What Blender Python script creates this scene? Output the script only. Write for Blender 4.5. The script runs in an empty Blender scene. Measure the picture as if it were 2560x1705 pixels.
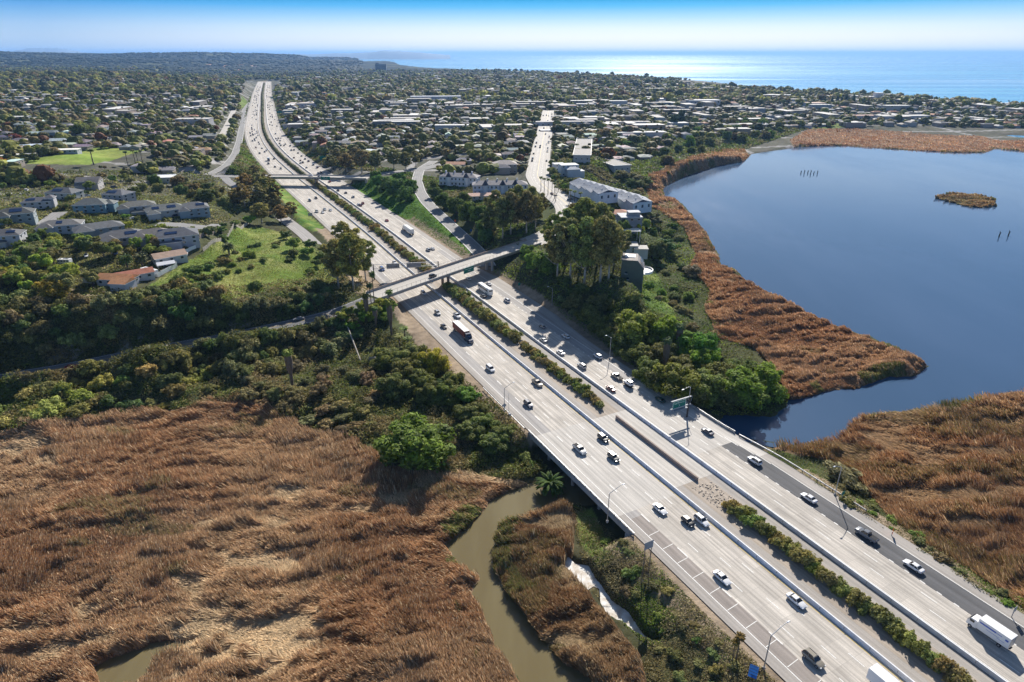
import bpy, math, random
import numpy as np
from mathutils import Vector, Matrix
random.seed(5); rng = np.random.default_rng(11)
scene = bpy.context.scene
# ------------------------------------------------------------------ camera
F = 1600.0; CX, CY = 1280.0, 852.5; HZ = 134.0; CZ = 120.0      # photo pixels (2560 x 1705), metres
PITCH = math.atan((CY - HZ) / F)
cam = bpy.data.cameras.new("camera"); cam_o = bpy.data.objects.new("camera", cam)
scene.collection.objects.link(cam_o); scene.camera = cam_o
cam.sensor_width = 36; cam.lens = F / 2560 * 36; cam.clip_start = 1; cam.clip_end = 300000
cam_o.location = (0, 0, CZ); cam_o.rotation_euler = (math.radians(90) - PITCH, 0, 0)
# ------------------------------------------------------------------ sun and sky
SUN_EL, SUN_AZ = math.radians(33), math.radians(12)             # azimuth measured from +Y towards +X
sun = bpy.data.lights.new("sun", 'SUN'); sun.energy = 4.8; sun.angle = math.radians(0.5); sun.color = (1, .94, .85)
sun_o = bpy.data.objects.new("sun", sun); scene.collection.objects.link(sun_o)
sd = Vector((math.sin(SUN_AZ) * math.cos(SUN_EL), math.cos(SUN_AZ) * math.cos(SUN_EL), math.sin(SUN_EL)))
sun_o.rotation_euler = (-sd).to_track_quat('-Z', 'Y').to_euler(); sun_o.location = (0, 0, 500)
world = bpy.data.worlds.new("World"); scene.world = world; world.use_nodes = True
wn, wl = world.node_tree.nodes, world.node_tree.links
bg = wn['Background']; sky = wn.new('ShaderNodeTexSky'); sky.sky_type = 'NISHITA'; sky.sun_disc = False
sky.sun_elevation = SUN_EL; sky.sun_rotation = SUN_AZ; sky.altitude = 100; sky.air_density = 1.0; sky.dust_density = 0.6; sky.ozone_density = 2.0
geo = wn.new('ShaderNodeTexCoord'); sep = wn.new('ShaderNodeSeparateXYZ'); wl.new(geo.outputs['Generated'], sep.inputs[0])
def ramp(nodes, stops, interp='LINEAR'):
    r = nodes.new('ShaderNodeValToRGB'); r.color_ramp.interpolation = interp; e = r.color_ramp.elements
    while len(e) < len(stops): e.new(0.5)
    for i, (p, c) in enumerate(stops): e[i].position = p; e[i].color = (*c, 1)
    return r
mp = wn.new('ShaderNodeMapRange'); wl.new(sep.outputs['Z'], mp.inputs['Value']); mp.inputs['From Max'].default_value = .5
R1 = ramp(wn, [(0, (1.16, 1.13, 1.10)), (.04, (1.12, 1.13, 1.13)), (.064, (.92, 1.05, 1.14)), (.09, (.52, .84, 1.1)), (.118, (.14, .58, 1.02)), (.142, (.0, .40, .90)), (.175, (.0, .34, .84)), (.215, (.72, .98, 1.3)), (.29, (.80, 1.02, 1.3)), (.38, (.44, .68, 1.05)), (.7, (.18, .38, .80)), (1, (.10, .26, .62))])  # bright band above the view is added to lighten the lagoon's reflections
wl.new(mp.outputs[0], R1.inputs[0])
# more light towards the sun's side of the sky
dot = wn.new('ShaderNodeVectorMath'); dot.operation = 'DOT_PRODUCT'; dot.inputs[1].default_value = (math.sin(SUN_AZ), math.cos(SUN_AZ), 0)
wl.new(geo.outputs['Generated'], dot.inputs[0])
m2 = wn.new('ShaderNodeMapRange'); m2.inputs['From Min'].default_value = .70; m2.inputs['From Max'].default_value = 1.0; wl.new(dot.outputs['Value'], m2.inputs['Value'])
R2 = ramp(wn, [(0, (.50, .66, .86)), (.5, (.82, .90, .98)), (1, (1.10, 1.08, 1.05))]); wl.new(m2.outputs[0], R2.inputs[0])
mul = wn.new('ShaderNodeMix'); mul.data_type = 'RGBA'; mul.blend_type = 'MULTIPLY'; mul.inputs[0].default_value = 1
wl.new(R1.outputs[0], mul.inputs[6]); wl.new(R2.outputs[0], mul.inputs[7])
scl = wn.new('ShaderNodeVectorMath'); scl.operation = 'SCALE'; scl.inputs['Scale'].default_value = .09; wl.new(sky.outputs[0], scl.inputs[0])
m3 = wn.new('ShaderNodeMapRange'); m3.interpolation_type = 'SMOOTHSTEP'; m3.inputs['From Min'].default_value = .12; m3.inputs['From Max'].default_value = .55
wl.new(sep.outputs['Z'], m3.inputs['Value'])
mx = wn.new('ShaderNodeMix'); mx.data_type = 'RGBA'; wl.new(m3.outputs[0], mx.inputs[0]); wl.new(mul.outputs[2], mx.inputs[6]); wl.new(scl.outputs[0], mx.inputs[7])
wl.new(mx.outputs[2], bg.inputs['Color']); bg.inputs['Strength'].default_value = 0.60
scene.view_settings.view_transform = 'Standard'; scene.view_settings.look = 'None'
scene.view_settings.exposure = 0.62; scene.view_settings.gamma = 1
scene.cycles.use_denoising = True; scene.cycles.use_adaptive_sampling = True; scene.cycles.adaptive_threshold = 0.02
scene.cycles.max_bounces = 5; scene.cycles.diffuse_bounces = 2; scene.cycles.glossy_bounces = 2; scene.cycles.transmission_bounces = 2
scene.cycles.volume_bounces = 0; scene.cycles.caustics_reflective = False; scene.cycles.caustics_refractive = False
# ------------------------------------------------------------------ helpers
col = bpy.data.collections.new("scene_objects"); scene.collection.children.link(col)
SQ = math.sqrt
def ray(u, v):
    a = (np.asarray(u, float) - CX) / F; b = (CY - np.asarray(v, float)) / F
    return a, b * math.sin(PITCH) + math.cos(PITCH), b * math.cos(PITCH) - math.sin(PITCH)
def P(u, v, z=6.0):
    a, b, c = ray(u, v); t = (z - CZ) / c
    return np.stack([a * t, b * t, np.zeros_like(t) + z], -1)
def proj(x, y, z):
    z = z - CZ; d = y * math.cos(PITCH) - z * math.sin(PITCH); up = y * math.sin(PITCH) + z * math.cos(PITCH)
    d = np.where(d < 1, 1, d)
    return CX + F * x / d, CY - F * up / d
def hash2(i, j, s):
    h = (i * 374761393 + j * 668265263 + s * 974711) & 0xffffffff
    h = ((h ^ (h >> 13)) * 1274126177) & 0xffffffff
    return ((h ^ (h >> 16)) & 0xffff) / 65535.0
def vnoise(x, y, s=0):
    xi = np.floor(x).astype(np.int64); yi = np.floor(y).astype(np.int64); fx = x - xi; fy = y - yi
    fx = fx * fx * (3 - 2 * fx); fy = fy * fy * (3 - 2 * fy)
    a = hash2(xi, yi, s); b = hash2(xi + 1, yi, s); c = hash2(xi, yi + 1, s); d = hash2(xi + 1, yi + 1, s)
    return (a * (1 - fx) + b * fx) * (1 - fy) + (c * (1 - fx) + d * fx) * fy
def fbm(x, y, s=0, o=4):
    r = 0; a = .5
    for k in range(o): r = r + a * vnoise(x * 2 ** k + 17.3 * k, y * 2 ** k - 9.1 * k, s + k); a *= .5
    return r / (1 - .5 ** o)
def inpoly(x, y, poly):
    p = np.asarray(poly, float); x = np.asarray(x, float); y = np.asarray(y, float); r = np.zeros(x.shape, bool)
    m = (x >= p[:, 0].min()) & (x <= p[:, 0].max()) & (y >= p[:, 1].min()) & (y <= p[:, 1].max())
    xs, ys = x[m], y[m]; c = np.zeros(xs.shape, bool); n = len(p)
    for i in range(n):
        x1, y1 = p[i]; x2, y2 = p[(i + 1) % n]
        if y1 == y2: continue
        c ^= ((y1 > ys) != (y2 > ys)) & (xs < (x2 - x1) * (ys - y1) / (y2 - y1) + x1)
    r[m] = c; return r
def sstep(a, b, x):
    t = np.clip((x - a) / (b - a), 0, 1); return t * t * (3 - 2 * t)
def tag(o, label=None, cat=None, group=None, kind=None):
    if label: o['label'] = label
    if cat: o['category'] = cat
    if group: o['group'] = group
    if kind: o['kind'] = kind
    return o
def link(name, mesh, parent=None):
    o = bpy.data.objects.new(name, mesh); col.objects.link(o)
    if parent is not None: o.parent = parent
    return o
def empty(name, loc, rz=0.0, scale=1.0):
    o = bpy.data.objects.new(name, None); col.objects.link(o); o.location = loc; o.rotation_euler = (0, 0, rz)
    o.empty_display_size = .5
    o.scale = (scale,) * 3 if np.isscalar(scale) else scale
    return o
def mk(name, V, Fc, mats, midx=None, colr=None, uv=None, smooth=False):
    """mesh from numpy: V (n,3), Fc (m,k) one polygon size or list of faces"""
    me = bpy.data.meshes.new(name); V = np.asarray(V, np.float32)
    if isinstance(Fc, np.ndarray):
        k = Fc.shape[1]; n = len(Fc); loops = Fc.reshape(-1).astype(np.int32); starts = np.arange(n, dtype=np.int32) * k; tot = np.full(n, k, np.int32)
    else:
        n = len(Fc); tot = np.array([len(f) for f in Fc], np.int32); starts = np.concatenate([[0], np.cumsum(tot)[:-1]]).astype(np.int32); loops = np.array([i for f in Fc for i in f], np.int32)
    me.vertices.add(len(V)); me.vertices.foreach_set('co', V.reshape(-1)); me.loops.add(len(loops)); me.loops.foreach_set('vertex_index', loops)
    me.polygons.add(n); me.polygons.foreach_set('loop_start', starts)
    try: me.polygons.foreach_set('loop_total', tot)
    except Exception: pass
    for m in (mats if isinstance(mats, (list, tuple)) else [mats]): me.materials.append(m)
    if midx is not None: me.polygons.foreach_set('material_index', np.asarray(midx, np.int32))
    me.polygons.foreach_set('use_smooth', np.full(n, bool(smooth)))
    me.update(calc_edges=True)
    if colr is not None:
        c = np.ones((len(V), 4), np.float32); c[:, :3] = colr; a = me.color_attributes.new('col', 'FLOAT_COLOR', 'POINT'); a.data.foreach_set('color', c.reshape(-1))
    if uv is not None:
        l = me.uv_layers.new(name='UVMap'); l.data.foreach_set('uv', np.asarray(uv, np.float32)[loops].reshape(-1))
    return me
class MB:
    """collects simple shapes into ONE mesh"""
    def __init__(s): s.v = []; s.f = []; s.m = []
    def add(s, vs, fs, m=0):
        b = len(s.v); s.v += [tuple(map(float, p)) for p in vs]; s.f += [tuple(b + i for i in f) for f in fs]; s.m += [m] * len(fs)
    def box(s, c, d, rz=0, m=0, top=(1, 1), tilt=None):
        x, y, z = d[0] / 2, d[1] / 2, d[2] / 2; vs = []
        for sz, kx, ky in ((-1, 1, 1), (1, top[0], top[1])):
            for sx, sy in ((-1, -1), (1, -1), (1, 1), (-1, 1)): vs.append(Vector((sx * x * kx, sy * y * ky, sz * z)))
        M = Matrix.Rotation(rz, 3, 'Z')
        if tilt: M = M @ Matrix.Rotation(tilt[0], 3, 'X') @ Matrix.Rotation(tilt[1], 3, 'Y')
        s.add([tuple(M @ p + Vector(c)) for p in vs], [(3, 2, 1, 0), (4, 5, 6, 7), (0, 1, 5, 4), (1, 2, 6, 5), (2, 3, 7, 6), (3, 0, 4, 7)], m)
    def tube(s, p0, p1, r0, r1=None, n=8, m=0):
        r1 = r0 if r1 is None else r1; p0, p1 = Vector(p0), Vector(p1); d = (p1 - p0).normalized()
        a = d.orthogonal().normalized(); b = d.cross(a); vs = []
        for p, r in ((p0, r0), (p1, r1)):
            for k in range(n): t = 2 * math.pi * k / n; vs.append(tuple(p + (a * math.cos(t) + b * math.sin(t)) * r))
        s.add(vs, [(k, (k + 1) % n, n + (k + 1) % n, n + k) for k in range(n)] + [tuple(range(n - 1, -1, -1)), tuple(range(n, 2 * n))], m)
    def path(s, pts, rs, n=8, m=0):
        for i in range(len(pts) - 1): s.tube(pts[i], pts[i + 1], rs[i], rs[i + 1], n, m)
    def loft(s, rings, m=0, closed=True):
        n = len(rings[0]); vs = [p for r in rings for p in r]; fs = []
        for i in range(len(rings) - 1):
            for k in range(n): fs.append((i * n + k, i * n + (k + 1) % n, (i + 1) * n + (k + 1) % n, (i + 1) * n + k))
        fs.append(tuple(range(n - 1, -1, -1))); fs.append(tuple((len(rings) - 1) * n + k for k in range(n))); s.add(vs, fs, m)
    def mesh(s, name, mats, smooth=False): return mk(name, np.array(s.v), s.f, mats, s.m, smooth=smooth)
    def obj(s, name, mats, parent=None, smooth=False): return link(name, s.mesh(name, mats, smooth), parent)
# ------------------------------------------------------------------ materials
def newmat(name, rough=.8, color=None, metallic=0, spec=.3):
    m = bpy.data.materials.new(name); m.use_nodes = True; b = m.node_tree.nodes['Principled BSDF']
    b.inputs['Roughness'].default_value = rough; b.inputs['Metallic'].default_value = metallic; b.inputs['Specular IOR Level'].default_value = spec
    if color: b.inputs['Base Color'].default_value = (*color, 1)
    return m, m.node_tree.nodes, m.node_tree.links, b
def nz(n, l, scale, detail=4, vec=None, rough=.6):
    t = n.new('ShaderNodeTexNoise'); t.inputs['Scale'].default_value = scale; t.inputs['Detail'].default_value = detail; t.inputs['Roughness'].default_value = rough
    if vec is not None: l.new(vec, t.inputs['Vector'])
    return t.outputs[0]
def rmap(n, l, src, lo, hi, a=.3, b=.7):
    r = n.new('ShaderNodeMapRange'); l.new(src, r.inputs['Value']); r.inputs['From Min'].default_value = a; r.inputs['From Max'].default_value = b
    r.inputs['To Min'].default_value = lo; r.inputs['To Max'].default_value = hi; return r.outputs[0]
def mulc(n, l, c, f):
    v = n.new('ShaderNodeVectorMath'); v.operation = 'SCALE'; l.new(c, v.inputs[0]); l.new(f, v.inputs['Scale']); return v.outputs[0]
def mulcc(n, l, a, b):
    v = n.new('ShaderNodeVectorMath'); v.operation = 'MULTIPLY'; l.new(a, v.inputs[0]); l.new(b, v.inputs[1]); return v.outputs[0]
def mixc(n, l, f, a, b):
    x = n.new('ShaderNodeMix'); x.data_type = 'RGBA'
    for s, k in ((f, 0), (a, 6), (b, 7)):
        if isinstance(s, tuple): x.inputs[k].default_value = (*s, 1)
        elif isinstance(s, (int, float)): x.inputs[k].default_value = s
        else: l.new(s, x.inputs[k])
    return x.outputs[2]
def pos(n): return n.new('ShaderNodeNewGeometry').outputs['Position']
def bump(n, l, b, h, strength=.4, dist=.2):
    x = n.new('ShaderNodeBump'); x.inputs['Strength'].default_value = strength; x.inputs['Distance'].default_value = dist
    l.new(h, x.inputs['Height']); l.new(x.outputs[0], b.inputs['Normal'])
M = {}
def simple(name, color, rough=.7, metallic=0, var=.15, scale=1.0, spec=.3, bmp=0):
    m, n, l, b = newmat(name, rough, color, metallic, spec)
    t = nz(n, l, scale, 5, pos(n)); rgb = n.new('ShaderNodeRGB'); rgb.outputs[0].default_value = (*color, 1)
    l.new(mulc(n, l, rgb.outputs[0], rmap(n, l, t, 1 - var, 1 + var)), b.inputs['Base Color'])
    if bmp: bump(n, l, b, t, .5, bmp)
    M[name] = m; return m
def objcolor(name, rough=.7, metallic=0, var=.12, scale=1.0, spec=.3, coat=0):
    m, n, l, b = newmat(name, rough, None, metallic, spec); oi = n.new('ShaderNodeObjectInfo')
    t = nz(n, l, scale, 5, pos(n)); l.new(mulc(n, l, oi.outputs['Color'], rmap(n, l, t, 1 - var, 1 + var)), b.inputs['Base Color'])
    b.inputs['Coat Weight'].default_value = coat; M[name] = m; return m
def attrmat(name, rough=.9, var=.25, scale=.5, spec=.1, transl=0, bmp=0, use_obj=True, scale2=None, tint=None):
    m, n, l, b = newmat(name, rough, None, 0, spec); a = n.new('ShaderNodeAttribute'); a.attribute_name = 'col'; c = a.outputs['Color']
    if use_obj: c = mulcc(n, l, c, n.new('ShaderNodeObjectInfo').outputs['Color'])
    if tint: tv = n.new('ShaderNodeCombineXYZ'); [setattr(tv.inputs[i_], 'default_value', tint[i_]) for i_ in range(3)]; c = mulcc(n, l, c, tv.outputs[0])
    t = nz(n, l, scale, 5, pos(n)); c = mulc(n, l, c, rmap(n, l, t, 1 - var, 1 + var))
    if scale2: c = mulc(n, l, c, rmap(n, l, nz(n, l, scale2, 6, pos(n)), 1 - var, 1 + var))
    l.new(c, b.inputs['Base Color'])
    if bmp: bump(n, l, b, nz(n, l, scale * 3, 6, pos(n)), .8, bmp)
    if transl:
        tr = n.new('ShaderNodeBsdfTranslucent'); l.new(c, tr.inputs[0]); mxs = n.new('ShaderNodeMixShader'); mxs.inputs[0].default_value = transl
        l.new(b.outputs[0], mxs.inputs[1]); l.new(tr.outputs[0], mxs.inputs[2]); l.new(mxs.outputs[0], n['Material Output'].inputs['Surface'])
    M[name] = m; return m
attrmat('foliage', .7, .35, .25, .2, transl=.34, tint=(1.12, 1.12, .82))
attrmat('reed', .8, .2, .15, .15, transl=.38)
attrmat('ground', .95, .25, .35, .05, use_obj=False, bmp=.35, scale2=.03)
attrmat('plain', .8, .1, .5, .2)
simple('bark', (.16, .12, .09), .9, var=.3, scale=2); simple('pale_bark', (.42, .37, .31), .85, var=.3, scale=1.5)
objcolor('paint', .28, 0, .04, .5, .5, coat=.6); simple('glass', (.015, .02, .025), .08, spec=.8, var=.05); simple('tyre', (.02, .02, .022), .8)
simple('lamp_lens', (.8, .82, .85), .2); simple('red_lens', (.35, .01, .01), .25); simple('steel', (.42, .43, .45), .45, .6, .1); simple('dark_steel', (.06, .055, .055), .6, .3)
objcolor('wall', .85, 0, .1, .3); objcolor('roof', .85, 0, .2, .6); simple('pane', (.03, .045, .06), .1, spec=.8); simple('trim', (.78, .78, .76), .6, var=.05)
simple('solar', (.02, .04, .10), .15, spec=.8); simple('white_line', (.78, .77, .74), .6, var=.2, scale=3); simple('yellow_line', (.62, .45, .12), .6, var=.2, scale=3)
simple('structure_concrete', (.40, .38, .36), .85, var=.18, scale=.4); simple('parapet_brown', (.28, .22, .19), .85, var=.15); simple('rust_red', (.22, .06, .045), .6, var=.15, scale=.8)
simple('white_panel', (.80, .80, .80), .4, var=.03); simple('sign_green', (.0, .17, .13), .45, var=.05); simple('sign_letter', (.85, .88, .86), .4); simple('orange_sign', (.85, .13, .03), .5, var=.05)
simple('blue_panel', (.05, .22, .62), .4, var=.08); simple('logo_blue', (.04, .11, .5), .4, var=.05); simple('timber', (.20, .15, .11), .85); simple('pale_wood', (.42, .38, .33), .8, var=.2)
simple('rock', (.56, .49, .41), .9, var=.35, scale=1.2); simple('grey_panel', (.30, .32, .35), .6)
# ================================================================== terrain model
B1 = [(2288,1705),(2169,1619.5),(1860,1367),(1806,1316),(1676,1201),(1512,1079),(1349,951),(1236,850),(1075.6,720.5),(1016,670),(927,590),(835,518),(746,447),(719,422.5),(668,373.5),(649,338),(644.6,293),(649,234),(656.5,207)]
B2 = [(2175,1477),(1997,1346),(1860,1242),(1765,1165),(1601,1040),(1512,984),(1420,912),(1325,850),(1277,801),(1150,711.6),(1099,673),(1010,604.6),(927,542),(826,468),(796,448),(772,433),(719,388),(680,338),(670,308),(667,278),(664,234)]
def _centre():
    b = P([q[0] for q in B1], [q[1] for q in B1], 6)[:, :2]; c = P([q[0] for q in B2], [q[1] for q in B2], 6)[:, :2]
    g = np.interp(c[:, 1], b[:, 1], np.gradient(b[:, 0], b[:, 1])); t = np.stack([g, np.ones_like(g)], 1); t /= np.linalg.norm(t, axis=1)[:, None]
    c = c - np.stack([t[:, 1], -t[:, 0]], 1) * 16.2
    A = np.vstack([b, c]); T = np.log(A[:, 1]); X = A[:, 0] / A[:, 1]
    ys = np.exp(np.linspace(math.log(48), math.log(3350), 900)); xs = []
    for y in ys:
        t = math.log(y); w = np.exp(-((T - t) / .2) ** 2) + 1e-9; q = np.polyfit(T - t, X, 2 if 4.7 < t < 7.6 else 1, w=np.sqrt(w)); xs.append(q[-1] * y)
    xs = np.array(xs); nm = A[:, 1] < 400; qn = np.polyfit(A[nm, 1], A[nm, 0], 2, w=1 / np.sqrt(A[nm, 1])); k = sstep(190, 330, ys); xs = xs * k + np.polyval(qn, ys) * (1 - k)
    ker = np.hanning(41); ker /= ker.sum(); xp = np.concatenate([2 * xs[0] - xs[20:0:-1], xs, 2 * xs[-1] - xs[-2:-22:-1]]); xs = np.convolve(xp, ker, 'valid')
    pts = np.stack([xs, ys], 1); d = np.concatenate([[0], np.cumsum(np.linalg.norm(np.diff(pts, axis=0), axis=1))])
    s0 = np.interp(88, ys, d); return pts, d - s0
FWp, FWs = _centre()
FWt = np.gradient(FWp, FWs, axis=0); FWt /= np.linalg.norm(FWt, axis=1)[:, None]
def fw(s, off):
    """point on the freeway s metres along and off metres to the right of the first median barrier"""
    s = np.asarray(s, float); off = np.asarray(off, float)
    x = np.interp(s, FWs, FWp[:, 0]); y = np.interp(s, FWs, FWp[:, 1]); tx = np.interp(s, FWs, FWt[:, 0]); ty = np.interp(s, FWs, FWt[:, 1])
    return x + ty * off, y - tx * off
def fwdir(s): return math.atan2(float(np.interp(s, FWs, FWt[:, 1])), float(np.interp(s, FWs, FWt[:, 0])))
def fwinv(x, y):
    """(s, off) of world points"""
    x = np.atleast_1d(np.asarray(x, float)); y = np.atleast_1d(np.asarray(y, float)); s = np.interp(y, FWp[:, 1], FWs)
    for _ in range(6):
        px = np.interp(s, FWs, FWp[:, 0]); py = np.interp(s, FWs, FWp[:, 1]); tx = np.interp(s, FWs, FWt[:, 0]); ty = np.interp(s, FWs, FWt[:, 1])
        s = np.clip(s + ((x - px) * tx + (y - py) * ty) * .9, FWs[0], FWs[-1])
    return s, (x - px) * ty - (y - py) * tx
BR0, BR1 = 62.0, 114.0                                      # creek bridge along the freeway
# roads that are not the freeway: centre line in photo pixels with height, half width
ROADS = {
 'hill_road': ([(-260,1000,3.6),(0,945,4),(160,920,4.3),(320,886,5),(430,866,5.8),(535,848,7),(620,831,8.3),(689,816,9.6),(770,799,11),(850,779,12.4),(900,757,13.4),(930,745,13.6)], 4.6),
 'village_street': ([(1330,606,13.9),(1372,590,15),(1404,570,16),(1424,548,17),(1428,528,18),(1418,510,18.6),(1398,493,19.2),(1378,480,19.8),(1356,462,20.5),(1343,440,21),(1351,385,22),(1360,338,23),(1367,300,23.5),(1371,276,24)], 8.5),
 'off_ramp': ([(1220,665,6.1),(1206,640,6.3),(1180,612,7),(1145,580,8.5),(1104,542,10.5),(1066,505,12),(1049,478,12.8),(1042,450,13.2),(1049,424,13.5),(1085,402,14)], 5.0),
 'cross_road': ([(915,440,13.4),(960,434,13.4),(1000,429,13.5),(1046,424,13.5),(1085,415,14),(1120,408,15)], 7.0),
 'west_cross_road': ([(676,437,13.4),(640,440,13.4),(600,441,13.4),(560,440,13.5),(520,440,14),(470,438,15)], 6.0),
 'on_ramp': ([(625,255,6.2),(610,275,6.4),(606,308,7),(598,353,9),(588,385,10.8),(568,412,12.4),(540,428,13.4),(518,437,14)], 4.5),
 'frontage_lane': ([(560,443,13.4),(575,457,13),(603,474,12)], 4.0),
 'far_lane': ([(584,276,12),(572,305,13),(560,330,14),(548,350,15)], 5.0),
 'service_ramp': ([(795,620,6.3),(760,585,7.5),(725,558,8.8),(700,540,9.5)], 4.5),
 'cul_de_sac': ([(392,560,25.5),(440,560,25),(480,565,24.5),(520,572,24),(545,560,23.5)], 4.5),
 'court_road': ([(110,560,28),(128,545,28),(150,530,28)], 4.5),
}
RD = {}
for k, (pts, hw) in ROADS.items():
    w = np.array([[*P(u, v, z)[:2], z] for u, v, z in pts]); d = np.concatenate([[0], np.cumsum(np.linalg.norm(np.diff(w[:, :2], axis=0), axis=1))])
    n = max(6, int(d[-1] / (3 if d[-1] < 900 else 8))); q = np.linspace(0, d[-1], n)
    c = np.stack([np.interp(q, d, w[:, i]) for i in range(3)], 1)
    for _ in range(int(9)):
        c[1:-1] = .25 * c[:-2] + .5 * c[1:-1] + .25 * c[2:]
    RD[k] = (c, hw)
# control heights (u, v, z) in photo pixels
CPS = [(0,1705,.8),(400,1500,.8),(800,1300,.8),(0,1200,.8),(300,1070,.8),(1100,1250,.8),(700,1110,.8),(1300,1600,.8),(1480,1620,1.5),(1500,1400,1.2),(1900,1700,2),(1700,1600,2),
 (1950,880,.8),(1700,620,.8),(1640,480,.8),(1850,370,.8),(2200,350,.8),(2520,350,.8),(2300,1100,.8),(2500,1300,.8),(2120,1140,1.2),(2300,1350,1.5),(1290,1120,1.5),(1420,1170,.6),
 (0,905,15),(160,885,15),(400,838,16),(600,798,17),(700,778,16),(770,760,15),(0,760,21),(280,750,21),(480,745,20),(600,770,17),(700,745,15),(740,740,14),(820,700,10),
 (300,700,22),(420,680,21),(560,650,18),(650,620,15),(700,560,12),(100,640,26),(300,600,26),(450,600,25),(0,560,30),(200,520,30),(450,520,26),(560,500,22),(640,480,14),
 (100,400,30),(350,380,26),(500,420,20),(590,450,13.5),(0,330,34),(300,300,30),(500,300,22),(560,380,16),(0,250,42),(300,230,38),(550,230,22),(0,195,52),(250,188,50),(500,195,30),(590,205,12),
 (0,1010,1.5),(200,970,2),(500,930,2),(750,900,2),(900,870,3),(850,830,7),(900,800,9),(960,800,6),(1000,900,3.5),(1100,980,3),(1180,1040,3),
 (1250,650,8),(1340,640,16),(1400,700,15),(1400,750,11),(1480,810,8),(1600,880,5),(1700,950,2.5),(1850,970,1),(1560,700,20),(1500,640,22),(1620,740,10),(1690,760,2.5),(1680,680,5),(1630,600,12),(1715,660,1),
 (1550,560,22),(1640,540,6),(1500,480,22),(1590,440,12),(1620,400,12),(1450,400,22),(1370,480,20),(1350,560,16),(1300,560,15),(1210,510,14),(1100,450,13.5),(1150,480,13.5),(1250,450,18),(1350,380,22),(1370,280,24),(1500,330,20),(1700,330,14),(1800,345,6),(1900,300,10),(2000,300,8),(2200,295,7),(2400,300,5),(2520,310,3),
 (950,480,11),(1010,500,10),(1050,550,9),(900,430,13),(900,330,15),(760,330,12),(735,270,11),(900,250,16),(1100,250,22),(1300,230,24),(1600,250,20),(1900,255,16),(2200,262,12),(2500,278,8),(1000,200,20),(1300,200,22),(700,200,9),(640,206,6),(800,188,14),(620,190,2),(720,184,4),(560,185,6),
 (640,172,14),(300,172,30),(100,172,36),(0,150,70),(300,150,64),(600,152,56),(750,155,40),(830,158,18),(900,172,16),(960,175,16)]
CPW = [tuple(P(u, v, z)) for u, v, z in CPS]
for u, r, z in [(-300,8500,132),(0,8500,128),(90,8500,122),(150,8500,108),(270,8500,109),(330,8500,121),(430,8500,117),(520,8500,121),(640,8500,112),(720,8500,100),(790,9500,66),(820,11000,45),(840,14000,30),(500,20000,60),(0,20000,60),(800,22000,60)]:
    a = math.atan((u - CX) / (F * math.cos(PITCH) + (CY - HZ) * math.sin(PITCH))); CPW.append((r * math.sin(a), r * math.cos(a), z))
CPW = np.array(CPW)
# coast: bluff edge
CO = [(5200,420),(3600,322),(3000,290),(2700,277),(2560,271),(2306,256),(2145,247),(2003,235),(1900,231),(1765,214),(1646,207),(1557,201),(1438,195),(1349,187),(1200,180),(1080,175),(1001,170),(960,164),(900,160),(850,156),(822,152),(812,146),(800,141),(790,138.5)]
_c = P([q[0] for q in CO], [q[1] for q in CO], 0); COaz = np.arctan2(_c[:, 0], _c[:, 1])[::-1]; COr = np.hypot(_c[:, 0], _c[:, 1])[::-1]
def coast_r(az): return np.where(az < COaz[0], 1e6, np.interp(az, COaz, COr))
# water outlines (photo pixels, on the water plane)
LAGOON = [(1881,385),(1979,370),(2050,365),(2113,365),(2187,370),(2276,376),(2395,382),(2463,382),(2490,372),(2560,379),(2800,390),(3400,420),(4200,700),(3400,860),(2900,930),(2560,978),(2499,987),(2425,1002),(2342,1019),(2261,1025),(2157,1037),(2145,1052),(2119,1064),(2098,1097),(2015,1115),(1949,1109),(1890,1100),(1830,1082),
 (1790,1062),(1815,1040),(1870,1040),(1934,1046),(1970,1016),(1976,1002),(2026,993),(2068,978),(2145,972),(2217,945),(2288,942),(2324,915),(2306,911),(2246,884),(2187,848),(2107,827),(2050,804),(1973,768),(1905,738),(1866,709),(1848,688),(1806,670),(1797,634),(1765,584),(1735,548),(1687,503),(1664,498),(1658,471),(1681,457),(1711,442),(1794,415),(1860,404)]
CREEK = [(1860,1100),(1800,1070),(1700,1085),(1600,1130),(1500,1170),(1420,1180),(1370,1190),(1340,1205),(1295,1222),(1268,1233),(1230,1254),(1209,1281),(1165,1325),(1111,1364),(1135,1388),(1156,1423),(1194,1447),(1186,1483),(1212,1551),(1233,1590),(1245,1620),(1272,1667),(1293,1688),(1310,1720),(1350,1800),(1560,1800),(1479,1705),(1408,1655),(1366,1599),(1328,1554),(1289,1507),(1259,1465),(1239,1429),(1239,1382),(1240,1358),(1254,1322),(1274,1304),(1349,1293),(1378,1278),(1420,1262),(1500,1262),(1640,1240),(1780,1200),(1870,1150),(1930,1125),(1960,1108)]
POND = [(238,1670),(279,1646),(357,1625),(377,1608),(446,1602),(505,1608),(490,1616),(446,1634),(380,1661),(357,1705),(350,1740),(250,1740),(248,1690)]
SLIVER = [(208,1516),(211,1512),(247,1495),(291,1468),(296,1466),(268,1495),(240,1512),(220,1522)]
FOAM = [(1414,1410),(1420,1392),(1438,1411),(1473,1417),(1488,1444),(1506,1471),(1527,1501),(1569,1530),(1595,1568),(1607,1587),(1643,1606),(1640,1612),(1595,1590),(1557,1556),(1518,1535),(1503,1507),(1500,1477),(1487,1470),(1474,1478),(1462,1474),(1438,1444),(1414,1420)]
ISLAND = [(2336,495),(2371,483),(2440,486),(2493,500),(2492,516),(2460,520),(2425,519),(2365,504)]
SLOUGH = [(2505,338),(2530,336),(2620,340),(2700,350),(2600,346),(2540,343)]
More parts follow.
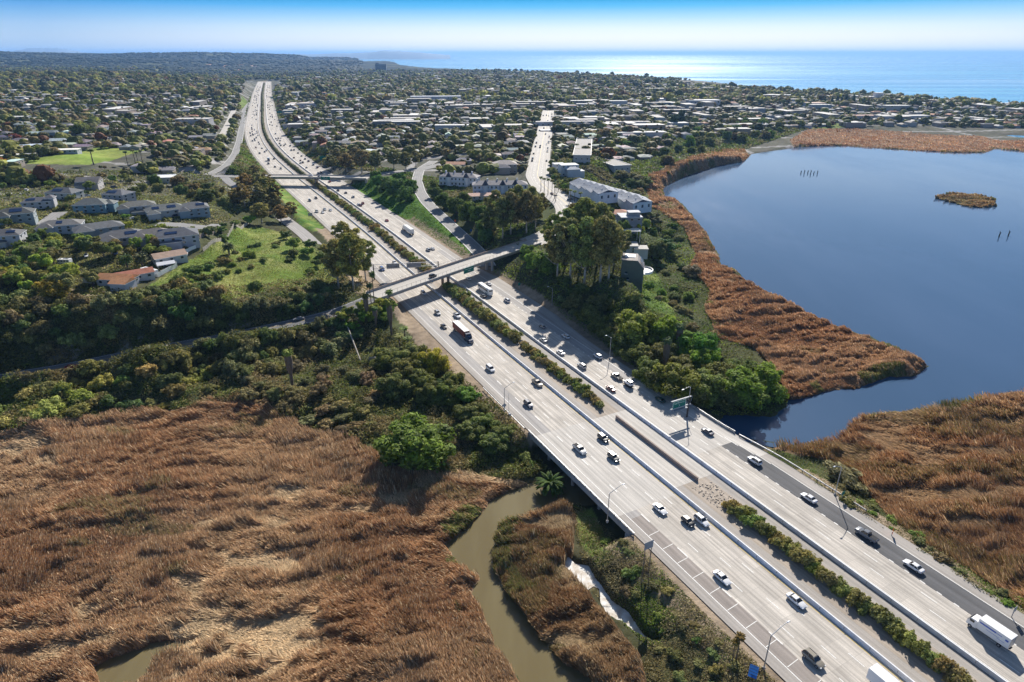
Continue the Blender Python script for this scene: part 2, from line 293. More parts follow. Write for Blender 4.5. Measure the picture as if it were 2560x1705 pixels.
def wpoly(px, z=0): return P([p[0] for p in px], [p[1] for p in px], z)[:, :2]
W_LAG, W_CRK, W_POND, W_SLI, W_FOAM, W_ISL, W_SLO = (wpoly(q) for q in (LAGOON, CREEK, POND, SLIVER, FOAM, ISLAND, SLOUGH))
# ---- polar grid
NA, NR = 760, 860
AZ = np.linspace(math.radians(-62), math.radians(62), NA); RR = np.exp(np.linspace(math.log(66), math.log(24000), NR))
AZg, RRg = np.meshgrid(AZ, RR, indexing='ij'); GX = RRg * np.sin(AZg); GY = RRg * np.cos(AZg)
def base_height():
    caz = np.arctan2(CPW[:, 0], CPW[:, 1]); clr = np.log(np.hypot(CPW[:, 0], CPW[:, 1])); ga, gr = AZ[::4], np.log(RR[::4])
    A, L = np.meshgrid(ga, gr, indexing='ij'); num = np.zeros_like(A); den = np.zeros_like(A)
    for a, l, z in zip(caz, clr, CPW[:, 2]):
        d2 = (A - a) ** 2 + (L - l) ** 2 * .7; w = 1 / (d2 + 1.2e-4) ** 2.1; num += w * z; den += w
    H = num / den
    i = np.interp(AZ, ga, np.arange(len(ga))); j = np.interp(np.log(RR), gr, np.arange(len(gr)))
    i0 = np.clip(i.astype(int), 0, len(ga) - 2); j0 = np.clip(j.astype(int), 0, len(gr) - 2); fi = (i - i0)[:, None]; fj = (j - j0)[None]
    a = H[i0][:, j0]; b = H[i0 + 1][:, j0]; c = H[i0][:, j0 + 1]; d = H[i0 + 1][:, j0 + 1]
    return (a * (1 - fi) + b * fi) * (1 - fj) + (c * (1 - fi) + d * fi) * fj
GH = base_height()
GH += (fbm(GX / 30, GY / 30, 3) - .5) * np.clip((GH - 1.5) * .35, 0, 3) * np.where(RRg > 3000, 3, 1)
GH += (fbm(GX / 600, GY / 600, 8) - .5) * sstep(4000, 8000, RRg) * 26
S_, OFF_ = fwinv(GX.ravel(), GY.ravel()); S_ = S_.reshape(GX.shape); OFF_ = OFF_.reshape(GX.shape)
dO = np.maximum(np.maximum(-23.2 - OFF_, OFF_ - 38), 0)
wC = 1 - sstep(0, 11 + np.clip(np.abs(GH - 6) * 1.2, 0, 16), dO)
wC *= np.clip(1 - (sstep(BR0 - 2, BR0 + 3, S_) * (1 - sstep(BR1 - 3, BR1 + 2, S_))), 0, 1) * (RRg < 3300) * (S_ < FWs[-1] - 5)
GH = GH * (1 - wC) + 5.8 * wC
dM = np.minimum(OFF_ - .3, 16 - OFF_)                     # planted median keeps a crown of soil just over the strip
MINR = {}
for k, (c, hw) in RD.items():
    m = (GX > c[:, 0].min() - 40) & (GX < c[:, 0].max() + 40) & (GY > c[:, 1].min() - 40) & (GY < c[:, 1].max() + 40)
    xs, ys = GX[m], GY[m]; bd = np.full(xs.shape, 1e9); bz = np.zeros(xs.shape)
    for a, b in zip(c[:-1], c[1:]):
        dx, dy = b[0] - a[0], b[1] - a[1]; L2 = dx * dx + dy * dy + 1e-9; t = np.clip(((xs - a[0]) * dx + (ys - a[1]) * dy) / L2, 0, 1)
        d = np.hypot(xs - a[0] - t * dx, ys - a[1] - t * dy); q = d < bd; bd[q] = d[q]; bz[q] = (a[2] + t * (b[2] - a[2]))[q]
    w = 1 - sstep(hw + .8, hw + 6 + np.clip(np.abs(GH[m] - bz), 0, 9), bd); fwk = wC[m]
    w = w * (1 - fwk * (dO[m] < 3)); GH[m] = GH[m] * (1 - w) + (bz - .22) * w; MINR[k] = (m, bd)
def pdist(x, y, poly):
    d = np.full(x.shape, 1e9); n = len(poly)
    for i in range(n):
        a, b = poly[i], poly[(i + 1) % n]; dx, dy = b - a; L2 = dx * dx + dy * dy + 1e-9
        t = np.clip(((x - a[0]) * dx + (y - a[1]) * dy) / L2, 0, 1); d = np.minimum(d, np.hypot(x - a[0] - t * dx, y - a[1] - t * dy))
    return d
for poly, dep, bank in ((W_LAG, -1.6, 5), (W_CRK, -1.2, 2.5), (W_POND, -.6, 1.5), (W_SLI, -.5, 1), (W_FOAM, -.3, 1), (W_SLO, -.5, 4)):
    m = (GX > poly[:, 0].min() - 12) & (GX < poly[:, 0].max() + 12) & (GY > poly[:, 1].min() - 12) & (GY < poly[:, 1].max() + 12)
    x, y = GX[m], GY[m]; wob = (fbm(x / 3.5, y / 3.5, 21) - .5) * 2.2 * min(1, bank / 2.5); ins = inpoly(x, y, poly); d = pdist(x, y, poly) * np.where(ins, -1, 1) + wob
    h = GH[m]; k = 1 - sstep(0, bank, d); target = np.where(d < 0, np.maximum(dep, -.15 + d * .5), h)
    keep = wC[m] > .97
    GH[m] = np.where(keep, h, np.where(d < 0, target, h * (1 - k) + .12 * k))
m = inpoly(GX, GY, W_ISL); GH[m] = .5
cr = coast_r(AZg); GH = np.where(RRg > cr, -6 - 0 * GH, GH); 
near = (RRg > cr - 70 - cr * .004) & (RRg <= cr); GH[near] = np.maximum(GH[near] * .7, 2)
def hat(x, y):
    x = np.asarray(x, float); y = np.asarray(y, float); a = np.arctan2(x, y); r = np.log(np.clip(np.hypot(x, y), RR[0], RR[-1]))
    i = np.clip((a - AZ[0]) / (AZ[1] - AZ[0]), 0, NA - 1.001); j = np.clip((r - math.log(RR[0])) / (math.log(RR[1]) - math.log(RR[0])), 0, NR - 1.001)
    i0 = i.astype(int); j0 = j.astype(int); fi = i - i0; fj = j - j0
    return (GH[i0, j0] * (1 - fi) + GH[i0 + 1, j0] * fi) * (1 - fj) + (GH[i0, j0 + 1] * (1 - fi) + GH[i0 + 1, j0 + 1] * fi) * fj
def at(u, v):
    """photo pixel -> point on the terrain"""
    sc = np.isscalar(u); u = np.atleast_1d(np.asarray(u, float)); v = np.atleast_1d(np.asarray(v, float)); out = np.zeros((len(u), 3))
    for k in range(0, len(u), 20000):
        a, b, c = ray(u[k:k + 20000], v[k:k + 20000]); hor = np.hypot(a, b); az = np.arctan2(a, b); te = c / hor
        i = np.clip((az - AZ[0]) / (AZ[1] - AZ[0]), 0, NA - 1.001); i0 = i.astype(int); fi = (i - i0)[:, None]
        hc = GH[i0] * (1 - fi) + GH[i0 + 1] * fi; D = CZ + RR[None] * te[:, None] - hc; ok = D < 0; j = np.argmax(ok, 1); j = np.where(ok.any(1), np.maximum(j, 1), NR - 1)
        q = np.arange(len(j)); d0 = D[q, j - 1]; d1 = D[q, j]; t = np.clip(d0 / (d0 - d1 + 1e-12), 0, 1); r = RR[j - 1] + t * (RR[j] - RR[j - 1])
        out[k:k + 20000] = np.stack([r * np.sin(az), r * np.cos(az), hc[q, j - 1] * (1 - t) + hc[q, j] * t], 1)
    return out[0] if sc else out
# ---- ground colours, by zone (what the soil and cover are)
GU, GV = proj(GX, GY, GH)
Z_MARSH = [(-900,1130),(0,1095),(60,1060),(200,1052),(330,1028),(430,1030),(530,1000),(620,985),(680,1020),(790,1085),(880,1100),(940,1130),(965,1175),(1040,1195),(1100,1190),(1200,1190),(1290,1200),(1330,1215),(1300,1240),(1230,1290),(1150,1370),(1200,1440),(1230,1560),(1300,1720),(1500,1900),(-1500,1900)]
Z_SPIT = [(1225,1360),(1270,1300),(1410,1265),(1440,1300),(1430,1400),(1480,1500),(1600,1640),(1640,1800),(1450,1800),(1330,1600),(1235,1440)]
Z_PEN = [(1878,395),(1860,372),(1824,374),(1794,377),(1705,401),(1655,427),(1625,436),(1616,466),(1628,516),(1655,530),(1711,569),(1723,599),(1744,643),(1729,670),(1759,703),(1780,732),(1765,777),(1783,807),(1794,845),(1884,870),(1940,925),(1975,1005),(2070,985),(2150,975),(2330,925),(2250,880),(2050,800),(1870,705),(1800,650),(1760,575),(1690,500),(1660,470),(1720,440),(1880,402)]
Z_FAR = [(1975,350),(2020,323),(2127,321),(2246,329),(2365,338),(2450,340),(2500,352),(2600,350),(3600,380),(3600,430),(2560,380),(2400,384),(2050,367),(1985,368)]
Z_RM = [(1895,1112),(2015,1118),(2100,1099),(2160,1040),(2342,1020),(2560,978),(3000,900),(4200,1100),(4300,2300),(3300,2050),(2800,1690),(2560,1520),(2430,1430),(2330,1370),(2230,1300),(2160,1220),(2060,1150),(1960,1128)]
Z_LAWN = [(65,409),(68,403),(120,388),(178,376),(259,366),(369,373),(327,385),(276,402),(208,413)]
Z_FIELD = [(372,715),(440,670),(505,634),(550,599),(592,569),(654,569),(700,580),(770,610),(830,650),(840,700),(800,715),(749,719),(674,722),(640,735),(600,745),(550,745),(487,712)]
Z_VERGE = [(873,465),(921,495),(957,518),(1016,548),(1064,584),(1111,610),(1156,640),(1183,628),(1165,607),(1129,578),(1090,545),(1055,509),(1031,480),(1028,450),(1000,438),(930,446)]
Z_VERGE2 = [(603,388),(630,388),(659,424),(670,440),(725,480),(766,518),(775,539),(814,572),(784,578),(749,563),(725,524),(690,480),(640,440),(612,425)]
Z_GRASS = [[(590,250),(608,240),(625,262),(600,272)],[(690,258),(715,255),(705,272),(692,268)],[(730,345),(760,365),(800,385),(790,400),(740,375)],[(0,975),(60,960),(100,985),(60,1020),(0,1025)],[(1560,640),(1620,640),(1650,700),(1690,790),(1640,800),(1600,740)],[(1700,1100),(1300,560),(1340,560),(1320,600)],[(1420,480),(1520,440),(1580,470),(1500,440)],
           [(1270,985),(1300,1010),(1290,1080),(1240,1075)],[(1440,1280),(1480,1270),(1540,1400),(1500,1420),(1450,1360)],[(1040,810),(1080,870),(1085,880),(1060,880),(1030,830)],[(1985,345),(2060,305),(2140,314),(2060,325)],[(1720,352),(1770,350),(1780,372),(1730,370)]]
C = np.zeros((*GX.shape, 3)); n1 = fbm(GX / 9, GY / 9, 31)[..., None]; n2 = fbm(GX / 60, GY / 60, 41)[..., None]
scrub = np.array([.085, .075, .045]); scrub2 = np.array([.06, .085, .028]); dirt = np.array([.30, .235, .17])
C[:] = scrub * (1 - n2) + scrub2 * n2
urban = (GV < 520) & (RRg > 560); C = np.where(urban[..., None], (np.array([.16, .145, .125]) * n1 + np.array([.06, .075, .04]) * (1 - n1)), C)
hill = (RRg > 3600); C = np.where(hill[..., None], np.array([.035, .045, .04]) * (.5 + n2) , C)
n3 = fbm(GX / 260, GY / 120, 47)[..., None]; C = np.where(hill[..., None] & (n3 > .66), np.array([.10, .11, .06]), C)
for pl in ([(470,165),(600,160),(725,172),(730,178),(560,180),(480,172)], [(440,167),(530,160),(535,163),(450,171)], [(600,171),(680,168),(740,174),(640,176)]): C[inpoly(GU, GV, pl) & hill] = (.42, .25, .16)
for pl in ([(150,166),(330,158),(330,166),(200,172)], [(330,166),(430,166),(430,178),(340,176)]): C[inpoly(GU, GV, pl) & hill] = (.20, .20, .10)
rowq = (GY - .12 * GX) / 24; st_ = (np.abs(((rowq - .67 + 1.5) % 3) - 1.5) < .16) | (np.abs(((GX / 210) % 1) - .5) < .018); st_ &= urban & (RRg < 3300) & (RRg > 600); C = np.where(st_[..., None], np.array([.34, .33, .32]), C)
grass = np.array([.14, .24, .035]); dry = np.array([.28, .28, .09])
def zone(pl, c1, c2, sc=9, seed=51):
    m = inpoly(GU, GV, pl); f = fbm(GX[m] / sc, GY[m] / sc, seed)[:, None]; f = sstep(.3, .7, f); C[m] = np.array(c1) * (1 - f) + np.array(c2) * f
zone(Z_FIELD, (.13, .20, .04), (.28, .29, .10), 14); zone(Z_LAWN, (.19, .27, .05), (.27, .31, .08), 30); zone(Z_VERGE, (.07, .16, .025), (.12, .22, .04)); zone(Z_VERGE2, (.09, .18, .03), (.22, .27, .07))
for g in Z_GRASS: zone(g, (.09, .15, .03), (.19, .23, .06), 7)
for z in (Z_MARSH, Z_PEN, Z_FAR, Z_RM, Z_SPIT): zone(z, (.19, .12, .07), (.30, .20, .125), 6, 61)
for pl in ([(250,725),(335,705),(340,720),(300,745),(100,742),(110,725)], [(870,690),(925,700),(925,735),(895,740)], [(1390,575),(1405,560),(1400,600),(1375,598)], [(1250,830),(1000,1010)]):
    if len(pl) > 2: zone(pl, (.33, .25, .17), (.42, .34, .24), 5)
# bare soil beside the carriageways and in the median, cut banks
ed = (dO < 5 + 3 * n1[..., 0]) & (wC > .3) & (S_ < 420); C[ed] = dirt * (.75 + .5 * n1[ed])
C[(np.abs(OFF_ - 8) < 8.2) & (wC > .9)] = (.27, .215, .165)
bluff = inpoly(GU, GV, [(120,905),(180,850),(350,840),(440,850),(600,800),(650,800),(560,838),(430,862),(330,876),(200,895)]) & (n1[..., 0] > .5); C[bluff] = (.36, .33, .28)
C[(GH < .1)] = (.10, .085, .05); C[inpoly(GU, GV, [(1400,230),(1500,230),(1440,224)])] = (.5, .45, .4)
beach = (RRg > cr - 40) & (RRg < cr) & (RRg > 4200); C[beach] = (.62, .55, .45)
C *= (.8 + .4 * fbm(GX / 2.2, GY / 2.2, 71))[..., None]
idx = np.arange(NA * NR).reshape(NA, NR); Q = np.stack([idx[:-1, :-1], idx[1:, :-1], idx[1:, 1:], idx[:-1, 1:]], -1).reshape(-1, 4)
V = np.stack([GX, GY, GH], -1).reshape(-1, 3)
keep = ~(RRg[:-1, :-1] > cr[:-1, :-1] * 1.02 + 30).reshape(-1); 
tag(link('ground', mk('ground', V, Q[keep], M['ground'], colr=C.reshape(-1, 3), smooth=True)), kind='structure', label='open ground of marsh, bluffs and town rolling back to the coast')
# ---- far headland and mountain, blue haze put into their base colours
def ridge(name, u0, u1, dist, prof, colr, label, depth=2500):
    us = np.linspace(u0, u1, 70); den = F * math.cos(PITCH) + (CY - HZ) * math.sin(PITCH); az = np.arctan((us - CX) / den)
    top = np.interp(us, [p[0] for p in prof], [p[1] for p in prof]) + (fbm(us / 12, us * 0, 5) - .5) * 1.1
    vs = []; nd = 8
    for k in range(nd):
        f = k / (nd - 1); r = dist + depth * f; h = CZ + (HZ - top) / F * dist / 1.0
        z = np.maximum(h, 4) * math.sin(math.pi * min(.5 + .5 * f, 1) if f > .4 else math.pi / 2 * (f / .4)) - 6; z = z + (fbm(us / 7, us * 0 + k, 9) - .5) * .12 * np.maximum(h, 0)
        if k == 0: z = us * 0 - 8
        vs.append(np.stack([r * np.sin(az), r * np.cos(az), z], 1))
    Vv = np.concatenate(vs); n = len(us); id_ = np.arange(n * nd).reshape(nd, n); q = np.stack([id_[:-1, :-1], id_[:-1, 1:], id_[1:, 1:], id_[1:, :-1]], -1).reshape(-1, 4)
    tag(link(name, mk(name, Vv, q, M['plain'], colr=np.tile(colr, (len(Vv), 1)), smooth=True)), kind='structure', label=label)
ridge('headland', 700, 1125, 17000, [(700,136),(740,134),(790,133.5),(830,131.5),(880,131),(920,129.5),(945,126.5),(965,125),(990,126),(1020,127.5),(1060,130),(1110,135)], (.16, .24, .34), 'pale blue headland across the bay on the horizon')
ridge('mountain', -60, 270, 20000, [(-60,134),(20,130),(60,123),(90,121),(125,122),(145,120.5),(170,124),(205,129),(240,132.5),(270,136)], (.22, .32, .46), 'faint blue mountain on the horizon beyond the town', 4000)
# ---- water
def water(name, base, rough, bscale, bstr, tint=None, stripes=None):
    m, n, l, b = newmat(name, rough, base, 0, .5); b.inputs['IOR'].default_value = 1.33
    g = pos(n); mp = n.new('ShaderNodeMapping'); l.new(g, mp.inputs[0]); mp.inputs['Scale'].default_value = (1, 1, 1)
    t = nz(n, l, bscale, 6, mp.outputs[0])
    bump(n, l, b, t, bstr, .25)
    if stripes:
        mq = n.new('ShaderNodeMapping'); l.new(g, mq.inputs[0]); mq.inputs['Scale'].default_value = stripes[0]; mq.inputs['Rotation'].default_value = (0, 0, stripes[1])
        t2 = nz(n, l, 1.0, 5, mq.outputs[0]); r = rmap(n, l, t2, stripes[2], stripes[3], .35, .65); l.new(r, b.inputs['Roughness'])
        l.new(mixc(n, l, rmap(n, l, t2, 0, 1, .4, .62), tint[0], tint[1]), b.inputs['Base Color'])
    M[name] = m; return m
water('lagoon_water', (.045, .11, .26), .16, 1.4, .07, ((.042, .088, .165), (.052, .10, .185)), ((.011, .0035, 1), .3, .05, .15))  # blue of the reflected sky is mixed into the base tints
water('creek_water', (.135, .118, .055), .08, 1.5, .10, ((.155, .125, .062), (.18, .15, .078)), ((.1, .02, 1), .9, .06, .12))
water('sea_water', (.02, .12, .30), .2, .15, .12, ((.0, .20, .44), (.10, .36, .56)), ((.0003, .0045, 1), -.05, .10, .26))
fm, fn, fl_, fb = newmat('foam', .8); fl_.new(mixc(fn, fl_, rmap(fn, fl_, nz(fn, fl_, .45, 7, pos(fn)), 0, 1, .42, .58), (.80, .80, .78), mixc(fn, fl_, rmap(fn, fl_, nz(fn, fl_, 1.8, 6, pos(fn)), 0, 1, .4, .6), (.50, .42, .33), (.66, .62, .56))), fb.inputs['Base Color']); bump(fn, fl_, fb, nz(fn, fl_, 3, 6, pos(fn)), .6, .2); M['foam'] = fm
def sheet(name, poly, z, mat, label, kind='structure'):
    me = mk(name, np.c_[poly, np.full(len(poly), z)], [list(range(len(poly)))], M[mat]); return tag(link(name, me), kind=kind, label=label)
from mathutils.geometry import tessellate_polygon
def tess(name, poly, z, mat, label, kind='structure'):
    tr = tessellate_polygon([[Vector((p[0], p[1], 0)) for p in poly]]); Vv = np.c_[poly, np.full(len(poly), z)]; tr = np.array(tr)
    a = Vv[tr[:, 0]]; b = Vv[tr[:, 1]]; c = Vv[tr[:, 2]]; fl = np.cross(b - a, c - a)[:, 2] < 0; tr[fl] = tr[fl][:, ::-1]
    return tag(link(name, mk(name, Vv, tr, M[mat])), kind=kind, label=label)
def grow(poly, d):
    c = poly.mean(0); v = poly - c; return c + v * (1 + d / np.maximum(np.linalg.norm(v, axis=1), 1))[:, None]
xr = np.array([[1500, 330], [60, 900]])
tess('lagoon', np.vstack([W_LAG]) if False else np.array([P(1500,345,0)[:2], P(3400,345,0)[:2], P(5200,500,0)[:2], P(4200,1250,0)[:2], P(2700,1240,0)[:2], P(2000,1130,0)[:2], P(1830,1100,0)[:2], P(1770,1020,0)[:2], P(1560,560,0)[:2]]), .02, 'lagoon_water', 'calm blue lagoon beside the freeway')
tess('creek', np.array([P(-900,1250,0)[:2], P(1180,1165,0)[:2], P(1720,1030,0)[:2], P(1815,1092,0)[:2], P(1990,1135,0)[:2], P(2300,1500,0)[:2], P(2800,2100,0)[:2], P(-900,2100,0)[:2]]), .03, 'creek_water', 'murky olive creek winding through the brown reeds')
tess('foam_pool', grow(W_FOAM, .5), .16, 'foam', 'narrow pool white with foam and pale silt')
sea = np.array([[-150000, 900], [150000, 900], [150000, 150000], [-150000, 150000]], float); sheet('sea', sea, -.4, 'sea_water', 'bright blue ocean reaching to the horizon')
# ================================================================== road surfaces
def roadmat(name, base, streak, joints, patch=.12, rough=.85):
    m, n, l, b = newmat(name, rough, None, 0, .25); uv = n.new('ShaderNodeUVMap'); g = uv.outputs[0]
    m1 = n.new('ShaderNodeMapping'); l.new(g, m1.inputs[0]); m1.inputs['Scale'].default_value = (1.9, .018, 1); t1 = nz(n, l, 1, 6, m1.outputs[0])
    m2 = n.new('ShaderNodeMapping'); l.new(g, m2.inputs[0]); m2.inputs['Scale'].default_value = (.28, .07, 1); t2 = nz(n, l, 1, 4, m2.outputs[0])
    t3 = nz(n, l, 2.5, 5, g); rgb = n.new('ShaderNodeRGB'); rgb.outputs[0].default_value = (*base, 1)
    c = mulc(n, l, rgb.outputs[0], rmap(n, l, t1, 1 - streak, 1 + streak)); c = mulc(n, l, c, rmap(n, l, t2, 1 - patch, 1 + patch)); c = mulc(n, l, c, rmap(n, l, t3, .93, 1.07))
    if joints:                                                # every slab weathers a little differently
        sn = n.new('ShaderNodeVectorMath'); sn.operation = 'SNAP'; sn.inputs[1].default_value = (3.45, joints, 1); l.new(g, sn.inputs[0]); wnz = n.new('ShaderNodeTexWhiteNoise'); wnz.noise_dimensions = '2D'; l.new(sn.outputs[0], wnz.inputs['Vector']); c = mulc(n, l, c, rmap(n, l, wnz.outputs['Value'], .90, 1.06, 0, 1))
    mo = n.new('ShaderNodeMapping'); l.new(g, mo.inputs[0]); mo.inputs['Scale'].default_value = (1.1, .006, 1); c = mulc(n, l, c, rmap(n, l, nz(n, l, 1, 3, mo.outputs[0]), .84, 1.06, .35, .6))
    # two worn wheel tracks per lane
    s = n.new('ShaderNodeSeparateXYZ'); l.new(g, s.inputs[0]); w = n.new('ShaderNodeMath'); w.operation = 'MULTIPLY'; w.inputs[1].default_value = 2 * math.pi / 1.72; l.new(s.outputs[0], w.inputs[0])
    cs = n.new('ShaderNodeMath'); cs.operation = 'COSINE'; l.new(w.outputs[0], cs.inputs[0]); c = mulc(n, l, c, rmap(n, l, cs.outputs[0], 1.03, .95, -1, 1))
    if joints:
        d = n.new('ShaderNodeMath'); d.operation = 'MULTIPLY'; d.inputs[1].default_value = 1 / joints; l.new(s.outputs[1], d.inputs[0]); fr = n.new('ShaderNodeMath'); fr.operation = 'FRACT'; l.new(d.outputs[0], fr.inputs[0])
        lt = n.new('ShaderNodeMath'); lt.operation = 'LESS_THAN'; lt.inputs[1].default_value = .07 / joints; l.new(fr.outputs[0], lt.inputs[0]); c = mixc(n, l, lt.outputs[0], c, tuple(k * .80 for k in base))
    l.new(c, b.inputs['Base Color']); M[name] = m; return m
roadmat('concrete_lane', (.505, .465, .415), .30, 4.6, .18); roadmat('bridge_deck', (.52, .49, .45), .16, 0, .12); roadmat('shoulder', (.38, .35, .32), .10, 0, .12)
roadmat('dark_asphalt', (.115, .115, .12), .15, 0, .15); roadmat('brown_asphalt', (.30, .265, .24), .12, 0, .15); roadmat('grey_asphalt', (.38, .36, .345), .12, 0, .12); roadmat('town_asphalt', (.28, .275, .27), .1, 0, .15); roadmat('median_soil', (.38, .325, .27), .12, 0, .2)
roadmat('hill_asphalt', (.15, .15, .155), .1, 0, .15); roadmat('street_concrete', (.50, .47, .43), .10, 0, .08)  # shade over the hill road is put into its asphalt colour
mats = [M[k] for k in ('concrete_lane', 'bridge_deck', 'shoulder', 'dark_asphalt', 'brown_asphalt', 'grey_asphalt', 'median_soil')]
S = np.concatenate([np.arange(-42, 420, 2.5), np.arange(420, 1000, 6), np.arange(1000, 3240, 15)])
offs = [-21.6, -18.9, -15.1, -11.6, -8.1, -4.7, -.3, .35, 3.6, 12.4, 15.9, 16.5, 21.6, 25, 28.3, 32.3, 36.3]
V = []; UV = []
for s in S:
    for o in offs:
        oo = o
        if o > 32.4: oo = o + 6.5 * math.exp(-((s - 232) / 42) ** 2)
        if o > 32 and o < 33: oo = o + .8 * math.exp(-((s - 232) / 42) ** 2)
        if o > 32: oo += 2.6 * (1 - float(sstep(62, 92, s)))
        x, y = fw(s, oo); V.append((float(x), float(y), 6.0)); UV.append((o, s))
no = len(offs); Fq = []; mi = []
for i in range(len(S) - 1):
    s = S[i]
    for k in range(no - 1):
        o = (offs[k] + offs[k + 1]) / 2; Fq.append((i * no + k, i * no + k + 1, (i + 1) * no + k + 1, (i + 1) * no + k)[::1])
        br = 66 < s < 113
        if -18.9 < o < -15: m_ = 4 if s < 64 else (1 if br else (5 if s < 330 else 0))
        elif o < -18.9: m_ = 1 if br else 2
        elif o < 0: m_ = 1 if br else 0
        elif o < 16: m_ = (1 if 68 < s < 112 else (6 if 3.6 < o < 12.4 else 2))
        elif o < 28.3: m_ = 1 if 78 < s < 128 else 0
        elif o < 32.3: m_ = 3 if s < 80 else (1 if s < 128 else (5 if s < 330 else 0))
        else: m_ = 2 if s < 70 or s > 128 else 1
        mi.append(m_)
freeway = tag(link('freeway', mk('freeway', V, np.array(Fq), mats, mi, uv=UV)), kind='structure', label='pale concrete freeway with two carriageways and a planted median')
# deck, girders and piers of the creek bridge
b = MB()
def deckbox(s0, s1, o0, o1, z0, z1, m=0):
    n = max(1, int((s1 - s0) / 6)); rings = []
    for i in range(n + 1):
        s = s0 + (s1 - s0) * i / n; a = fw(s, o0); c = fw(s, o1); rings.append([(a[0], a[1], z0), (c[0], c[1], z0), (c[0], c[1], z1), (a[0], a[1], z1)])
    b.loft(rings, m)
deckbox(61, 116, -22.3, 37.6, 4.7, 5.98); deckbox(60.8, 63, -22.5, 39, .2, 4.7); deckbox(114, 116.2, -22.5, 38, .2, 4.7)
b.obj('bridge_deck', [M['structure_concrete']], freeway)
for s in (78, 92, 106):
    for o in (-20, -15, -10, -5, 0, 6, 12, 18, 24, 30, 35):
        q = MB(); x, y = fw(s, o); q.tube((x, y, -1.5), (x, y, 4.7), .55, n=10); q.obj('pier', [M['structure_concrete']], freeway)
# painted markings (parts of the freeway)
def strip(o0, s0, s1, w, mb, z=6.02, m=0):
    n = max(1, int((s1 - s0) / (6 if s1 < 600 else 20))); vs = []
    for i in range(n + 1):
        s = s0 + (s1 - s0) * i / n; a = fw(s, o0 - w / 2); c = fw(s, o0 + w / 2); vs += [(a[0], a[1], z), (c[0], c[1], z)]
    mb.add(vs, [(2 * i, 2 * i + 1, 2 * i + 3, 2 * i + 2) for i in range(n)], m)
dash = MB()
for lane, (o, ph) in enumerate(((-4.7, 3), (-8.1, 7), (-11.55, 0), (18.3 + 3.3, 2), (25.0, 6))):
    s = -40 + ph
    while s < 1500: strip(o, s, s + 3.7, .20 if s < 500 else .3, dash); s += 14.6
for o, s0, s1 in ((-15.05, -40, 300), (28.35, -40, 300)):
    s = s0
    while s < s1: strip(o, s, s + (1.2 if o > 0 else 3.7), .28, dash); s += (3.9 if o > 0 else 14.6)
dash.obj('lane_dashes', [M['white_line']], freeway)
e = MB(); strip(-18.9, -42, 1500, .2, e); [strip(32.3 + 2.6 * (1 - float(sstep(62, 92, q_ + 3))), q_, q_ + 6, .2, e) for q_ in np.arange(-42, 1500, 6)]; strip(17.6, -42, 1500, .18, e, m=0); strip(-1.15, -42, 1500, .18, e, m=1)
for s in np.arange(-30, 60, 5.5):                              # saw cut joints over the brown lane
    a = fw(s, -18.7); c = fw(s + .3, -15.2); d = Vector((c[0] - a[0], c[1] - a[1], 0)).normalized().orthogonal()
    e.add([(a[0], a[1], 6.02), (c[0], c[1], 6.02), (c[0] + .05, c[1] + .22, 6.02), (a[0] + .05, a[1] + .22, 6.02)], [(0, 1, 2, 3)], 0)
e.obj('edge_lines', [M['white_line'], M['yellow_line']], freeway)
# ---- median barriers (things)
simple('barrier_white', (.74, .75, .78), .7, var=.12, scale=.6); simple('pipe_shade', (.10, .09, .09), .8)
def barrier(o, s0, s1, label, grp, mat='barrier_white'):
    mb = MB(); rings = []; S_l = list(np.arange(s0, min(s1, 500), 4)) + (list(np.arange(500, s1, 15)) if s1 > 500 else [])
    for s in S_l:
        ring = [];
        for dx, z in ((-.42, 0), (-.34, .22), (-.16, .95), (.16, .95), (.34, .22), (.42, 0)):
            x, y = fw(s, o + dx); ring.append((x, y, 6 + z))
        rings.append(ring)
    mb.loft(rings); j = mb
    for s in np.arange(s0 + 2, min(s1, 330), 6.1):
        x, y = fw(s, o); j.box((x, y, 6.45), (.06, .75, .98), fwdir(s), 1)
    t = link('median_barrier', mb.mesh('median_barrier', [M[mat], M['structure_concrete']])); tag(t, label, 'barrier', grp); return t
barrier(0, -42, 3100, 'long white concrete barrier along the yellow line of the carriageway driving towards the viewer', 'median barriers')
barrier(16.2, -42, 3100, 'long white concrete barrier edging the carriageway on the lagoon side', 'median barriers')
mb = MB(); rings = []
for s in np.arange(70, 111, 4):
    a = fw(s, 8.6); c = fw(s, 9.1); rings.append([(a[0], a[1], 6), (c[0], c[1], 6), (c[0], c[1], 7.15), (a[0], a[1], 7.15)])
mb.loft(rings); tag(mb.obj('median_wall', [M['parapet_brown']]), 'brown wall in the middle of the bare median over the creek', 'wall')
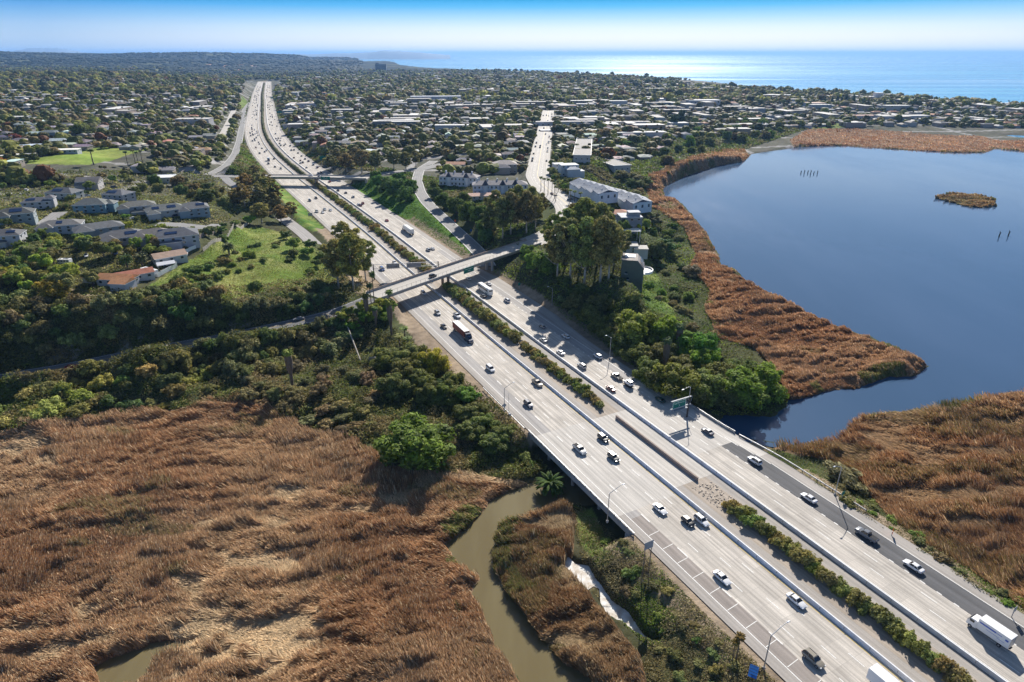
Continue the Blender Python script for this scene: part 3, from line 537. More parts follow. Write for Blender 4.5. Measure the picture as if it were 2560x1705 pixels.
def railing(name, o, s0, s1, label, kind, z=6.0):
    t = empty(name, (*map(float, fw(s0, o)), z)); tag(t, label, 'guard rail', 'railings at the freeway edge'); x0, y0 = fw(s0, o); oc = o; wd = (lambda s: 2.6 * (1 - float(sstep(62, 92, s)))) if o > 30 else (lambda s: 0)
    k = MB(); rings = []
    for s in np.arange(s0, s1 + .1, 4):
        a = fw(s, o - .07 + wd(s)); c = fw(s, o + .07 + wd(s)); zz = (.45, .8) if kind != 'curb' else (0, .6)
        rings.append([(a[0] - x0, a[1] - y0, zz[0]), (c[0] - x0, c[1] - y0, zz[0]), (c[0] - x0, c[1] - y0, zz[1]), (a[0] - x0, a[1] - y0, zz[1])])
    k.loft(rings); k.obj('rail', [M['steel' if kind != 'curb' else 'structure_concrete']], t)
    if kind == 'curb':
        k = MB(); rings = []
        for s in np.arange(s0, s1 + .1, 4):
            a = fw(s, o - .05 + wd(s)); c = fw(s, o + .05 + wd(s)); rings.append([(a[0] - x0, a[1] - y0, .85), (c[0] - x0, c[1] - y0, .85), (c[0] - x0, c[1] - y0, 1.0), (a[0] - x0, a[1] - y0, 1.0)])
        k.loft(rings); k.obj('hand_rail', [M['steel']], t)
    for s in np.arange(s0, s1, 2.6 if kind != 'curb' else 2.8):
        p = MB(); x, y = fw(s, (o + .2 if kind != 'curb' else o) + wd(s)); p.box((x - x0, y - y0, .42), (.2, .2, .95 if kind != 'curb' else 1.1), fwdir(s)); p.obj('post', [M['timber' if kind != 'curb' else 'steel']], t)
railing('bridge_railing', -22.1, 60, 116, 'concrete kerb and steel rail along the bridge edge above the creek', 'curb')
railing('guard_rail', -22.6, 118, 150, 'dark post guard rail on the freeway edge by the bank of shrubs', 'beam')
railing('bridge_railing', 37.2, 84, 128, 'concrete kerb and steel rail along the bridge edge above the lagoon channel', 'curb')
railing('guard_rail', 37.0, 38, 84, 'long dark guard rail beside the marsh where the asphalt lane begins', 'beam')
# ---- local roads
def ribbon(name, c, hw, mat, label, dz=.0, kerb=.0):
    t = np.gradient(c[:, :2], axis=0); t /= np.linalg.norm(t, axis=1)[:, None]; n = np.stack([t[:, 1], -t[:, 0]], 1); d = np.concatenate([[0], np.cumsum(np.linalg.norm(np.diff(c[:, :2], axis=0), axis=1))])
    V = []; U = []; offs_ = [-hw, -hw * .33, hw * .33, hw]
    for i in range(len(c)):
        for o in offs_: V.append((c[i, 0] + n[i, 0] * o, c[i, 1] + n[i, 1] * o, c[i, 2] + dz)); U.append((o, d[i]))
    Fq = [(i * 4 + k, i * 4 + k + 1, (i + 1) * 4 + k + 1, (i + 1) * 4 + k) for i in range(len(c) - 1) for k in range(3)]
    o = tag(link(name, mk(name, V, np.array(Fq), M[mat], uv=U)), kind='structure', label=label); return o, n, d
def mark(parent, c, n, o0, w, mat, dz, dashed=None, nm='painted_line', s0=0, s1=1e9):
    mb = MB(); d = np.concatenate([[0], np.cumsum(np.linalg.norm(np.diff(c[:, :2], axis=0), axis=1))])
    for i in range(len(c) - 1):
        if not (s0 <= d[i] <= s1): continue
        if dashed and (d[i] % dashed) > dashed * .4: continue
        q = [(c[j, 0] + n[j, 0] * (o0 + w_), c[j, 1] + n[j, 1] * (o0 + w_), c[j, 2] + dz) for j, w_ in ((i, -w / 2), (i, w / 2), (i + 1, w / 2), (i + 1, -w / 2))]
        mb.add(q, [(0, 1, 2, 3)])
    if mb.v: mb.obj(nm, [M[mat]], parent)
RL = {'hill_road': ('hill_asphalt', 'grey two lane road climbing below the bluff to the overpass'), 'village_street': ('street_concrete', 'bright straight street running up through the town'), 'off_ramp': ('town_asphalt', 'curving ramp between grass verge and trees'),
      'cross_road': ('town_asphalt', 'short road joining the far overpass to the ramp'), 'west_cross_road': ('town_asphalt', 'road leading to the far overpass from the houses'), 'on_ramp': ('town_asphalt', 'pale ramp curving off the freeway'), 'frontage_lane': ('town_asphalt', 'short lane beside the eucalyptus trees'),
      'far_lane': ('street_concrete', 'pale residential lane running beside the ramp'), 'service_ramp': ('grey_asphalt', 'short service ramp onto the freeway shoulder'), 'cul_de_sac': ('town_asphalt', 'end of the estate road between grey roofed houses'), 'court_road': ('town_asphalt', 'small court between the estate houses')}
RN = {}
for k, (c, hw) in RD.items():
    nm = {'hill_road': 'road', 'village_street': 'street', 'off_ramp': 'ramp', 'on_ramp': 'ramp', 'service_ramp': 'ramp'}.get(k, 'road'); o, n, d = ribbon(nm, c, hw, *RL[k], dz=.0 if k != 'village_street' else .012); RN[k] = (o, c, n, d)
    lw = .18 if c[:, 1].mean() < 500 else .3
    if k == 'hill_road':
        for a in (-.2, .2): mark(o, c, n, a, .12, 'yellow_line', .02)
        mark(o, c, n, -3.8, .14, 'white_line', .02); mark(o, c, n, 3.8, .14, 'white_line', .02)
    elif k in ('village_street',):
        mark(o, c, n, 0, .35, 'yellow_line', .03); mark(o, c, n, -3.6, .2, 'white_line', .03, 12); mark(o, c, n, 3.6, .2, 'white_line', .03, 12)
        for sgn in (-1, 1):                                   # pavements
            P_ = []; 
            for i in range(len(c)): P_.append((c[i, 0] + n[i, 0] * sgn * (hw + 1), c[i, 1] + n[i, 1] * sgn * (hw + 1), c[i, 2]))
            mb = MB(); rings = [[(x + n[i, 0] * w_, y + n[i, 1] * w_, z + zz) for w_, zz in ((-1, -.1), (1, -.1), (1, .14), (-1, .14))] for i, (x, y, z) in enumerate(P_)]; mb.loft(rings)
            tag(mb.obj('pavement', [M['street_concrete']]), kind='structure', label='raised pavement along the ' + ('lagoon' if sgn > 0 else 'freeway') + ' side of the straight street')
    elif k in ('off_ramp', 'on_ramp'): mark(o, c, n, hw - .5, lw, 'white_line', .02); mark(o, c, n, -hw + .5, lw, 'white_line', .02)
# ---- overpasses
def overpass(name, pa, pb, z0, z1, wid, label, piers, fence=True, sign=None):
    A = np.array([*P(*pa, z0)[:2], z0]); B_ = np.array([*P(*pb, z1)[:2], z1]); d = B_ - A; L = float(np.linalg.norm(d[:2])); ang = math.atan2(d[1], d[0]); t = empty(name, tuple(A), ang); tag(t, label, 'overpass', 'overpasses across the freeway')
    n = 24; sl = (z1 - z0) / L; camb = lambda x: sl * x + .35 * math.sin(math.pi * x / L)
    def sect(pts, nm, mat, parent=t):
        mb = MB(); mb.loft([[(x, y, camb(x) + z) for y, z in pts] for x in np.linspace(-1, L + 1, n)]); return mb.obj(nm, [M[mat]], parent)
    w = wid / 2; sect([(-w, -.25), (w, -.25), (w, -.01), (-w, -.01)], 'deck', 'structure_concrete'); sect([(-w * .62, -1.75), (w * .62, -1.75), (w * .8, -.25), (-w * .8, -.25)], 'girder', 'structure_concrete')
    # road surface
    V = []; U = []
    for x in np.linspace(-1, L + 1, n):
        for y in (-w + .5, w - .5): V.append((x, y, camb(x) + .02)); U.append((y, x))
    link('roadway', mk('roadway', V, np.array([(2 * i, 2 * i + 2, 2 * i + 3, 2 * i + 1) for i in range(n - 1)]), M['street_concrete'], uv=U), t)
    for sgn in (-1, 1):
        pr = sect([(sgn * w, -.5), (sgn * (w - .35), -.5), (sgn * (w - .35), .85), (sgn * w, .85)][::sgn], 'parapet', 'structure_concrete')
        if fence:
            for x in np.arange(0, L, 3.05): mb = MB(); mb.box((x, sgn * (w - .17), camb(x) + 1.6), (.07, .07, 1.7)); mb.obj('fence_post', [M['dark_steel']], pr)
            rl = MB(); rl.loft([[(x, sgn * (w - .17) + a, camb(x) + 1.0 + zz) for a, zz in ((-.03, 1.4), (.03, 1.4), (.03, 1.46), (-.03, 1.46))] for x in np.linspace(0, L, n)])
            rl.obj('top_rail', [M['dark_steel']], pr)
            if sgn > 0:
                rb = MB(); rb.loft([[(x, sgn * (w - .17) + a, camb(x) + .86 + zz) for a, zz in ((-.18, 0), (.18, 0), (.18, .35), (-.18, .35))] for x in np.linspace(0, L, n)]); rb.obj('coping', [M['parapet_brown']], pr)
    for off in piers:
        # find where the deck crosses this freeway offset
        xs = np.linspace(0, L, 400); wx = A[0] + math.cos(ang) * xs; wy = A[1] + math.sin(ang) * xs; s, o = fwinv(wx, wy); x = xs[np.argmin(abs(o - off))]
        for y in ((-2.2, 2.2) if wid > 9 else (0,)):
            mb = MB(); h = camb(x) + z0 - 1.75 - 5.9; mb.loft([[(x + a * k, y + b_ * k, zz) for a, b_ in ((-.8, -.5), (-.5, -.8), (.5, -.8), (.8, -.5), (.8, .5), (.5, .8), (-.5, .8), (-.8, .5))] for k, zz in ((.8, camb(x) - 1.75 - h), (.8, camb(x) - 3.2), (1.15, camb(x) - 1.7))]); mb.obj('pier', [M['parapet_brown' if off == 8.5 else 'structure_concrete']], t)
    for x in (-.5, L + .5):
        mb = MB(); mb.box((x, 0, camb(x) - 3.2), (2, wid, 5.9)); mb.obj('abutment', [M['structure_concrete']], t)
    return t, ang, L, camb, A
OV1, OA1, OL1, oc1, OP1 = overpass('road_overpass', (938, 739), (1332, 606), 13.6, 14.0, 11.8, 'concrete overpass with fenced parapets and a green sign, slanting across the freeway', (8.5, 41))
OV2, OA2, OL2, oc2, OP2 = overpass('road_overpass', (668, 441), (918, 444.5), 13.4, 13.4, 13, 'farther concrete overpass crossing the freeway straight, with a green sign', (8.5,), fence=False)
OV1['label'] = 'concrete overpass with tall fence posts slanting across the freeway'; OV2['label'] = 'farther level concrete overpass where the eucalyptus trees meet the freeway'
# ---- lettering
def text(body, size, loc, rot, parent, mat='sign_letter', ext=.01, nm='lettering'):
    c = bpy.data.curves.new(nm, 'FONT'); c.body = body; c.size = size; c.align_x = 'CENTER'; c.align_y = 'CENTER'; c.extrude = ext; c.materials.append(M[mat]); o = bpy.data.objects.new('tmp', c); col.objects.link(o)
    dg = bpy.context.evaluated_depsgraph_get(); me = bpy.data.meshes.new_from_object(o.evaluated_get(dg)); bpy.data.objects.remove(o); me.name = nm
    k = link(nm, me, parent); k.location = loc; k.rotation_euler = rot; return k
def green_panel(t, w, h, cx, cy, cz, lines, size, faceY=-1):
    """upright panel in the XZ plane of t facing -Y"""
    p = MB(); p.box((cx, cy, cz), (w, .12, h)); pn = p.obj('panel', [M['sign_green']], t); f = MB()
    for dz in (-1, 1): f.box((cx, cy - .075, cz + dz * (h / 2 - .07)), (w - .1, .03, .09))
    for dx in (-1, 1): f.box((cx + dx * (w / 2 - .07), cy - .075, cz), (.09, .03, h - .24))
    f.obj('border', [M['sign_letter']], pn)
    for i, tx in enumerate(lines): text(tx, size, (cx, cy - .09, cz + h * .19 - i * size * 1.35), (math.pi / 2, 0, 0), pn)
    return pn
def world_empty(name, x, y, z, rz): return empty(name, (x, y, z), rz)
# sign hung on the slanting overpass: faces the viewer's lanes
x, y = [float(k) for k in fw(*[float(q[0]) for q in fwinv(*P(1189, 700, 10)[:2])])]
wp = P(1189, 681, 13.0); sg = empty('overpass_sign', (wp[0] + .2, wp[1] - .5, 0), OA1 - .05); tag(sg, 'green road sign reading Carlsbad Village Dr fixed to the slanting overpass', 'road sign', 'green freeway signs')
s_loc = Matrix.Rotation(-OA1, 3, 'Z') @ (Vector(wp) - Vector(OP1)); yy = -11.8 / 2 - .45
wpos = Matrix.Rotation(OA1, 3, 'Z') @ Vector((s_loc.x, yy, 0)) + Vector(OP1); sg.location = (wpos.x, wpos.y, 13.6); sg.rotation_euler = (0, 0, OA1)
green_panel(sg, 8.0, 3.3, 0, 0, -.1, ['Carlsbad Village Dr', '1 MILE'], .82)
wp = P(822, 443, 13.0); s_loc = Matrix.Rotation(-OA2, 3, 'Z') @ (Vector(wp) - Vector(OP2)); wpos = Matrix.Rotation(OA2, 3, 'Z') @ Vector((s_loc.x, -7, 0)) + Vector(OP2)
sg = empty('overpass_sign', (wpos.x, wpos.y, 13.6), OA2); tag(sg, 'green road sign fixed to the farther level overpass', 'road sign', 'green freeway signs'); green_panel(sg, 9.2, 3.4, 0, 0, 0, ['Las Flores Dr', 'EXIT ONLY'], .8)
# overhead cantilever sign
def fpos(px, z=6): return P(px[0], px[1], z)
q = fpos((1717, 1042)); s, o = (float(k[0]) for k in fwinv(q[0], q[1])); d = fwdir(s); t = empty('overhead_sign', tuple(q), d - math.pi / 2); tag(t, 'green Las Flores Dr sign held out over the freeway by a dark post', 'road sign', 'green freeway signs')
mb = MB(); mb.tube((0, 0, -.1), (0, 0, 7.9), .32, .26, 12); mb.obj('post', [M['dark_steel']], t)
mb = MB()
for zz in (5.0, 8.0): mb.box((-3.6, -.1, zz), (8.6, .5, .22))
for i in range(9): mb.tube((-7.6 + i, -.1, 5.0 + 3 * (i % 2)), (-6.6 + i, -.1, 8.0 - 3 * (i % 2)), .06, n=5)
mb.obj('truss', [M['grey_panel']], t); green_panel(t, 5.6, 2.7, -4.7, -.5, 6.6, ['Las Flores Dr'], .78)
text('\u2197', 1.0, (-4.7, -.6, 6.0), (math.pi / 2, 0, 0), t, nm='arrow')
mb = MB(); mb.box((-4.7, -1.2, 5.05), (5.8, 1.1, .08)); mb.obj('catwalk', [M['grey_panel']], t)
mb = MB(); mb.path([(0, 0, 7.9), (0, 0, 11.6), (-.8, 0, 11.9), (-2.2, 0, 11.75), (-3.0, 0, 11.5)], [.1, .08, .06, .05, .05], 7); mb.obj('lamp_arm', [M['steel']], t); mb = MB(); mb.box((-3.3, 0, 11.45), (.9, .32, .16)); mb.obj('lamp_head', [M['white_panel']], t)
# gantry seen from behind
q = fpos((936, 698)); q2 = fpos((1097, 690)); d = math.atan2(q2[1] - q[1], q2[0] - q[0]); L = float(np.hypot(*(q2 - q)[:2])); t = empty('sign_gantry', tuple(q), d); tag(t, 'steel truss gantry with two grey sign backs spanning the lanes before the overpass', 'sign gantry')
for x_ in (0, L): mb = MB(); mb.tube((x_, 0, -.2), (x_, 0, 8.6), .35, .28, 10); mb.obj('post', [M['dark_steel']], t)
mb = MB()
for zz in (6.2, 8.4): mb.box((L / 2, 0, zz), (L, .3, .2))
for i in range(int(L / 1.6)): mb.tube((i * 1.6, 0, 6.2 + 2.2 * (i % 2)), ((i + 1) * 1.6, 0, 8.4 - 2.2 * (i % 2)), .055, n=4)
mb.obj('truss', [M['steel']], t)
for x0, w in ((L * .30, L * .2), (L * .62, L * .22)): mb = MB(); mb.box((x0, .35, 7.0), (w, .12, 3.0)); mb.obj('sign_back', [M['grey_panel']], t)
# small signs
def post_sign(px, w, h, hz, mat, label, back=False, posts=1, lines=None, diamond=False, face=None, name='road_sign', z=None, cat='road sign', grp=None):
    q = at(*px) if z is None else P(*px, z); s, o = (float(k[0]) for k in fwinv(q[0], q[1])); rz = (fwdir(s) - math.pi / 2) + (face or 0); t = empty(name, tuple(q), rz); tag(t, label, cat, grp)
    for x_ in ((0,) if posts == 1 else (-w * .36, w * .36)): mb = MB(); mb.box((x_, .08, hz / 2 - .3), (.16, .16, hz + .6)); mb.obj('post', [M['timber' if posts == 2 else 'steel']], t)
    mb = MB(); mb.box((0, 0, hz), (w, .06, h))
    if diamond: mb.v = [(x * .707 - (zz - hz) * .707, y, hz + x * .707 + (zz - hz) * .707) for x, y, zz in mb.v]
    pn = mb.obj('panel', [M[mat]], t)
    if lines:
        for i, tx in enumerate(lines): text(tx, h * .3, (0, -.05, hz + h * .16 - i * h * .4), (math.pi / 2, 0, 0), pn)
    return t
t = post_sign((1614, 1437), 2.6, 2.2, 9.2, 'grey_panel', 'back of a tall square sign on two timber posts among the roadside scrub', posts=2)
post_sign((1116, 906), 1.5, 1.5, 2.6, 'grey_panel', 'back of a grey diamond sign beside the shoulder and the orange shrub', diamond=True)
post_sign((1261, 1040), 1.3, 1.3, 4.2, 'grey_panel', 'back of a diamond sign with a plate below it near the roadside mast', diamond=True)
post_sign((1298, 722), 1.3, 1.6, 2.6, 'sign_green', 'small green sign in the shade under the slanting overpass', grp='green freeway signs')
post_sign((2104, 1250), 1.2, 1.2, 2.4, 'sign_green', 'small green sign on the verge next to the lamp post by the marsh', grp='green freeway signs')
post_sign((2229, 1340), 1.5, 1.5, 1.5, 'orange_sign', 'bright orange work sign standing on the shoulder by the marsh', diamond=True, face=.5)
post_sign((2529, 1545), 1.2, 1.5, 2.6, 'grey_panel', 'small sign post on the verge behind the white box truck')
post_sign((1138, 560), 1.2, 1.2, 2.4, 'orange_sign', 'small red sign under the trees beside the curving ramp')
post_sign((1178, 585), 1.2, 1.5, 2.6, 'blue_panel', 'small blue sign among trees where the ramp bends'); post_sign((918, 489), 1.0, 1.4, 2.4, 'sign_green', 'small green sign on the grass bank below the farther overpass', grp='green freeway signs')
post_sign((777, 548), 3.2, 2.2, 3.6, 'grey_panel', 'back of a wide sign on two posts on the grass wedge', posts=2)
for u, v, w, lab in ((701, 290, 12, 'wide green sign above the far lanes on the lagoon side'), (681, 252, 8, 'small distant green sign above the farthest lanes'), (809, 412, 7, 'green sign on the verge just past the farther overpass')):
    q = P(u, v, 6); s, o = (float(k[0]) for k in fwinv(q[0], q[1])); t = empty('road_sign', tuple(q), fwdir(s) - math.pi / 2); tag(t, lab, 'road sign', 'green freeway signs')
    for x_ in (-w * .3, w * .3): mb = MB(); mb.box((x_, .2, 3.2), (.35, .35, 6.6)); mb.obj('post', [M['steel']], t)
    mb = MB(); mb.box((0, 0, 7.5), (w, .3, 4)); mb.obj('panel', [M['sign_green']], t)
# blue panel low by the shoulder
q = at(1881, 1690); t = empty('call_box_panel', tuple(q), -.5); tag(t, 'bright blue slatted panel lying in the scrub beside the lamp post', 'panel'); mb = MB(); mb.box((0, 0, 1.3), (1.7, 2.4, .12), 0, 0, tilt=(.5, 0)); p = mb.obj('board', [M['blue_panel']], t)
for i in range(4): mb = MB(); mb.box((0, -.8 + i * .5, 1.42 - .27 + i * .27), (1.5, .07, .06), tilt=(.5, 0)); mb.obj('slat', [M['dark_steel']], p)
for x_ in (-.6, .6): mb = MB(); mb.tube((x_, 0, -.2), (x_, 0, 1.25), .05, n=6); mb.obj('leg', [M['steel']], t)
# ---- street lamps
def lamp(px, arm, h=10.7, label='', z=6.0, side=1, shade=0):
    q = P(px[0], px[1], z); s, o = (float(k[0]) for k in fwinv(q[0], q[1])); t = empty('street_lamp', tuple(q), fwdir(s) - math.pi / 2 + (0 if side < 0 else math.pi)); tag(t, label, 'street lamp', 'lamp posts along the freeway')
    mb = MB(); mb.tube((0, 0, -.3), (0, 0, h - 1.4), .14, .10, 10); mb.obj('pole', [M['steel']], t); mb = MB(); mb.box((0, 0, .25), (.5, .5, .6)); mb.obj('base', [M['structure_concrete']], t)
    mb = MB(); n = 6; pts = [(-arm * math.sin(k / n * 1.4), 0, h - 1.4 + 1.5 * math.sin(k / n * 1.57)) for k in range(n + 1)]; mb.path(pts, [.09 - .006 * k for k in range(n + 1)], 7); a = mb.obj('arm', [M['steel']], t)
    mb = MB(); e_ = pts[-1]; mb.box((e_[0] - .35, 0, e_[2] + .02), (.85, .34, .16), top=(.7, .7)); mb.obj('lamp_head', [M['white_panel']], t)
lamp((2087, 1237), 3.2, label='lamp post on the marsh side verge opposite the long guard rail', side=-1)
lamp((1518, 1305), 4.2, label='lamp post standing at the creek bridge railing', side=1); lamp((1909, 1672), 4.2, label='lamp post beside the bright blue slatted panel', side=1)
lamp((1261, 1030), 3.4, label='lamp post rising next to the mast and two sign backs', side=1); lamp((1524, 898), 2.2, h=11, label='lamp post in front of the big yellow green tree by the shoulder', side=-1)
lamp((1380, 768), 2.2, h=11, label='lamp post under the tall eucalyptus trees past the overpass', side=-1)
for i, (u, v) in enumerate(((1010, 797), (760, 560))): pass
# weather mast
q = P(1272, 1042, 6); t = empty('mast', tuple(q), .4); tag(t, 'thin weather mast with a small cross arm beside a grey cabinet', 'mast'); mb = MB(); mb.tube((0, 0, 0), (0, 0, 9.5), .07, .05, 7); mb.obj('pole', [M['steel']], t)
mb = MB(); mb.box((0, 0, 6.0), (1.5, .07, .07)); mb.box((-.7, 0, 6.12), (.1, .1, .2)); mb.box((.7, 0, 6.12), (.1, .1, .2)); mb.obj('cross_arm', [M['steel']], t); mb = MB(); mb.box((.1, -.5, .8), (.8, .6, 1.6)); mb.obj('cabinet', [M['grey_panel']], t)
# timber utility posts / culvert / retaining fence
def fence(pts, h, label, mat='pale_wood', step=3.0, name='fence', thick=.12, z=None):
    w = [at(*p) if z is None else P(*p, z) for p in pts]; t = empty(name, tuple(w[0])); tag(t, label, 'fence'); o0 = w[0]; mb = MB(); pm = []
    for a, c in zip(w[:-1], w[1:]):
        L = float(np.hypot(*(c - a)[:2])); n = max(1, int(L / step)); ang = math.atan2(c[1] - a[1], c[0] - a[0])
        for i in range(n):
            f = (i + .5) / n; x, y = a[0] + (c[0] - a[0]) * f, a[1] + (c[1] - a[1]) * f; zz = float(hat(x, y)) - o0[2]; mb.box((x - o0[0], y - o0[1], zz + h / 2 - .2), (L / n * 1.0, thick, h + .2), ang); pm.append((x - o0[0] - math.cos(ang) * L / n / 2, y - o0[1] - math.sin(ang) * L / n / 2, zz))
    mb.obj('boards', [M[mat]], t); 
    for p in pm[::2][:60]: q_ = MB(); q_.box((p[0], p[1], p[2] + h / 2), (.2, .2, h + .35)); q_.obj('post', [M['pale_wood' if mat != 'white_panel' else 'white_panel']], t)
    return t
fence([(508, 628), (540, 605), (580, 576), (622, 558)], 2.0, 'weathered board fence along the top of the green field'); fence([(372, 692), (395, 693), (443, 668), (440, 655)], 2.2, 'white panel fence around the trailer yard above the green slope', 'white_panel')
fence([(500, 618), (474, 628), (445, 640)], 2.0, 'white panel fence behind the brown roofed house', 'white_panel'); fence([(450, 622), (500, 596), (545, 570)], 2.2, 'brown retaining wall running up beside the dirt track', 'parapet_brown')
fence([(1450, 420), (1490, 440), (1540, 462)], 1.8, 'dark screened fence crossing the green slope above the serrated roofs', 'dark_steel'); fence([(1420, 493), (1440, 500), (1462, 512)], 1.5, 'pale wall edging the parking bays beside the curving street', 'structure_concrete')
q = at(932, 905); t = empty('culvert_headwall', tuple(q), .2); tag(t, 'pale concrete culvert headwall half hidden in undergrowth', 'culvert'); mb = MB(); mb.box((0, 0, 1.0), (4.2, .5, 2.4), top=(.6, 1)); h_ = mb.obj('headwall', [M['structure_concrete']], t); mb = MB(); mb.tube((0, -.32, .8), (0, .1, .8), .45, n=14); mb.obj('pipe_mouth', [M['pipe_shade']], h_)  # closed pipe end; the hollow's shade is put into its colour
a, c = at(858, 790), at(903, 908); mb = MB(); mb.tube(tuple(a + [0, 0, .5]), tuple(c + [0, 0, .6]), .28, n=8); tag(mb.obj('drain_pipe', [M['pale_bark']]), 'long pale drain pipe running down the shaded slope', 'pipe')
# ================================================================== vegetation
FOL = M['foliage']
def blobV(sub, jit, seed):
    """unit icosphere with jitter"""
    import bmesh
    bm = bmesh.new(); bmesh.ops.create_icosphere(bm, subdivisions=sub, radius=1); V = np.array([v.co[:] for v in bm.verts]); Fc = np.array([[v.index for v in f.verts] for f in bm.faces]); bm.free()
    r = np.random.default_rng(seed); return V * (1 + r.uniform(-jit, jit, (len(V), 1))), Fc
ICO0 = blobV(1, .0, 1); ICO1 = blobV(2, .12, 2)
def leaves(cent, nrm, size, r, aspect=1.0, jitter=.8):
    """one small kite per leaf clump, roughly facing nrm"""
    n = len(cent); d = nrm + r.normal(0, jitter, (n, 3)) * .6; d /= np.linalg.norm(d, axis=1)[:, None] + 1e-9
    a = np.cross(d, r.normal(0, 1, (n, 3))); a /= np.linalg.norm(a, axis=1)[:, None] + 1e-9; b = np.cross(d, a); s = (size * r.uniform(.6, 1.4, n))[:, None]
    V = np.stack([cent - a * s * aspect, cent - b * s * .5, cent + a * s * aspect, cent + b * s * .5], 1).reshape(-1, 3)
    Fc = np.arange(n * 4).reshape(n, 4); return V, Fc
def crown(lobes, nleaf, lsize, seed, core=.70, squash=1, cvar=.35, droop=0):
    """lobes: (x,y,z,r). Leaf clumps over each lobe with a rough inner body, light and dark clumps"""
    r = np.random.default_rng(seed); Vs, Fs, Cs = [], [], []; nb = 0; tot = sum(l[3] ** 2 for l in lobes)
    for (x, y, z, R) in lobes:
        n = max(12, int(nleaf * R * R / tot)); d = r.normal(0, 1, (n, 3)); d /= np.linalg.norm(d, axis=1)[:, None]; d[:, 2] = np.where(d[:, 2] < -.55, -d[:, 2], d[:, 2])
        nzv = .74 + .42 * r.random((n, 1)) ** 1.1 + .10 * np.sin(d[:, :1] * 7 + x) * np.cos(d[:, 1:2] * 6 + y); c = np.array([x, y, z]) + d * R * nzv * np.array([1, 1, squash])
        c[:, 2] -= droop * np.hypot(d[:, 0], d[:, 1]) * R
        V, Fc = leaves(c, d, lsize, r); lob = 1 + r.uniform(-cvar, cvar) * .5; cc = np.repeat(lob * (1 + r.uniform(-cvar, cvar, n)), 4)
        Vs.append(V); Fs.append(Fc + nb); Cs.append(cc); nb += len(V)
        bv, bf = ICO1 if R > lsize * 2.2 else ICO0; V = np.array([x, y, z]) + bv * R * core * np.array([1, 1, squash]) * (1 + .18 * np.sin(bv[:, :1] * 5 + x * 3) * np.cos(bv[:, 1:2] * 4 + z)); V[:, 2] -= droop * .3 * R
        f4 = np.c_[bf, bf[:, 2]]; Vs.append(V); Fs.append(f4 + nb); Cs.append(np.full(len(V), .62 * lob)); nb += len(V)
    V = np.vstack(Vs); Fc = np.vstack(Fs); tri = Fc[:, 2] == Fc[:, 3]; c = np.concatenate(Cs); return V, [tuple(f[:3]) if t else tuple(f) for f, t in zip(Fc.tolist(), tri)], np.repeat(c[:, None], 3, 1)
def lobes_round(R, H, n, seed, low=.35):
    r = random.Random(seed); L = [(0, 0, H * .55, R * .52)]; n = int(n * 1.3)
    for i in range(n):
        a = i * 2.4 + r.uniform(-.4, .4); k = r.uniform(.25, .86) * R; z = H * (low + (1 - low) * r.uniform(.05, .85)); q = R * r.uniform(.17, .42) * (1.1 - .35 * z / H); L.append((k * math.cos(a), k * math.sin(a), min(z, H - q), q))
    L.append((R * r.uniform(-.3, .3), R * r.uniform(-.3, .3), H - R * .32, R * .30)); return L
def lobes_euc(R, H, n, seed):
    r = random.Random(seed); L = []
    for i in range(n):
        z = H * (.32 + .60 * (i + .5) / n); a = i * 2.4 + r.uniform(-.5, .5); k = R * (.22 + .72 * math.sin(math.pi * min(1, (z / H - .28) / .74))) * r.uniform(.35, 1.1); q = R * r.uniform(.15, .30) * (1.12 - .4 * (z / H)); L.append((k * math.cos(a), k * math.sin(a), z, q))
    L.append((0, 0, H * .93, R * .3)); return L
def trunkmesh(name, H, r0, limbs, mat, seed, top=.75):
    mb = MB(); r = random.Random(seed); p = [(0, 0, -.6), (r.uniform(-.2, .2), r.uniform(-.2, .2), H * .25), (r.uniform(-.5, .5), r.uniform(-.5, .5), H * .5), (r.uniform(-.6, .6), r.uniform(-.6, .6), H * top)]
    mb.path(p, [r0, r0 * .75, r0 * .5, r0 * .2], 8)
    for i in range(limbs):
        a = i * 2.4 + seed; z = H * r.uniform(.22, .5); k = H * r.uniform(.14, .26); b0 = Vector((0, 0, z)); e = Vector((k * math.cos(a), k * math.sin(a), z + H * r.uniform(.15, .3))); mid = (b0 + e) / 2 + Vector((0, 0, -H * .03)); mb.path([tuple(b0), tuple(mid), tuple(e)], [r0 * .4, r0 * .28, r0 * .1], 6)
    return mb.mesh(name, [mat], True)
def cmesh(name, lob, n, ls, seed, **k):
    V, Fc, c = crown(lob, n, ls, seed, **k); return mk(name, V, Fc, FOL, colr=c)
random.seed(3)
PR = {}                                                       # kind -> list of (crown mesh, trunk mesh, R, H)
PR['round'] = [(cmesh('crown', lobes_round(4.2, 8, 11, s), 2600, .42, s), trunkmesh('trunk', 8, .32, 4, M['bark'], s), 4.2, 8) for s in (1, 2, 3, 4)]
PR['big'] = [(cmesh('crown', lobes_round(6.5, 11, 20, s, .12), 7000, .42, s + 20, cvar=.45), trunkmesh('trunk', 10, .5, 5, M['bark'], s), 6.5, 11) for s in (5, 6)]
PR['euc'] = [(cmesh('crown', lobes_euc(7.4, 24, 46, s), 8500, .44, s + 30, cvar=.6, squash=.8, core=.7), trunkmesh('trunk', 24, .5, 6, M['pale_bark'], s, .86), 6, 24) for s in (7, 8, 9)]
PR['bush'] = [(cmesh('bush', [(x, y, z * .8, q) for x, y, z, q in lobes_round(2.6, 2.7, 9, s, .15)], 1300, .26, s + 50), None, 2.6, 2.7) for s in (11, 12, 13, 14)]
PR['conifer'] = []
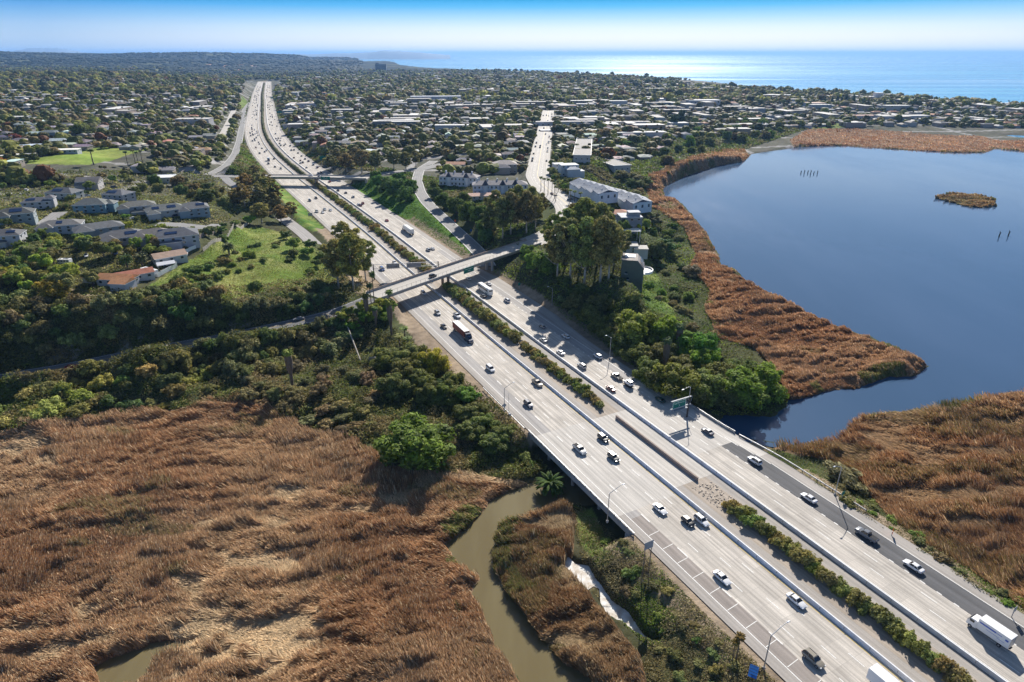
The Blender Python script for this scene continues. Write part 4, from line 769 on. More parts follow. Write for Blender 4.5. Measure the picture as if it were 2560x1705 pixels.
for s in (15, 16):
    L = [(0.25 * math.cos(k * 2.1), .25 * math.sin(k * 2.1), 2.2 + k * 1.15, 2.3 * (1 - k / 11.5) + .25) for k in range(11)]; PR['conifer'].append((cmesh('crown', L, 1500, .4, s, squash=.5, droop=.25), trunkmesh('trunk', 14, .3, 0, M['bark'], s, .98), 2.5, 15))
PR['column'] = [(cmesh('crown', [(.2 * math.cos(k), .2 * math.sin(k), 1.0 + k * .95, 1.05 - .04 * k) for k in range(8)], 900, .3, 17), trunkmesh('trunk', 7, .2, 0, M['bark'], 1, .9), 1.2, 8.5)]
PR['twiggy'] = [(cmesh('crown', lobes_round(3.2, 4.2, 10, s, .15), 1900, .30, s, core=.5, cvar=.5), None, 3.2, 4.2) for s in (18, 19)]
def frondset(n, L, w, drp, seed, z0, up=.5, seg=4):
    r = np.random.default_rng(seed); V, Fc, C_ = [], [], []
    for i in range(n):
        a = i * 2.399 + r.uniform(-.2, .2); e = up - 1.25 * (i / n) ** 1.0 + r.uniform(-.15, .15); pts = []; p = np.array([0, 0, z0]); el = e; l = L * r.uniform(.85, 1.1); cc = r.uniform(.7, 1.35)
        for k in range(seg + 1):
            pts.append(p.copy()); p = p + np.array([math.cos(a) * math.cos(el), math.sin(a) * math.cos(el), math.sin(el)]) * l / seg; el -= drp
        side = np.array([-math.sin(a), math.cos(a), 0]); b = len(V)
        for k, q in enumerate(pts):
            ww = w * (math.sin(math.pi * (k + .7) / (seg + 1.4))); V += [q - side * ww - [0, 0, ww * .55], q, q + side * ww - [0, 0, ww * .55]]; C_ += [cc] * 3
        for k in range(seg): Fc += [(b + 3 * k, b + 3 * k + 1, b + 3 * k + 4, b + 3 * k + 3), (b + 3 * k + 1, b + 3 * k + 2, b + 3 * k + 5, b + 3 * k + 4)]
    return np.array(V), Fc, np.repeat(np.array(C_)[:, None], 3, 1)
def palm_proto(kind, s):
    if kind == 'fan': H = 12; V, Fc, c = frondset(44, 2.0, .36, .38, s, H, 1.2); cm = mk('crown', V, Fc, FOL, colr=c); mb = MB(); mb.path([(0, 0, -.5), (.15, .1, 4), (.1, 0, 8), (0, 0, H)], [.32, .24, .2, .2], 8); tm = mb.mesh('trunk', [M['bark']], True); return cm, tm, 2, H
    if kind == 'skirt':
        H = 11; V, Fc, c = frondset(40, 2.1, .4, .4, s, H, 1.1); cm = mk('crown', V, Fc, FOL, colr=c); mb = MB(); mb.path([(0, 0, -.5), (0, 0, 4), (0, 0, 6), (0, 0, 9), (0, 0, H)], [.4, .6, 1.1, 1.25, .7], 10)
        tm = mb.mesh('trunk', [M['bark']], False); return cm, tm, 2, H
    H = 4.5; V, Fc, c = frondset(70, 4.6, .42, .26, s, H, 1.35, 6); cm = mk('crown', V, Fc, FOL, colr=c); mb = MB(); mb.path([(0, 0, -.5), (0, 0, 2), (0, 0, H)], [.65, .5, .75], 10); return cm, mb.mesh('trunk', [M['bark']], True), 4.5, H
for k in ('fan', 'skirt', 'date'): PR[k] = [palm_proto(k, s) for s in (21, 22)]
TREE_XY = []
def plant(kind, loc, R=None, H=None, colr=(.10, .12, .04), label='', cat='tree', group=None, name=None, parts=True, var=.14, sink=0):
    cm, tm, R0, H0 = PR[kind][random.randrange(len(PR[kind]))]; sx = (R / R0) if R else random.uniform(.8, 1.2); sz = (H / H0) if H else sx
    c = [max(0, 1.55 * k * (1 + random.uniform(-var, var))) for k in colr]; rz = random.uniform(0, 6.28); nm = name or {'bush': 'bush', 'euc': 'eucalyptus_tree', 'fan': 'palm_tree', 'skirt': 'palm_tree', 'date': 'palm_tree', 'conifer': 'conifer_tree', 'twiggy': 'twiggy_shrub', 'column': 'cypress_tree'}.get(kind, 'tree')
    loc = (float(loc[0]), float(loc[1]), float(loc[2]) - sink)
    if tm is None or not parts:
        o = link(nm, cm); o.location = loc; o.rotation_euler = (random.uniform(-.2, .2), random.uniform(-.2, .2), rz); o.scale = (sx * random.uniform(.8, 1.4), sx * random.uniform(.75, 1.15), sz); o.color = (*c, 1); tag(o, label, cat, group); TREE_XY.append((loc[0], loc[1], (R or R0))); return o
    o = empty(nm, loc, rz, (sx, sx, sz)); tag(o, label, cat, group); k = link('trunk', tm, o); q = link('crown', cm, o); q.color = (*c, 1); k.color = (*c, 1); TREE_XY.append((loc[0], loc[1], (R or R0))); return o
# colours (base colours of leaves)
OLIVE = (.17, .17, .075); DARK = (.10, .13, .05); GREEN = (.15, .20, .055); LIME = (.20, .27, .04); RUST = (.21, .145, .06); EUC = (.15, .135, .06); GREY = (.16, .145, .08); YEL = (.34, .26, .04); BLUEG = (.09, .11, .07)
def pxm(x, y, z):                                              # photo pixels per metre there
    return F / max(20, y * math.cos(PITCH) - (z - CZ) * math.sin(PITCH))
# ---- single trees given by hand: (u, v of the foot, height, radius, kind, colour, label, category, group)
E_OV = 'tall eucalyptus trees above the hillside house'; E_RP = 'eucalyptus trees above the curving ramp'; E_W = 'rust tinged eucalyptus trees beside the far overpass'; E_F = 'eucalyptus trees beyond the far overpass'
HT = []
ORD = 'first second third fourth fifth sixth seventh eighth ninth tenth eleventh twelfth thirteenth fourteenth fifteenth sixteenth seventeenth eighteenth nineteenth twentieth'.split()
def tset(lst, kind, colr, label, cat, grp, name=None):
    srt = sorted(lst)
    for q in lst: HT.append((*q, kind, colr, label if len(lst) == 1 else f'{label}, {ORD[srt.index(q)] if srt.index(q) < 20 else "last"} counting from the inland side', cat, grp, name))
tset([(1393,690,27,7),(1425,700,32,7.5),(1461,709,34,8),(1500,706,33,7.5),(1521,700,29,7),(1415,660,30,7.5),(1455,650,33,8),(1495,655,31,7.5),(1535,665,22,6),(1380,640,24,6),(1470,612,26,7),(1430,618,26,7)], 'euc', (.17, .175, .065), 'tall olive gold eucalyptus near the hillside house', 'tree', E_OV)
tset([(1225,590,19,6),(1257,596,26,7),(1277,586,27,7),(1316,583,27,7),(1338,572,22,6),(1240,570,25,7),(1295,565,27,7.5),(1330,556,24,6.5),(1352,545,17,5)], 'euc', (.16, .145, .06), 'tall brown olive eucalyptus above the curving ramp', 'tree', E_RP)
tset([(847,722,26,6.5),(885,728,30,7.5),(915,705,24,6),(868,690,30,7)], 'euc', (.18, .18, .07), 'tall eucalyptus just beyond the overpass deck end', 'tree', 'eucalyptus trees at the near overpass')
tset([(618,485,17,6.5),(648,480,16,6),(612,515,16,6),(650,520,18,6.5),(690,530,15,5.5),(672,500,17,6),(704,560,14,5.5),(730,548,13,5),(655,560,15,6),(612,455,13,5),(690,505,14,5),(640,450,14,6),(665,470,13,5)], 'euc', (.205, .165, .07), 'rust tinged eucalyptus between estate and freeway', 'tree', E_W)
tset([(830,428,17,7),(868,430,19,8),(905,432,22,8),(940,430,20,7),(985,424,20,7),(1015,428,19,7),(1040,418,17,6),(890,412,18,7),(845,405,15,7)], 'euc', (.16, .145, .07), 'big eucalyptus behind the far overpass', 'tree', E_F)
tset([(945,468,11,6),(968,482,14,7),(992,490,15,8),(1015,505,13,7),(1002,465,12,6),(940,450,9,5),(1028,480,11,6)], 'big', (.085, .14, .04), 'dark rounded tree on the grass bank', 'tree', 'rounded trees on the grass bank')
tset([(1110,520,12,7),(1140,535,12,6.5),(1172,552,14,7),(1195,560,13,6),(1090,495,9,6),(1210,582,9,6),(1160,515,11,6),(1085,475,8,5),(1215,610,10,5)], 'big', (.085, .125, .035), 'dark green tree inside the ramp bend', 'tree', 'trees inside the bend of the ramp')
tset([(1340,672,9,6),(1365,680,11,7),(1320,650,9,5)], 'big', (.12, .19, .04), 'bright green tree at the overpass end', 'tree', 'bright trees at the overpass end')
one = [(1580,862,15,10.5,'big',(.17,.19,.035),'large yellow green domed tree beside the shoulder past the tall eucalyptus'),(1660,858,12,7.5,'big',(.15,.19,.035),'rounded yellow green tree standing above the dark thicket by the marsh'),(1745,905,13,8,'big',(.10,.165,.03),'rounded green tree between the thicket and the reed bank'),
 (1690,985,11,9,'big',(.12,.15,.035),'olive domed tree just behind the overhead green sign'),(1765,1000,11,8,'big',(.13,.15,.045),'olive tree leaning over the channel behind the rail'),(1850,1010,13,9.5,'big',(.10,.16,.025),'big bright green domed tree at the edge of the lagoon channel'),(1905,985,12,8,'big',(.12,.19,.03),'yellow green domed tree at the tip of the thicket by the reeds'),(1755,930,10,6.5,'big',(.16,.22,.035),'lime green rounded tree above the overhead sign'),
 (1040,1150,12.5,12.2,'big',(.095,.13,.028),'huge domed green tree at the edge of the brown marsh'),(1085,925,9,6,'big',(.30,.22,.045),'golden orange flowering shrub beside the shoulder'),(1030,905,8,6,'big',(.13,.15,.06),'grey green tree next to the golden shrub'),(1170,1010,6,5,'round',(.10,.17,.03),'fresh green tree below the shoulder near the mast'),
 (142,745,9,6.5,'big',(.28,.18,.04),'orange brown autumn tree beside the orange roofed house'),(208,345,17,13,'big',(.12,.13,.035),'very large domed tree at the corner of the bright green field'),(300,355,15,9,'round',(.08,.09,.04),'dark spreading tree behind the bright green field'),(272,350,11,7,'round',(.075,.08,.03),'dark low tree beside the very large domed tree'),(90,383,8,6,'round',(.07,.09,.04),'dark round tree in front of the long white school roof'),(70,405,8,9,'round',(.07,.085,.045),'dark spreading bush tree at the end of the bright green field'),
 (38,355,9,6,'round',(.22,.06,.05),'deep red tree among the houses far from the freeway'),(5,420,9,5,'round',(.32,.15,.04),'orange tree at the edge of the school car park'),(1610,545,9,4,'big',(.10,.12,.04),'dark tree behind the grey house on the lagoon slope'),(1592,590,9,4,'big',(.26,.27,.04),'weeping golden green tree beside the white pergola house'),(1640,650,12,6,'big',(.12,.15,.06),'grey green tree on the bright slope below the hillside house'),
 (1730,690,6,5,'twiggy',(.17,.14,.12),'bare grey shrub at the edge of the reed bank below the slope'),(1665,620,6,5.5,'big',(.07,.12,.05),'dense green shrub tree overlooking the narrow reed bank'),(2100,1205,5,6,'twiggy',(.20,.16,.10),'wide grey brown shrub beside the marsh lamp post'),(1702,315,26,8,'big',(.05,.07,.045),'very tall dark tree by the apartments at the lagoon corner'),(1685,322,22,7,'big',(.05,.07,.045),'tall dark tree next to the tallest one at the lagoon corner'),
 (1450,470,5,5,'round',(.07,.09,.04),'round dark tree between the curving street and serrated roofs'),(1512,345,12,9,'twiggy',(.22,.16,.10),'large bare brownish tree among the townhouses'),(640,725,5,4,'bush',(.09,.13,.04),'single round bush low on the sunny green field')]
for u, v, H, R, k, c, lb in one: HT.append((u, v, H, R, k, c, lb, 'tree' if k != 'bush' else 'bush', None, None))
tset([(1590,905,8,6),(1620,945,8,6),(1655,968,8,6),(1560,880,8,6),(1640,915,9,6),(1700,945,9,7),(1730,1010,8,6),(1810,1015,8,6),(1790,960,9,7),(1830,950,8,6),(1870,960,9,6),(1660,900,8,5),(1525,850,7,6),(1500,825,7,6),(1470,800,7,6),(1545,820,7,6),(1500,770,7,6),(1440,770,7,6),(1455,740,6,5),(1800,985,8,6)], 'big', (.11, .12, .045), 'dark thicket tree by the lagoon channel', 'tree', 'thicket trees by the lagoon channel')
tset([(1010,955,9,6),(1050,975,8,6),(985,985,8,6),(1075,1000,7,5),(1110,1000,7,5),(1130,975,7,5),(1150,1000,6,5),(1000,920,8,6),(1050,930,8,6),(965,920,8,6),(1170,1050,6,5),(1195,1040,5,4),(1215,1070,5,5),(1235,1120,5,5),(1260,1090,4,4),(1180,1090,5,5)], 'big', (.125, .135, .045), 'dark green tree below the near carriageway', 'tree', 'trees in the belt below the near carriageway')
tset([(938,772,17,1.8)], 'fan', (.09, .12, .04), 'tallest slim palm beside the near end of the overpass', 'palm', 'fan palms at the overpass'); tset([(930,785,14,1.8)], 'fan', (.06, .08, .04), 'slim dark palm just beside the tallest palm', 'palm', 'fan palms at the overpass')
tset([(979,838,16,2.1)], 'skirt', (.13, .16, .04), 'stout palm with a long dead skirt in front of the overpass parapet', 'palm', 'fan palms at the overpass'); tset([(978,800,14,2.2)], 'fan', (.13, .16, .05), 'green palm whose crown stands in front of the deck end', 'palm', 'fan palms at the overpass')
tset([(919,800,12,1.9),(940,815,9,1.8)], 'skirt', (.09, .12, .04), 'grey skirted palm below the deck end', 'palm', 'fan palms at the overpass')
tset([(1012,850,6,2.4),(1000,875,7,2.6),(1020,870,5,2.4)], 'fan', (.11, .15, .05), 'short bushy palm below the overpass palms', 'palm', 'fan palms at the overpass')
tset([(731,962,14,2.3)], 'skirt', (.17, .22, .05), 'lone skirted palm rising from the dark shrubs below the hill road', 'palm', None)
for u, v, lb in ((1375,1237,'bright feathery date palm on the creek bank under the bridge edge'),(1112,985,'dark wide date palm beside the shoulder above the green dome'),(320,672,'date palm in front of the brown roofed house'),(357,668,'date palm next to the white trailer yard'),(574,640,'date palm alone on the green field'),(235,412,'tall palm at the edge of the bright green playing field')):
    HT.append((u, v, 4.2 if v > 900 else (5 if v > 500 else 13), 5.2 if v > 1000 else 4, 'date' if v > 500 else 'fan', (.05,.08,.022) if u == 1375 else (.075,.10,.04), lb, 'palm', None, 'palm_tree'))
tset([(1330,500,10,2),(1352,478,11,2),(1360,482,11,2),(1370,487,12,2),(1380,490,12,2),(1386,497,12,2),(1389,503,11,2),(1425,505,9,2),(1436,508,9,2),(1450,512,9,2),(1395,480,9,2)], 'fan', (.13, .15, .045), 'slender palm where the street begins to curve', 'palm', 'palms along the curving street')
tset([(1660,935,15,2.2),(1694,880,12,2.3)], 'skirt', (.08, .10, .05), 'tall skirted palm in the dark thicket', 'palm', 'skirted palms in the thicket'); tset([(1612,545,10,2.3),(1624,560,8,2.5),(1575,535,7,2),(1490,545,8,2.3)], 'fan', (.12, .14, .05), 'palm in the lagoon side gardens', 'palm', 'palms in the lagoon side gardens')
tset([(320,412,12,2.4),(338,408,12,2.4),(346,410,11,2.4),(357,406,11,2.4)], 'fan', (.07, .10, .04), 'palm at the playing field end', 'palm', 'palms at the end of the playing field')
tset([(1838,1655,7.5,1.2),(1829,1660,6.5,.9)], 'fan', (.16, .12, .05), 'thin browning palm by the lamp post', 'palm', 'browning palms in the near scrub')
for u, v, H, R, k, c, lb, cat, grp, nm in HT: plant(k, at(u, v), R, H, c, lb, cat, grp, nm, sink=.3)
nHT = sum(1 for h in HT if h[7] == 'tree')

# ---- hedge in the median (individual oleander bushes)
def ordn(k):
    t_ = {20: 'twent', 30: 'thirt', 40: 'fort', 50: 'fift', 60: 'sixt', 70: 'sevent', 80: 'eight', 90: 'ninet'}
    return ORD[k - 1] if k <= 19 else (t_[k // 10 * 10] + ('ieth' if k % 10 == 0 else 'y-' + ORD[k % 10 - 1]))
def hedge(s0, s1, o, step, R, lb, grp, stop=None):
    s = s0; R *= 1.12; step *= .86
    k_ = 0
    while s < s1:
        k_ += 1; x, y = fw(s, o + random.uniform(-.5, .5)); q = R * random.uniform(.85, 1.2); c = random.choice([(.17, .18, .075), (.19, .18, .08), (.22, .185, .09), (.15, .17, .06)])
        plant('bush', (x, y, 5.75), q, q * random.uniform(1.05, 1.35), c, (f'{ordn(k_)} oleander in {lb}' if k_ < 100 else f'oleander farther up {lb}'), 'oleander', grp, 'oleander_bush'); s += step * random.uniform(.85, 1.15) * (q / R)
hedge(-30, 57, 8.6, 2.6, 2.3, 'the near median hedge, counting away from the viewer', 'oleander bushes in the near median')
hedge(119, 180, 8.8, 3.4, 2.1, 'the thin median row past the bridge, counting away', 'thin bushes in the middle median'); hedge(184, 262, 8.4, 3.2, 2.9, 'the dense hedge before the overpass, counting away', 'oleander bushes before the overpass')
hedge(288, 600, 8.3, 4.2, 2.5, 'the hedge between the two overpasses, counting away', 'oleander bushes between the overpasses'); 
# far median hedge as one mass
hs = np.concatenate([np.arange(600, 1500, 3.2), np.arange(1500, 3000, 7)]); bv, bf = ICO1
def clones(P_, sc, rot, protoV, protoF, colr=None):
    """merge many scaled copies of a small mesh: P_ (n,3), sc (n,3)"""
    n = len(P_); c, s = np.cos(rot)[:, None], np.sin(rot)[:, None]; X = protoV[None, :, 0] * sc[:, :1]; Y = protoV[None, :, 1] * sc[:, 1:2]; Z = protoV[None, :, 2] * sc[:, 2:3]
    V = np.stack([X * c - Y * s + P_[:, :1], X * s + Y * c + P_[:, 1:2], Z + P_[:, 2:3]], -1).reshape(-1, 3); Fc = (protoF[None] + (np.arange(n) * len(protoV))[:, None, None]).reshape(-1, protoF.shape[1])
    return V, Fc, (np.repeat(colr, len(protoV), 0) if colr is not None else None)
x, y = fw(hs, 8.3 + rng.uniform(-.6, .6, len(hs))); n = len(hs); V, Fc, c = clones(np.c_[x, y, np.full(n, 6.3)], np.c_[np.full(n, 2.4), np.full(n, 2.2), rng.uniform(2, 3, n)] * np.where(hs > 1500, 1.5, 1)[:, None], rng.uniform(0, 6, n), bv, bf, np.array([.12, .13, .05]) * rng.uniform(.7, 1.3, (n, 1)))
tag(link('far_median_hedge', mk('far_median_hedge', V, Fc, FOL, colr=c, smooth=False)), 'unbroken dark hedge running up the far freeway median', 'hedge', kind='stuff')
# ---- scattered bushes
BUSHES = []; EXC = np.zeros((0, 2))
def scatter(poly, n, r0, r1, cols, sep=.75, excl=(), kind='bush'):
    poly_ = np.array(poly, float); out = []; k = 0; lo, hi = poly_.min(0), poly_.max(0)
    while len(out) < n and k < 60:
        uv = rng.uniform(lo, hi, (300, 2)); uv = uv[inpoly(uv[:, 0], uv[:, 1], poly_)]; k += 1
        if len(uv) == 0: continue
        W = at(uv[:, 0], uv[:, 1]); s, o = fwinv(W[:, 0], W[:, 1])
        for w, s_, o_ in zip(W, s, o):
            if -24 < o_ < 39 + 7 * math.exp(-((s_ - 232) / 45) ** 2) and s_ < 2500: continue
            if w[2] < .25: continue
            if len(EXC) and np.min(np.hypot(EXC[:, 0] - w[0], EXC[:, 1] - w[1])) < 11: continue
            R = rng.uniform(r0, r1)
            if any((w[0] - q[0]) ** 2 + (w[1] - q[1]) ** 2 < ((R + q[3]) * sep) ** 2 for q in out): continue
            if any(np.min(np.hypot(RD[r][0][:, 0] - w[0], RD[r][0][:, 1] - w[1])) < RD[r][1] + R * .7 for r in RD): continue
            out.append((w[0], w[1], w[2], R))
            if len(out) >= n: break
    for w in out: BUSHES.append((*w, cols[rng.integers(len(cols))], kind))
    return out
N0 = len(BUSHES)
def cword(c):
    r, g, b = c; br = (r + g + b) / 3
    if g > r * 1.25: return 'fresh green'
    if br > .165: return 'pale yellowish' if b < .1 else 'pale grey'
    if g > r * 1.1: return 'dark green'
    return 'grey brown' if b > .075 * r / .15 and b > .085 else ('olive' if br > .11 else 'brown olive')
def group_bushes(a, lab, grp, name='bush', tall=(.8, 1.15)):
    L = BUSHES[a:]
    if not L: return a
    x0, x1 = min(b[0] for b in L), max(b[0] for b in L); rs = sorted(b[3] for b in L); lo, hi = rs[len(rs) // 3], rs[2 * len(rs) // 3]; ys = sorted(b[1] for b in L); ym = ys[len(ys) // 2]
    for x, y, z, R, c, kd in L:
        size = 'small' if R < lo else ('large' if R > hi else 'middling'); fr = y < ym; rowi = 'front row' if fr else 'back row'; k_ = 1 + sum(1 for b in L if (b[1] < ym) == fr and b[0] < x)
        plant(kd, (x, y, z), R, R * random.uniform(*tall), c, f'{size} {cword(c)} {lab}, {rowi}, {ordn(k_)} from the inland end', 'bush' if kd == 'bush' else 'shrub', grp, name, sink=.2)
    return len(BUSHES)
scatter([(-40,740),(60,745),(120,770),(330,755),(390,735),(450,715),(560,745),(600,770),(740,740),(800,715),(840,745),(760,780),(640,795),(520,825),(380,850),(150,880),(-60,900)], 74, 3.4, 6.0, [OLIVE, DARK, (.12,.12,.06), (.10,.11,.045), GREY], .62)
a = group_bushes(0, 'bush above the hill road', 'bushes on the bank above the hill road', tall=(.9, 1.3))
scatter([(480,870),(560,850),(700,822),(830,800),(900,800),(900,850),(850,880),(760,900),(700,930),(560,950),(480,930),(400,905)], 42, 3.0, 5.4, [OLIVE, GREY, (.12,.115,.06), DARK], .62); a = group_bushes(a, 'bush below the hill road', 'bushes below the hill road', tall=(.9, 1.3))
scatter([(-40,985),(60,1000),(150,950),(300,905),(430,900),(560,960),(540,1000),(420,1025),(240,1045),(60,1060),(-60,1080)], 32, 2.8, 5, [(.27,.25,.10), (.24,.24,.08), (.20,.20,.07), OLIVE, DARK, (.18,.22,.06)], .65); a = group_bushes(a, 'bush between road and marsh', 'bushes between the hill road and the marsh', tall=(.8, 1.1))
scatter([(600,950),(740,910),(900,930),(960,1000),(940,1080),(840,1090),(700,1040),(620,1000)], 34, 2.4, 4.4, [(.20,.155,.10), (.22,.175,.10), (.17,.145,.08), (.15,.12,.08)], .62, kind='twiggy'); a = group_bushes(a, 'twiggy shrub edging the marsh', 'twiggy shrubs at the marsh edge', 'twiggy_shrub', (.75, 1.1))
scatter([(560,600),(640,615),(700,590),(760,650),(800,700),(760,735),(700,650),(640,670),(570,690),(520,690),(540,650)], 20, 1.8, 4.2, [GREEN, DARK, OLIVE], .9); a = group_bushes(a, 'bush on the sunny field', 'bushes on the green field', tall=(.8, 1.2))
scatter([(450,690),(520,660),(560,680),(540,720),(480,735),(440,720)], 10, 2.4, 4, [DARK, GREEN], .7); a = group_bushes(a, 'bush by the white fence', 'bushes beside the white fence')
scatter([(1560,730),(1620,640),(1680,600),(1720,640),(1750,720),(1780,770),(1800,850),(1850,900),(1760,900),(1700,830),(1600,790)], 28, 2, 4.2, [OLIVE, GREEN, DARK, (.14,.15,.06), GREY], .75); a = group_bushes(a, 'bush on the lagoon slope', 'bushes on the lagoon slope')
scatter([(1600,560),(1650,530),(1700,560),(1720,600),(1690,620),(1620,640)], 14, 2.2, 4, [DARK, GREEN, OLIVE], .7); a = group_bushes(a, 'bush below the gardens', 'bushes below the gardens')
scatter([(1330,660),(1420,700),(1480,780),(1540,850),(1600,920),(1570,900),(1480,820),(1400,760),(1330,700)], 14, 2.0, 3.6, [DARK, OLIVE], .7); a = group_bushes(a, 'bush on the shaded shoulder', 'bushes along the shaded shoulder')
scatter([(1440,1290),(1540,1330),(1640,1450),(1760,1560),(1850,1680),(1900,1790),(1760,1790),(1640,1640),(1560,1480),(1470,1380)], 30, 1.0, 2.3, [OLIVE, GREY, (.15,.13,.07), GREEN, (.13,.13,.07)], .9); a = group_bushes(a, 'scrub bush below the shoulder', 'low scrub below the near shoulder', tall=(.6, .9))
scatter([(2080,1190),(2200,1260),(2320,1350),(2440,1440),(2590,1540),(2590,1590),(2450,1490),(2330,1400),(2200,1310),(2070,1230)], 20, 1.0, 2.3, [OLIVE, GREEN, GREY, (.13,.13,.07)], .9); a = group_bushes(a, 'low bush on the marsh verge', 'low bushes on the marsh verge', tall=(.6, .9))
scatter([(1060,950),(1140,1000),(1230,1060),(1300,1110),(1330,1170),(1290,1180),(1200,1120),(1120,1080),(1060,1010)], 18, 1.4, 3.0, [GREEN, DARK, OLIVE, (.10,.17,.03)], .75); a = group_bushes(a, 'bush on the creek bank', 'bushes on the bank by the creek')
NB = len(BUSHES)

def treeset(poly, n, r0, r1, cols, lab, grp, kind='round', sep=.6, tall=(1.5, 2.0), name='tree'):
    global nHT
    a_ = len(BUSHES); out = scatter(poly, n, r0, r1, cols, sep, kind=kind); L = BUSHES[a_:]; del BUSHES[a_:]
    if not L: return
    ys = sorted(b[1] for b in L); xs = sorted(b[0] for b in L)
    for x, y, z, R, c, kd in L:
        ym = ys[len(ys) // 2]; fr = y < ym; k_ = 1 + sum(1 for b in L if (b[1] < ym) == fr and b[0] < x)
        plant(kd, (x, y, z), R, R * random.uniform(*tall), c, f'{cword(c)} tree {lab}, {"front" if fr else "back"} row, {ordn(k_)} from the inland end', 'tree', grp, name, sink=.3)
    nHT += len(L)
YG = (.24, .26, .06)
treeset([(325,462),(400,458),(480,462),(560,470),(600,490),(600,520),(560,515),(500,500),(420,490),(340,500)], 24, 4, 6.5, [DARK, DARK, OLIVE, (.17,.14,.07)], 'in the estate grove', 'trees of the grove behind the estate', 'big', .5, (1.3, 1.7))
treeset([(60,605),(200,600),(300,615),(440,618),(440,640),(360,650),(250,645),(120,650),(40,640)], 26, 2.6, 4.6, [YG, GREEN, OLIVE, DARK, (.17,.14,.07)], 'below the estate houses', 'trees below the estate houses', 'round', .5, (1.5, 2.2))
treeset([(-60,640),(60,630),(140,660),(250,670),(270,705),(180,735),(60,745),(-60,740)], 26, 3, 5.5, [DARK, OLIVE, GREEN, YG, (.17,.14,.07)], 'around the orange bungalow', 'trees near the orange roofed bungalow', 'round', .55)
treeset([(-40,452),(100,448),(210,452),(330,448),(330,470),(250,480),(120,478),(-40,490)], 20, 2.6, 4.2, [DARK, GREEN, YG, OLIVE], 'between lawn and estate', 'trees between lawn and estate', 'round', .55)
treeset([(1860,372),(1700,352),(1640,400),(1600,432),(1650,425),(1705,395),(1800,370),(1975,345),(2010,318),(1900,300),(1780,310),(1720,335)], 38, 4.5, 8, [DARK, DARK, OLIVE, (.13,.12,.07), GREEN], 'on the wooded lagoon corner', 'trees on the wooded lagoon corner', 'big', .55, (1.4, 2.1))
treeset([(1520,440),(1600,435),(1625,455),(1615,510),(1590,500),(1560,470)], 10, 4, 6, [(.20,.18,.10), OLIVE, DARK], 'below the flat blocks', 'trees below the flat blocks', 'big', .55, (1.0, 1.4))
treeset([(1360,420),(1400,455),(1460,470),(1450,490),(1400,490),(1365,450)], 14, 3, 5, [DARK, OLIVE, GREEN, YG], 'beside the sawtooth roofs', 'trees between street and sawtooth roofs', 'round', .55)
treeset([(1430,545),(1520,540),(1600,550),(1640,540),(1650,590),(1610,640),(1540,600),(1460,590),(1420,570)], 26, 2.6, 4.6, [DARK, GREEN, YG, OLIVE, BLUEG], 'in the lagoon gardens', 'garden trees above the lagoon', 'round', .55)
treeset([(1500,345),(1600,350),(1620,380),(1530,385),(1420,380),(1400,350)], 14, 3, 5, [DARK, GREEN, OLIVE], 'around the flat blocks', 'trees around the flat roofed blocks', 'round', .6)
EXC = at([45,100,165,228,235,158,252,25,300,350,418,487,312,385,448], [552,520,496,472,527,578,588,608,500,532,538,536,606,606,606])[:, :2]
treeset([(-40,500),(120,478),(260,478),(360,500),(520,515),(545,560),(500,600),(430,585),(330,580),(200,598),(60,600),(-40,640)], 38, 1.7, 3.4, [DARK, OLIVE, GREEN, YG, (.16,.14,.07)], 'between the estate houses', 'small trees between the estate houses', 'round', .7, (1.2, 1.7))
treeset([(470,590),(520,575),(600,545),(690,570),(760,600),(840,650),(830,690),(780,660),(700,600),(600,560),(540,600)], 14, 2.2, 4.6, [DARK, OLIVE, GREEN], 'rimming the sunny field', 'trees rimming the sunny field', 'round', .7, (1.2, 1.6)); EXC = np.zeros((0, 2))
treeset([(840,805),(890,780),(935,768),(985,772),(985,805),(930,815),(880,830)], 14, 2.2, 3.8, [(.13,.20,.04), (.11,.15,.04), YG], 'below the overpass deck end', 'bright trees below the deck end', 'round', .5, (1.3, 1.8))
print('trees by hand', nHT)
# ================================================================== reeds and undergrowth (nobody could count these)
def pick(poly, n, extra=None):
    poly = np.array(poly, float); lo, hi = poly.min(0), poly.max(0); lo = np.maximum(lo, [-700, 100]); hi = np.minimum(hi, [3500, 1960]); out = []; tot = 0
    while tot < n:
        uv = rng.uniform(lo, hi, (n, 2)); uv = uv[inpoly(uv[:, 0], uv[:, 1], poly)]; out.append(uv); tot += len(uv)
        if len(uv) == 0: break
    uv = np.vstack(out)[:n]; return at(uv[:, 0], uv[:, 1]), uv
def lump(x, y):
    a = .25; X = x * math.cos(a) + y * math.sin(a); Y = -x * math.sin(a) + y * math.cos(a)
    f = fbm(X / 13, Y / 5.5, 91, 3); g = fbm(X / 4, Y / 2, 95, 3); big = fbm(x / 45, y / 45, 97, 2)
    return f * .62 + g * .38, big
FLAT1 = [(430,1580),(500,1530),(640,1470),(760,1480),(830,1530),(850,1600),(760,1640),(700,1700),(520,1720),(360,1740),(450,1660)]
FLAT2 = [(640,1370),(740,1390),(780,1440),(700,1450),(610,1420)]
FLAT3 = [(2480,1040),(2560,1040),(2560,1080),(2490,1070)]; FLAT4 = [(2220,1110),(2300,1130),(2290,1160),(2230,1140)]
